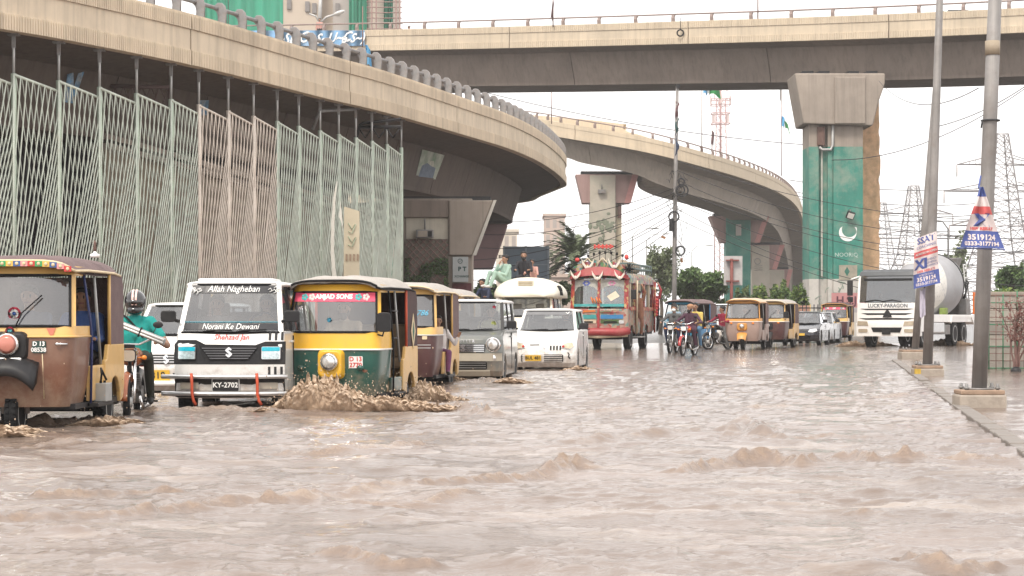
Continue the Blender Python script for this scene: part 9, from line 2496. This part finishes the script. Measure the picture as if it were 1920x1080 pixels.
# ============================================================ TREES, HEDGES
BARK = mat('tree_bark', (0.13, 0.10, 0.075), 0.9, var=0.3, scale=6)
def tree(label, base, H, crown_c, crown_r, n, mats, leaf, seed, lobes=9, trunk_r=0.16, name='leafy_tree', cat='tree'):
 random.seed(seed)
 o = thing(name, label, cat, base)
 top = Vector(crown_c)
 tr_ = MB(); k = [Vector((0, 0, 0)), Vector((0.12, 0.05, top.z * 0.35)), Vector((top.x * 0.6, top.y * 0.6, top.z * 0.75)), top]
 tr_.tube(k, [trunk_r, trunk_r * 0.8, trunk_r * 0.55, trunk_r * 0.2], 8)
 lob = []
 for i in range(lobes):
  d_ = Vector((random.gauss(0, 1), random.gauss(0, 1), random.gauss(0.1, 0.8))).normalized()
  c = top + Vector((d_.x * crown_r[0], d_.y * crown_r[1], d_.z * crown_r[2])) * random.uniform(0.35, 0.8)
  lob.append((c, random.uniform(0.30, 0.55)))
  tr_.tube([k[2].lerp(k[1], random.uniform(0, 0.5)), k[2].lerp(c, 0.5) + Vector((0, 0, 0.2)), c], [trunk_r * 0.4, trunk_r * 0.25, trunk_r * 0.08], 5)
 tr_.build('trunk', BARK, o)
 pts = []
 for i in range(n):
  c, s = random.choice(lob)
  d_ = Vector((random.gauss(0, 1), random.gauss(0, 1), random.gauss(0, 1))).normalized() * random.uniform(0.3, 1.05) ** 0.7
  pts.append(c + Vector((d_.x * crown_r[0] * s, d_.y * crown_r[1] * s, d_.z * crown_r[2] * s)))
 mb = MB(); leaves(mb, pts, leaf, len(mats)); mb.build('crown', mats, o)
 return o
def tbase(px, d): return (P(px, 600, d).x, d, gz(d))
def tr_at(label, px, d, y0, y1, wpx, n, mats, leaf, seed, **k):
 s = FPX / d; H = (HORIZON - y0) / s + CAM_H; h0 = (HORIZON - y1) / s + CAM_H
 return tree(label, tbase(px, d), H, (0, 0, (H + h0) / 2), (wpx / s / 2, wpx / s / 2, (H - h0) / 2), n, mats, leaf, seed, **k)
tr_at('round bushy green tree beside the pale board', 1313, 125, 500, 570, 105, 5200, LEAF[:3] + [LEAF[2]], 0.17, 41, lobes=16)
tr_at('airy pale green tree right of the painted bus', 1238, 150, 445, 560, 70, 3200, [LEAF[4], LEAF[3], LEAF[4]], 0.16, 42, lobes=14)
tr_at('small dark shrub tree left of the domed minibus', 908, 112, 520, 590, 46, 1800, LEAF[:3], 0.14, 43, lobes=9)
tr_at('dark bushy tree behind the cream minibus and the bus', 1052, 135, 520, 585, 60, 2200, LEAF[:2] + [LEAF[3]], 0.16, 44, lobes=10)
tr_at('green tree behind the block wall at the right edge', 1900, 120, 488, 560, 80, 3600, LEAF[:3], 0.16, 45, lobes=14)
tr_at('hazy tree between the cement truck and the poles', 1795, 190, 445, 560, 60, 1500, [LEAF[4], LEAF[3]], 0.22, 46, lobes=10)
tr_at('distant tree right of the nearest lamp pole', 1950, 170, 470, 560, 90, 2600, [LEAF[2], LEAF[3], LEAF[1]], 0.2, 49, lobes=12)
# date palm
random.seed(50)
dP = 138.0
pl = thing('date_palm', 'grey green date palm behind the painted bus', 'palm tree', tbase(1080, dP))
cz = P(1080, 487, dP).z - pl.location.z
mb = MB(); mb.tube([(0, 0, 0), (0.1, 0, cz * 0.5), (0, 0, cz)], [0.3, 0.24, 0.24], 10); mb.build('trunk', BARK, pl)
PALM = [mat('palm_leaf', (0.09, 0.12, 0.06), 0.6, var=0.3, scale=2), mat('palm_leaf_pale', (0.16, 0.19, 0.11), 0.6, var=0.3, scale=2)]
fr_n = 0
for i in range(58):
 az = random.uniform(0, 6.28); el = random.uniform(-0.25, 1.35); Lf = random.uniform(2.4, 3.4)
 rib = []
 for k in range(9):
  t = k / 8; e = el - 1.1 * t * t
  prev = rib[-1] if rib else Vector((0, 0, cz))
  rib.append(prev + (Vector((math.cos(az) * math.cos(e), math.sin(az) * math.cos(e), math.sin(e))) * Lf / 8 if rib else Vector()))
 mb = MB(); mb.tube(rib, [0.03] * 4 + [0.02] * 5, 4)
 side = Vector((-math.sin(az), math.cos(az), 0))
 for k in range(1, 9):
  for j in range(3):
   b = rib[k - 1].lerp(rib[k], j / 3); ax_ = (rib[k] - rib[k - 1]).normalized()
   for s in (-1, 1):
    tip = b + (side * s * 0.75 + ax_ * 0.6 + Vector((0, 0, -0.15 + 0.25 * random.random()))).normalized() * 0.48 * (1 - 0.5 * abs(k - 4) / 5)
    mb.add([b, b + ax_ * 0.13, b.lerp(tip, 0.6) + ax_ * 0.08, tip], [(0, 1, 2, 3)], random.randrange(2))
 mb.build('frond', PALM, pl, fix=False)
# clipped hedges with low railing behind the rickshaws
def hedge(label, px0, px1, y0, d, n, seed, mats=None):
 random.seed(seed); X0, X1 = P(px0, 0, d).x, P(px1, 0, d).x; H = P(0, y0, d).z
 o = thing('hedge', label, 'hedge', ((X0 + X1) / 2, d, gz(d)), 0, 'clipped hedges along the median')
 w_ = (X1 - X0) / 2; mb = MB(); pts = []
 for i in range(n):
  a, b = random.uniform(-1, 1), random.uniform(-1, 1); z = H * random.random() ** 0.7
  bump = 0.12 * math.sin(a * 7) + 0.08 * math.sin(a * 19 + seed)
  r_ = 1 - abs(a) ** 6
  if random.random() < 0.65: z = H * (0.93 + bump) * r_ * random.uniform(0.9, 1.03)
  pts.append((a * w_, b * 0.8 - 0.0, max(0.05, min(z, H * (1 + bump) * (0.55 + 0.45 * r_)))))
 leaves(mb, pts, 0.12, 3); tag(mb.build('foliage', mats or [LEAF[1], LEAF[2], MATS.get('leaf_lime') or mat('leaf_lime', (0.16, 0.22, 0.04), 0.6, var=0.3)], o))
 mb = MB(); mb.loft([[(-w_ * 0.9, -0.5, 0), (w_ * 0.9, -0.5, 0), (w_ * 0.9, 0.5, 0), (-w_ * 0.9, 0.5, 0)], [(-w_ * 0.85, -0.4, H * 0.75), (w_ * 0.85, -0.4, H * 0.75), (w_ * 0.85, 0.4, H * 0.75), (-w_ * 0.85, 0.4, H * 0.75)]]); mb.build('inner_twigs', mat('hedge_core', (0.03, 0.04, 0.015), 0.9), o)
hedge('rounded lime green hedge clump left of the green pier', 1442, 1488, 539, 122, 1900, 61)
hedge('lower hedge clump next to the green pier base', 1484, 1516, 543, 124, 1300, 62)
hedge('small square hedge clump right of the pale board', 1410, 1441, 543, 122, 1300, 63)
hedge('olive hedge clump right of the red brown post', 1376, 1412, 547, 124, 1300, 64, [LEAF[3], LEAF[2], LEAF[1]])
hedge('low hedge under the round bushy tree', 1265, 1378, 556, 126, 2600, 65)
hedge('low hedge along the top of the block wall at the right', 1846, 1990, 541, 75, 1700, 66)
RAILM = mat('median_rail_yellow', (0.5, 0.33, 0.1), 0.6, var=0.2)
mr = thing('median_railing', 'low black and yellow median railing before the hedges', 'railing', P(1440, 600, 116)); mr.location.z = gz(116)
for k in range(46):
 x = P(1260 + k * 7.2, 0, 116).x - mr.location.x
 mb = MB(); mb.cyl((x, 0, 0), (x, 0, 1.9), 0.03, n=5); mb.build('bar', RAILM if k % 3 == 0 else BLACKP, mr)
for z in (0.5, 1.7):
 mb = MB(); mb.tube([(P(1258, 0, 116).x - mr.location.x, 0, z), (P(1592, 0, 116).x - mr.location.x, 0, z)], 0.035, 5); mb.build('rail', BLACKP, mr)
mb = MB(); mb.bx(P(1500, 0, 120).x, P(1520, 0, 120).x, 120, 121, 0, P(0, 573, 120).z); tag(mb.build('planter_wall', mat('brick_red_wall', (0.36, 0.19, 0.14), 0.8, var=0.15, scale=2), bevel=0.05), 'short brick red planter wall under the hedge beside the pier', 'wall')
# ============================================================ BLOCK WALL WITH GREEN MESH at the right
dX = 49.0
bw = thing('block_wall', 'grey concrete block wall at the right edge behind the green mesh', 'wall', (P(1960, 600, dX).x, dX, -0.1))
x0 = P(1828, 0, dX).x - bw.location.x; BW, BH = 0.62, 0.30
bmesh_ = None; BLK = [mat('block_grey_%d' % i, c, 0.9, var=0.2, scale=3, bump=0.3, bscale=25, streak=0.4) for i, c in enumerate(((0.34, 0.31, 0.27), (0.29, 0.265, 0.235), (0.38, 0.345, 0.30)))]
meshes = []
for m in BLK:
 mb = MB(); mb.bx(-BW / 2 + 0.006, BW / 2 - 0.006, -0.1, 0.1, -BH / 2 + 0.006, BH / 2 - 0.006); q = mb.build('block', m, bw, bevel=0.012); meshes.append(q.data); 
 bpy.data.objects.remove(q)
random.seed(8)
for r_ in range(6):
 for c_ in range(9):
  q = link('block', random.choice(meshes), bw); q.location = (x0 + BW * (c_ + (0.5 if r_ % 2 else 1.0)), random.uniform(-0.01, 0.01), 0.12 + BH * r_)
  bv = q.modifiers.new('bevel', 'BEVEL'); bv.width = 0.012; bv.segments = 1
mb = MB(); mb.bx(x0 + 0.2, x0 + 9 * BW, -0.04, 0.08, -0.05, 1.75); mb.build('mortar', mat('mortar', (0.24, 0.22, 0.2), 0.95), bw)
mb = MB(); mb.bx(x0 + 0.1, x0 + 9 * BW + 0.3, -0.14, 0.14, 1.78, 1.86); mb.build('coping', CONC_D, bw, bevel=0.015)
gm = thing('mesh_fence', 'green and rusty wire mesh fence before the block wall', 'fence', (bw.location.x, dX - 0.55, -0.08))
GMW = mat('green_mesh_wire', (0.03, 0.17, 0.085), 0.6, var=0.2); RMW = mat('rusty_mesh_wire', (0.19, 0.10, 0.085), 0.8, var=0.2)
for k in range(30):
 x = x0 + 0.2 + k * 0.16
 mb = MB(); mb.cyl((x, 0, 0), (x, 0, 1.78 if k % 4 else 1.85), 0.014 if k % 2 == 0 else 0.009, n=5); mb.build('upright_wire', GMW if k % 2 == 0 else RMW, gm)
for k in range(11):
 z = 0.1 + k * 0.165
 mb = MB(); mb.cyl((x0 + 0.1, 0.02, z), (x0 + 5.0, 0.02, z), 0.013 if k % 3 == 0 else 0.008, n=5); mb.build('cross_wire', GMW if k % 3 == 0 else RMW, gm)
# dry bush in front
random.seed(77)
db = thing('dry_bush', 'leafless reddish dry bush standing before the mesh fence', 'bush', (P(1904, 600, 46).x, 46.0, -0.06))
DRY = [mat('dry_stem', (0.20, 0.115, 0.10), 0.9, var=0.2), mat('dry_leaf', (0.22, 0.10, 0.085), 0.85, var=0.3, scale=9)]
mb = MB(); tips = []
for i in range(9):
 a = random.uniform(0, 6.28); p_ = Vector((random.uniform(-0.05, 0.05), random.uniform(-0.05, 0.05), 0)); pts = [p_.copy()]; d_ = Vector((math.cos(a) * 0.22, math.sin(a) * 0.15, 1)).normalized()
 for k in range(6):
  d_ = (d_ + Vector((random.gauss(0, 0.13), random.gauss(0, 0.1), 0.06))).normalized(); p_ = p_ + d_ * 0.235; pts.append(p_.copy())
  if k > 1:
   for j in range(3):
    e = (d_ + Vector((random.gauss(0, 0.7), random.gauss(0, 0.5), random.uniform(0, 0.6)))).normalized(); q = p_ + e * random.uniform(0.15, 0.38); mb.tube([p_, p_.lerp(q, 0.5) + Vector((0, 0, 0.02)), q], [0.008, 0.006, 0.003], 4); tips += [q, p_.lerp(q, 0.6), p_.lerp(q, 0.8)]
 mb.tube(pts, [0.026, 0.023, 0.02, 0.017, 0.014, 0.011, 0.007], 5)
mb.build('stems', DRY[0], db)
mb = MB(); leaves(mb, [t + Vector((random.gauss(0, 0.04), random.gauss(0, 0.04), random.gauss(0, 0.04))) for t in tips for _ in range(2)], 0.032, 1); mb.build('dry_leaves', DRY[1], db)
mb = MB(); mb.ell((0, -0.05, 0.06), (0.12, 0.1, 0.12), 10, 8); mb.build('root_bag', BLACKP, db)
# ============================================================ SPLASHES
def curtain(label, y0, prof, layers, seed, tilt=0.18, name='bow_splash', drops=500):
 """ragged overlapping sheets of thrown water; prof: [(photo px, height in m)] along the sheet at distance y0"""
 o = MB(); xs = [(q[0] - 960) / FPX * y0 for q in prof]; hs = [q[1] for q in prof]
 NU, NV = int((xs[-1] - xs[0]) / 0.011), 26
 xu = np.linspace(xs[0], xs[-1], NU); tips = []
 for L_ in range(layers):
  f = L_ / max(1, layers - 1); sd = seed + 31 * L_
  rag = 0.42 + 0.30 * fbm(xu * 5, xu * 0 + sd, 2, sd) + 0.62 * (fbm(xu * 15, xu * 0 + sd, 3, sd + 3) - 0.25)
  H = np.interp(xu, xs, hs) * np.clip(rag, 0.15, 1.35) * (1.12 - 0.55 * abs(f - 0.45))
  U_ = np.repeat(xu[None], NV + 1, 0); V_ = np.repeat(np.linspace(0, 1, NV + 1)[:, None], NU, 1)
  fold = 0.075 * (fbm(U_ * 9 + V_ * 0.7, V_ * 1.2 + sd, 2, sd + 5) - 0.5) + 0.05 * (fbm(U_ * 30, V_ * 3.5, 3, sd + 7) - 0.5) + 0.022 * (fbm(U_ * 65, V_ * 14, 2, sd + 9) - 0.5)
  bulge = 0.16 * (1 - (1 - V_) ** 2) * tilt / 0.18
  Y_ = (f - 0.5) * 0.42 - bulge * (1 - 1.2 * f) - fold * (0.5 + V_)
  Z_ = -0.05 + (H[None] + 0.05) * (V_ ** 0.9) - 0.10 * H[None] * V_ ** 4
  X_ = U_ + 0.10 * (fbm(U_ * 4, V_ * 1.5, 2, sd + 11) - 0.5) * V_ + 0.03 * (fbm(U_ * 40, V_ * 9, 2, sd + 12) - 0.5)
  rows = [[(X_[j, i], Y_[j, i], Z_[j, i]) for i in range(NU)] for j in range(NV + 1)]
  o.loft(rows, closed=False, smooth=True)
  tips += rows[-1][::3]
 loc = Vector((xs[0], y0, 0)); o.v = [(q[0] - loc.x, q[1], q[2]) for q in o.v]
 q = o.build(name, MUD, loc=loc, fix=False); tag(q, label, 'splash'); q['kind'] = 'stuff'
 d_ = MB(); rr = random.Random(seed)
 for i in range(drops):
  t = rr.choice(tips); s_ = rr.choice((0.003, 0.004, 0.005, 0.007)); h = rr.expovariate(9)
  d_.ell((t[0] - loc.x + rr.gauss(0, 0.05), t[1] + rr.gauss(0, 0.05), t[2] * rr.uniform(0.9, 1.1) + h), (s_, s_, s_ * rr.uniform(1, 2)), 6, 4)
 if drops: d_.build('droplets', MUD, q, fix=False)['kind'] = 'stuff'
 return q
curtain('tall brown splash thrown up in front of the green and yellow rickshaw', 26.7, [(505, 0.02), (520, 0.14), (540, 0.30), (560, 0.44), (590, 0.56), (615, 0.55), (640, 0.46), (665, 0.36), (690, 0.20), (715, 0.24), (740, 0.24), (770, 0.17), (800, 0.14), (840, 0.08), (900, 0.03)], 8, 3)
curtain('brown splash behind the rear wheel of the green and yellow rickshaw', 29.6, [(755, 0.05), (775, 0.26), (800, 0.36), (822, 0.28), (840, 0.14), (880, 0.03)], 5, 50, name='wheel_splash', drops=60)
for k, (lb, px, d, sc, seed) in enumerate((('low splash at the front wheel of the nearest rickshaw', 20, 20.9, 0.75, 11), ('low splash at the rear wheel of the nearest rickshaw', 205, 23.0, 0.8, 12), ('small splash at the front wheel of the boxy hatchback', 955, 38.0, 0.7, 13), ('small splash beside the white hatchback wheel', 1085, 47.0, 0.8, 14),
  ('spray under the front of the cement truck', 1640, 88.5, 1.6, 15), ('spray at the rear wheels of the cement truck', 1775, 90.5, 2.2, 16), ('spray between the cement truck and the mustard rickshaw', 1600, 88.0, 1.5, 17), ('low splash below the lettered white van', 500, 26.2, 0.5, 18), ('ripple splash at the maroon rickshaw wheel', 845, 38.5, 0.8, 19))):
 w_ = 80 * sc * 26 / d
 h_ = 0.20 * sc; curtain(lb, d, [(px - w_, 0.01), (px - w_ * 0.6, h_ * 0.5), (px - w_ * 0.1, h_), (px + w_ * 0.4, h_ * 0.7), (px + w_ * 1.2, 0.01)], 4, seed, name='wheel_splash', drops=25)
# ============================================================ HAZE: the damp air over the road
mb = MB(); mb.bx(-330, 330, -40, 610, -1.5, 62)
hz = mb.build('haze', [])
hm_ = bpy.data.materials.new('haze'); hm_.use_nodes = True
t = hm_.node_tree; t.nodes.remove(t.nodes['Principled BSDF'])
v = t.nodes.new('ShaderNodeVolumePrincipled'); v.inputs['Color'].default_value = (0.98, 0.96, 0.95, 1); v.inputs['Density'].default_value = 0.00042; v.inputs['Anisotropy'].default_value = 0.1
t.links.new(v.outputs[0], t.nodes['Material Output'].inputs['Volume'])
hz.data.materials.append(hm_); tag(hz, 'pale damp haze filling the air over the flooded road', 'haze'); hz['kind'] = 'stuff'
bpy.data.scenes.remove(SCR_SC)
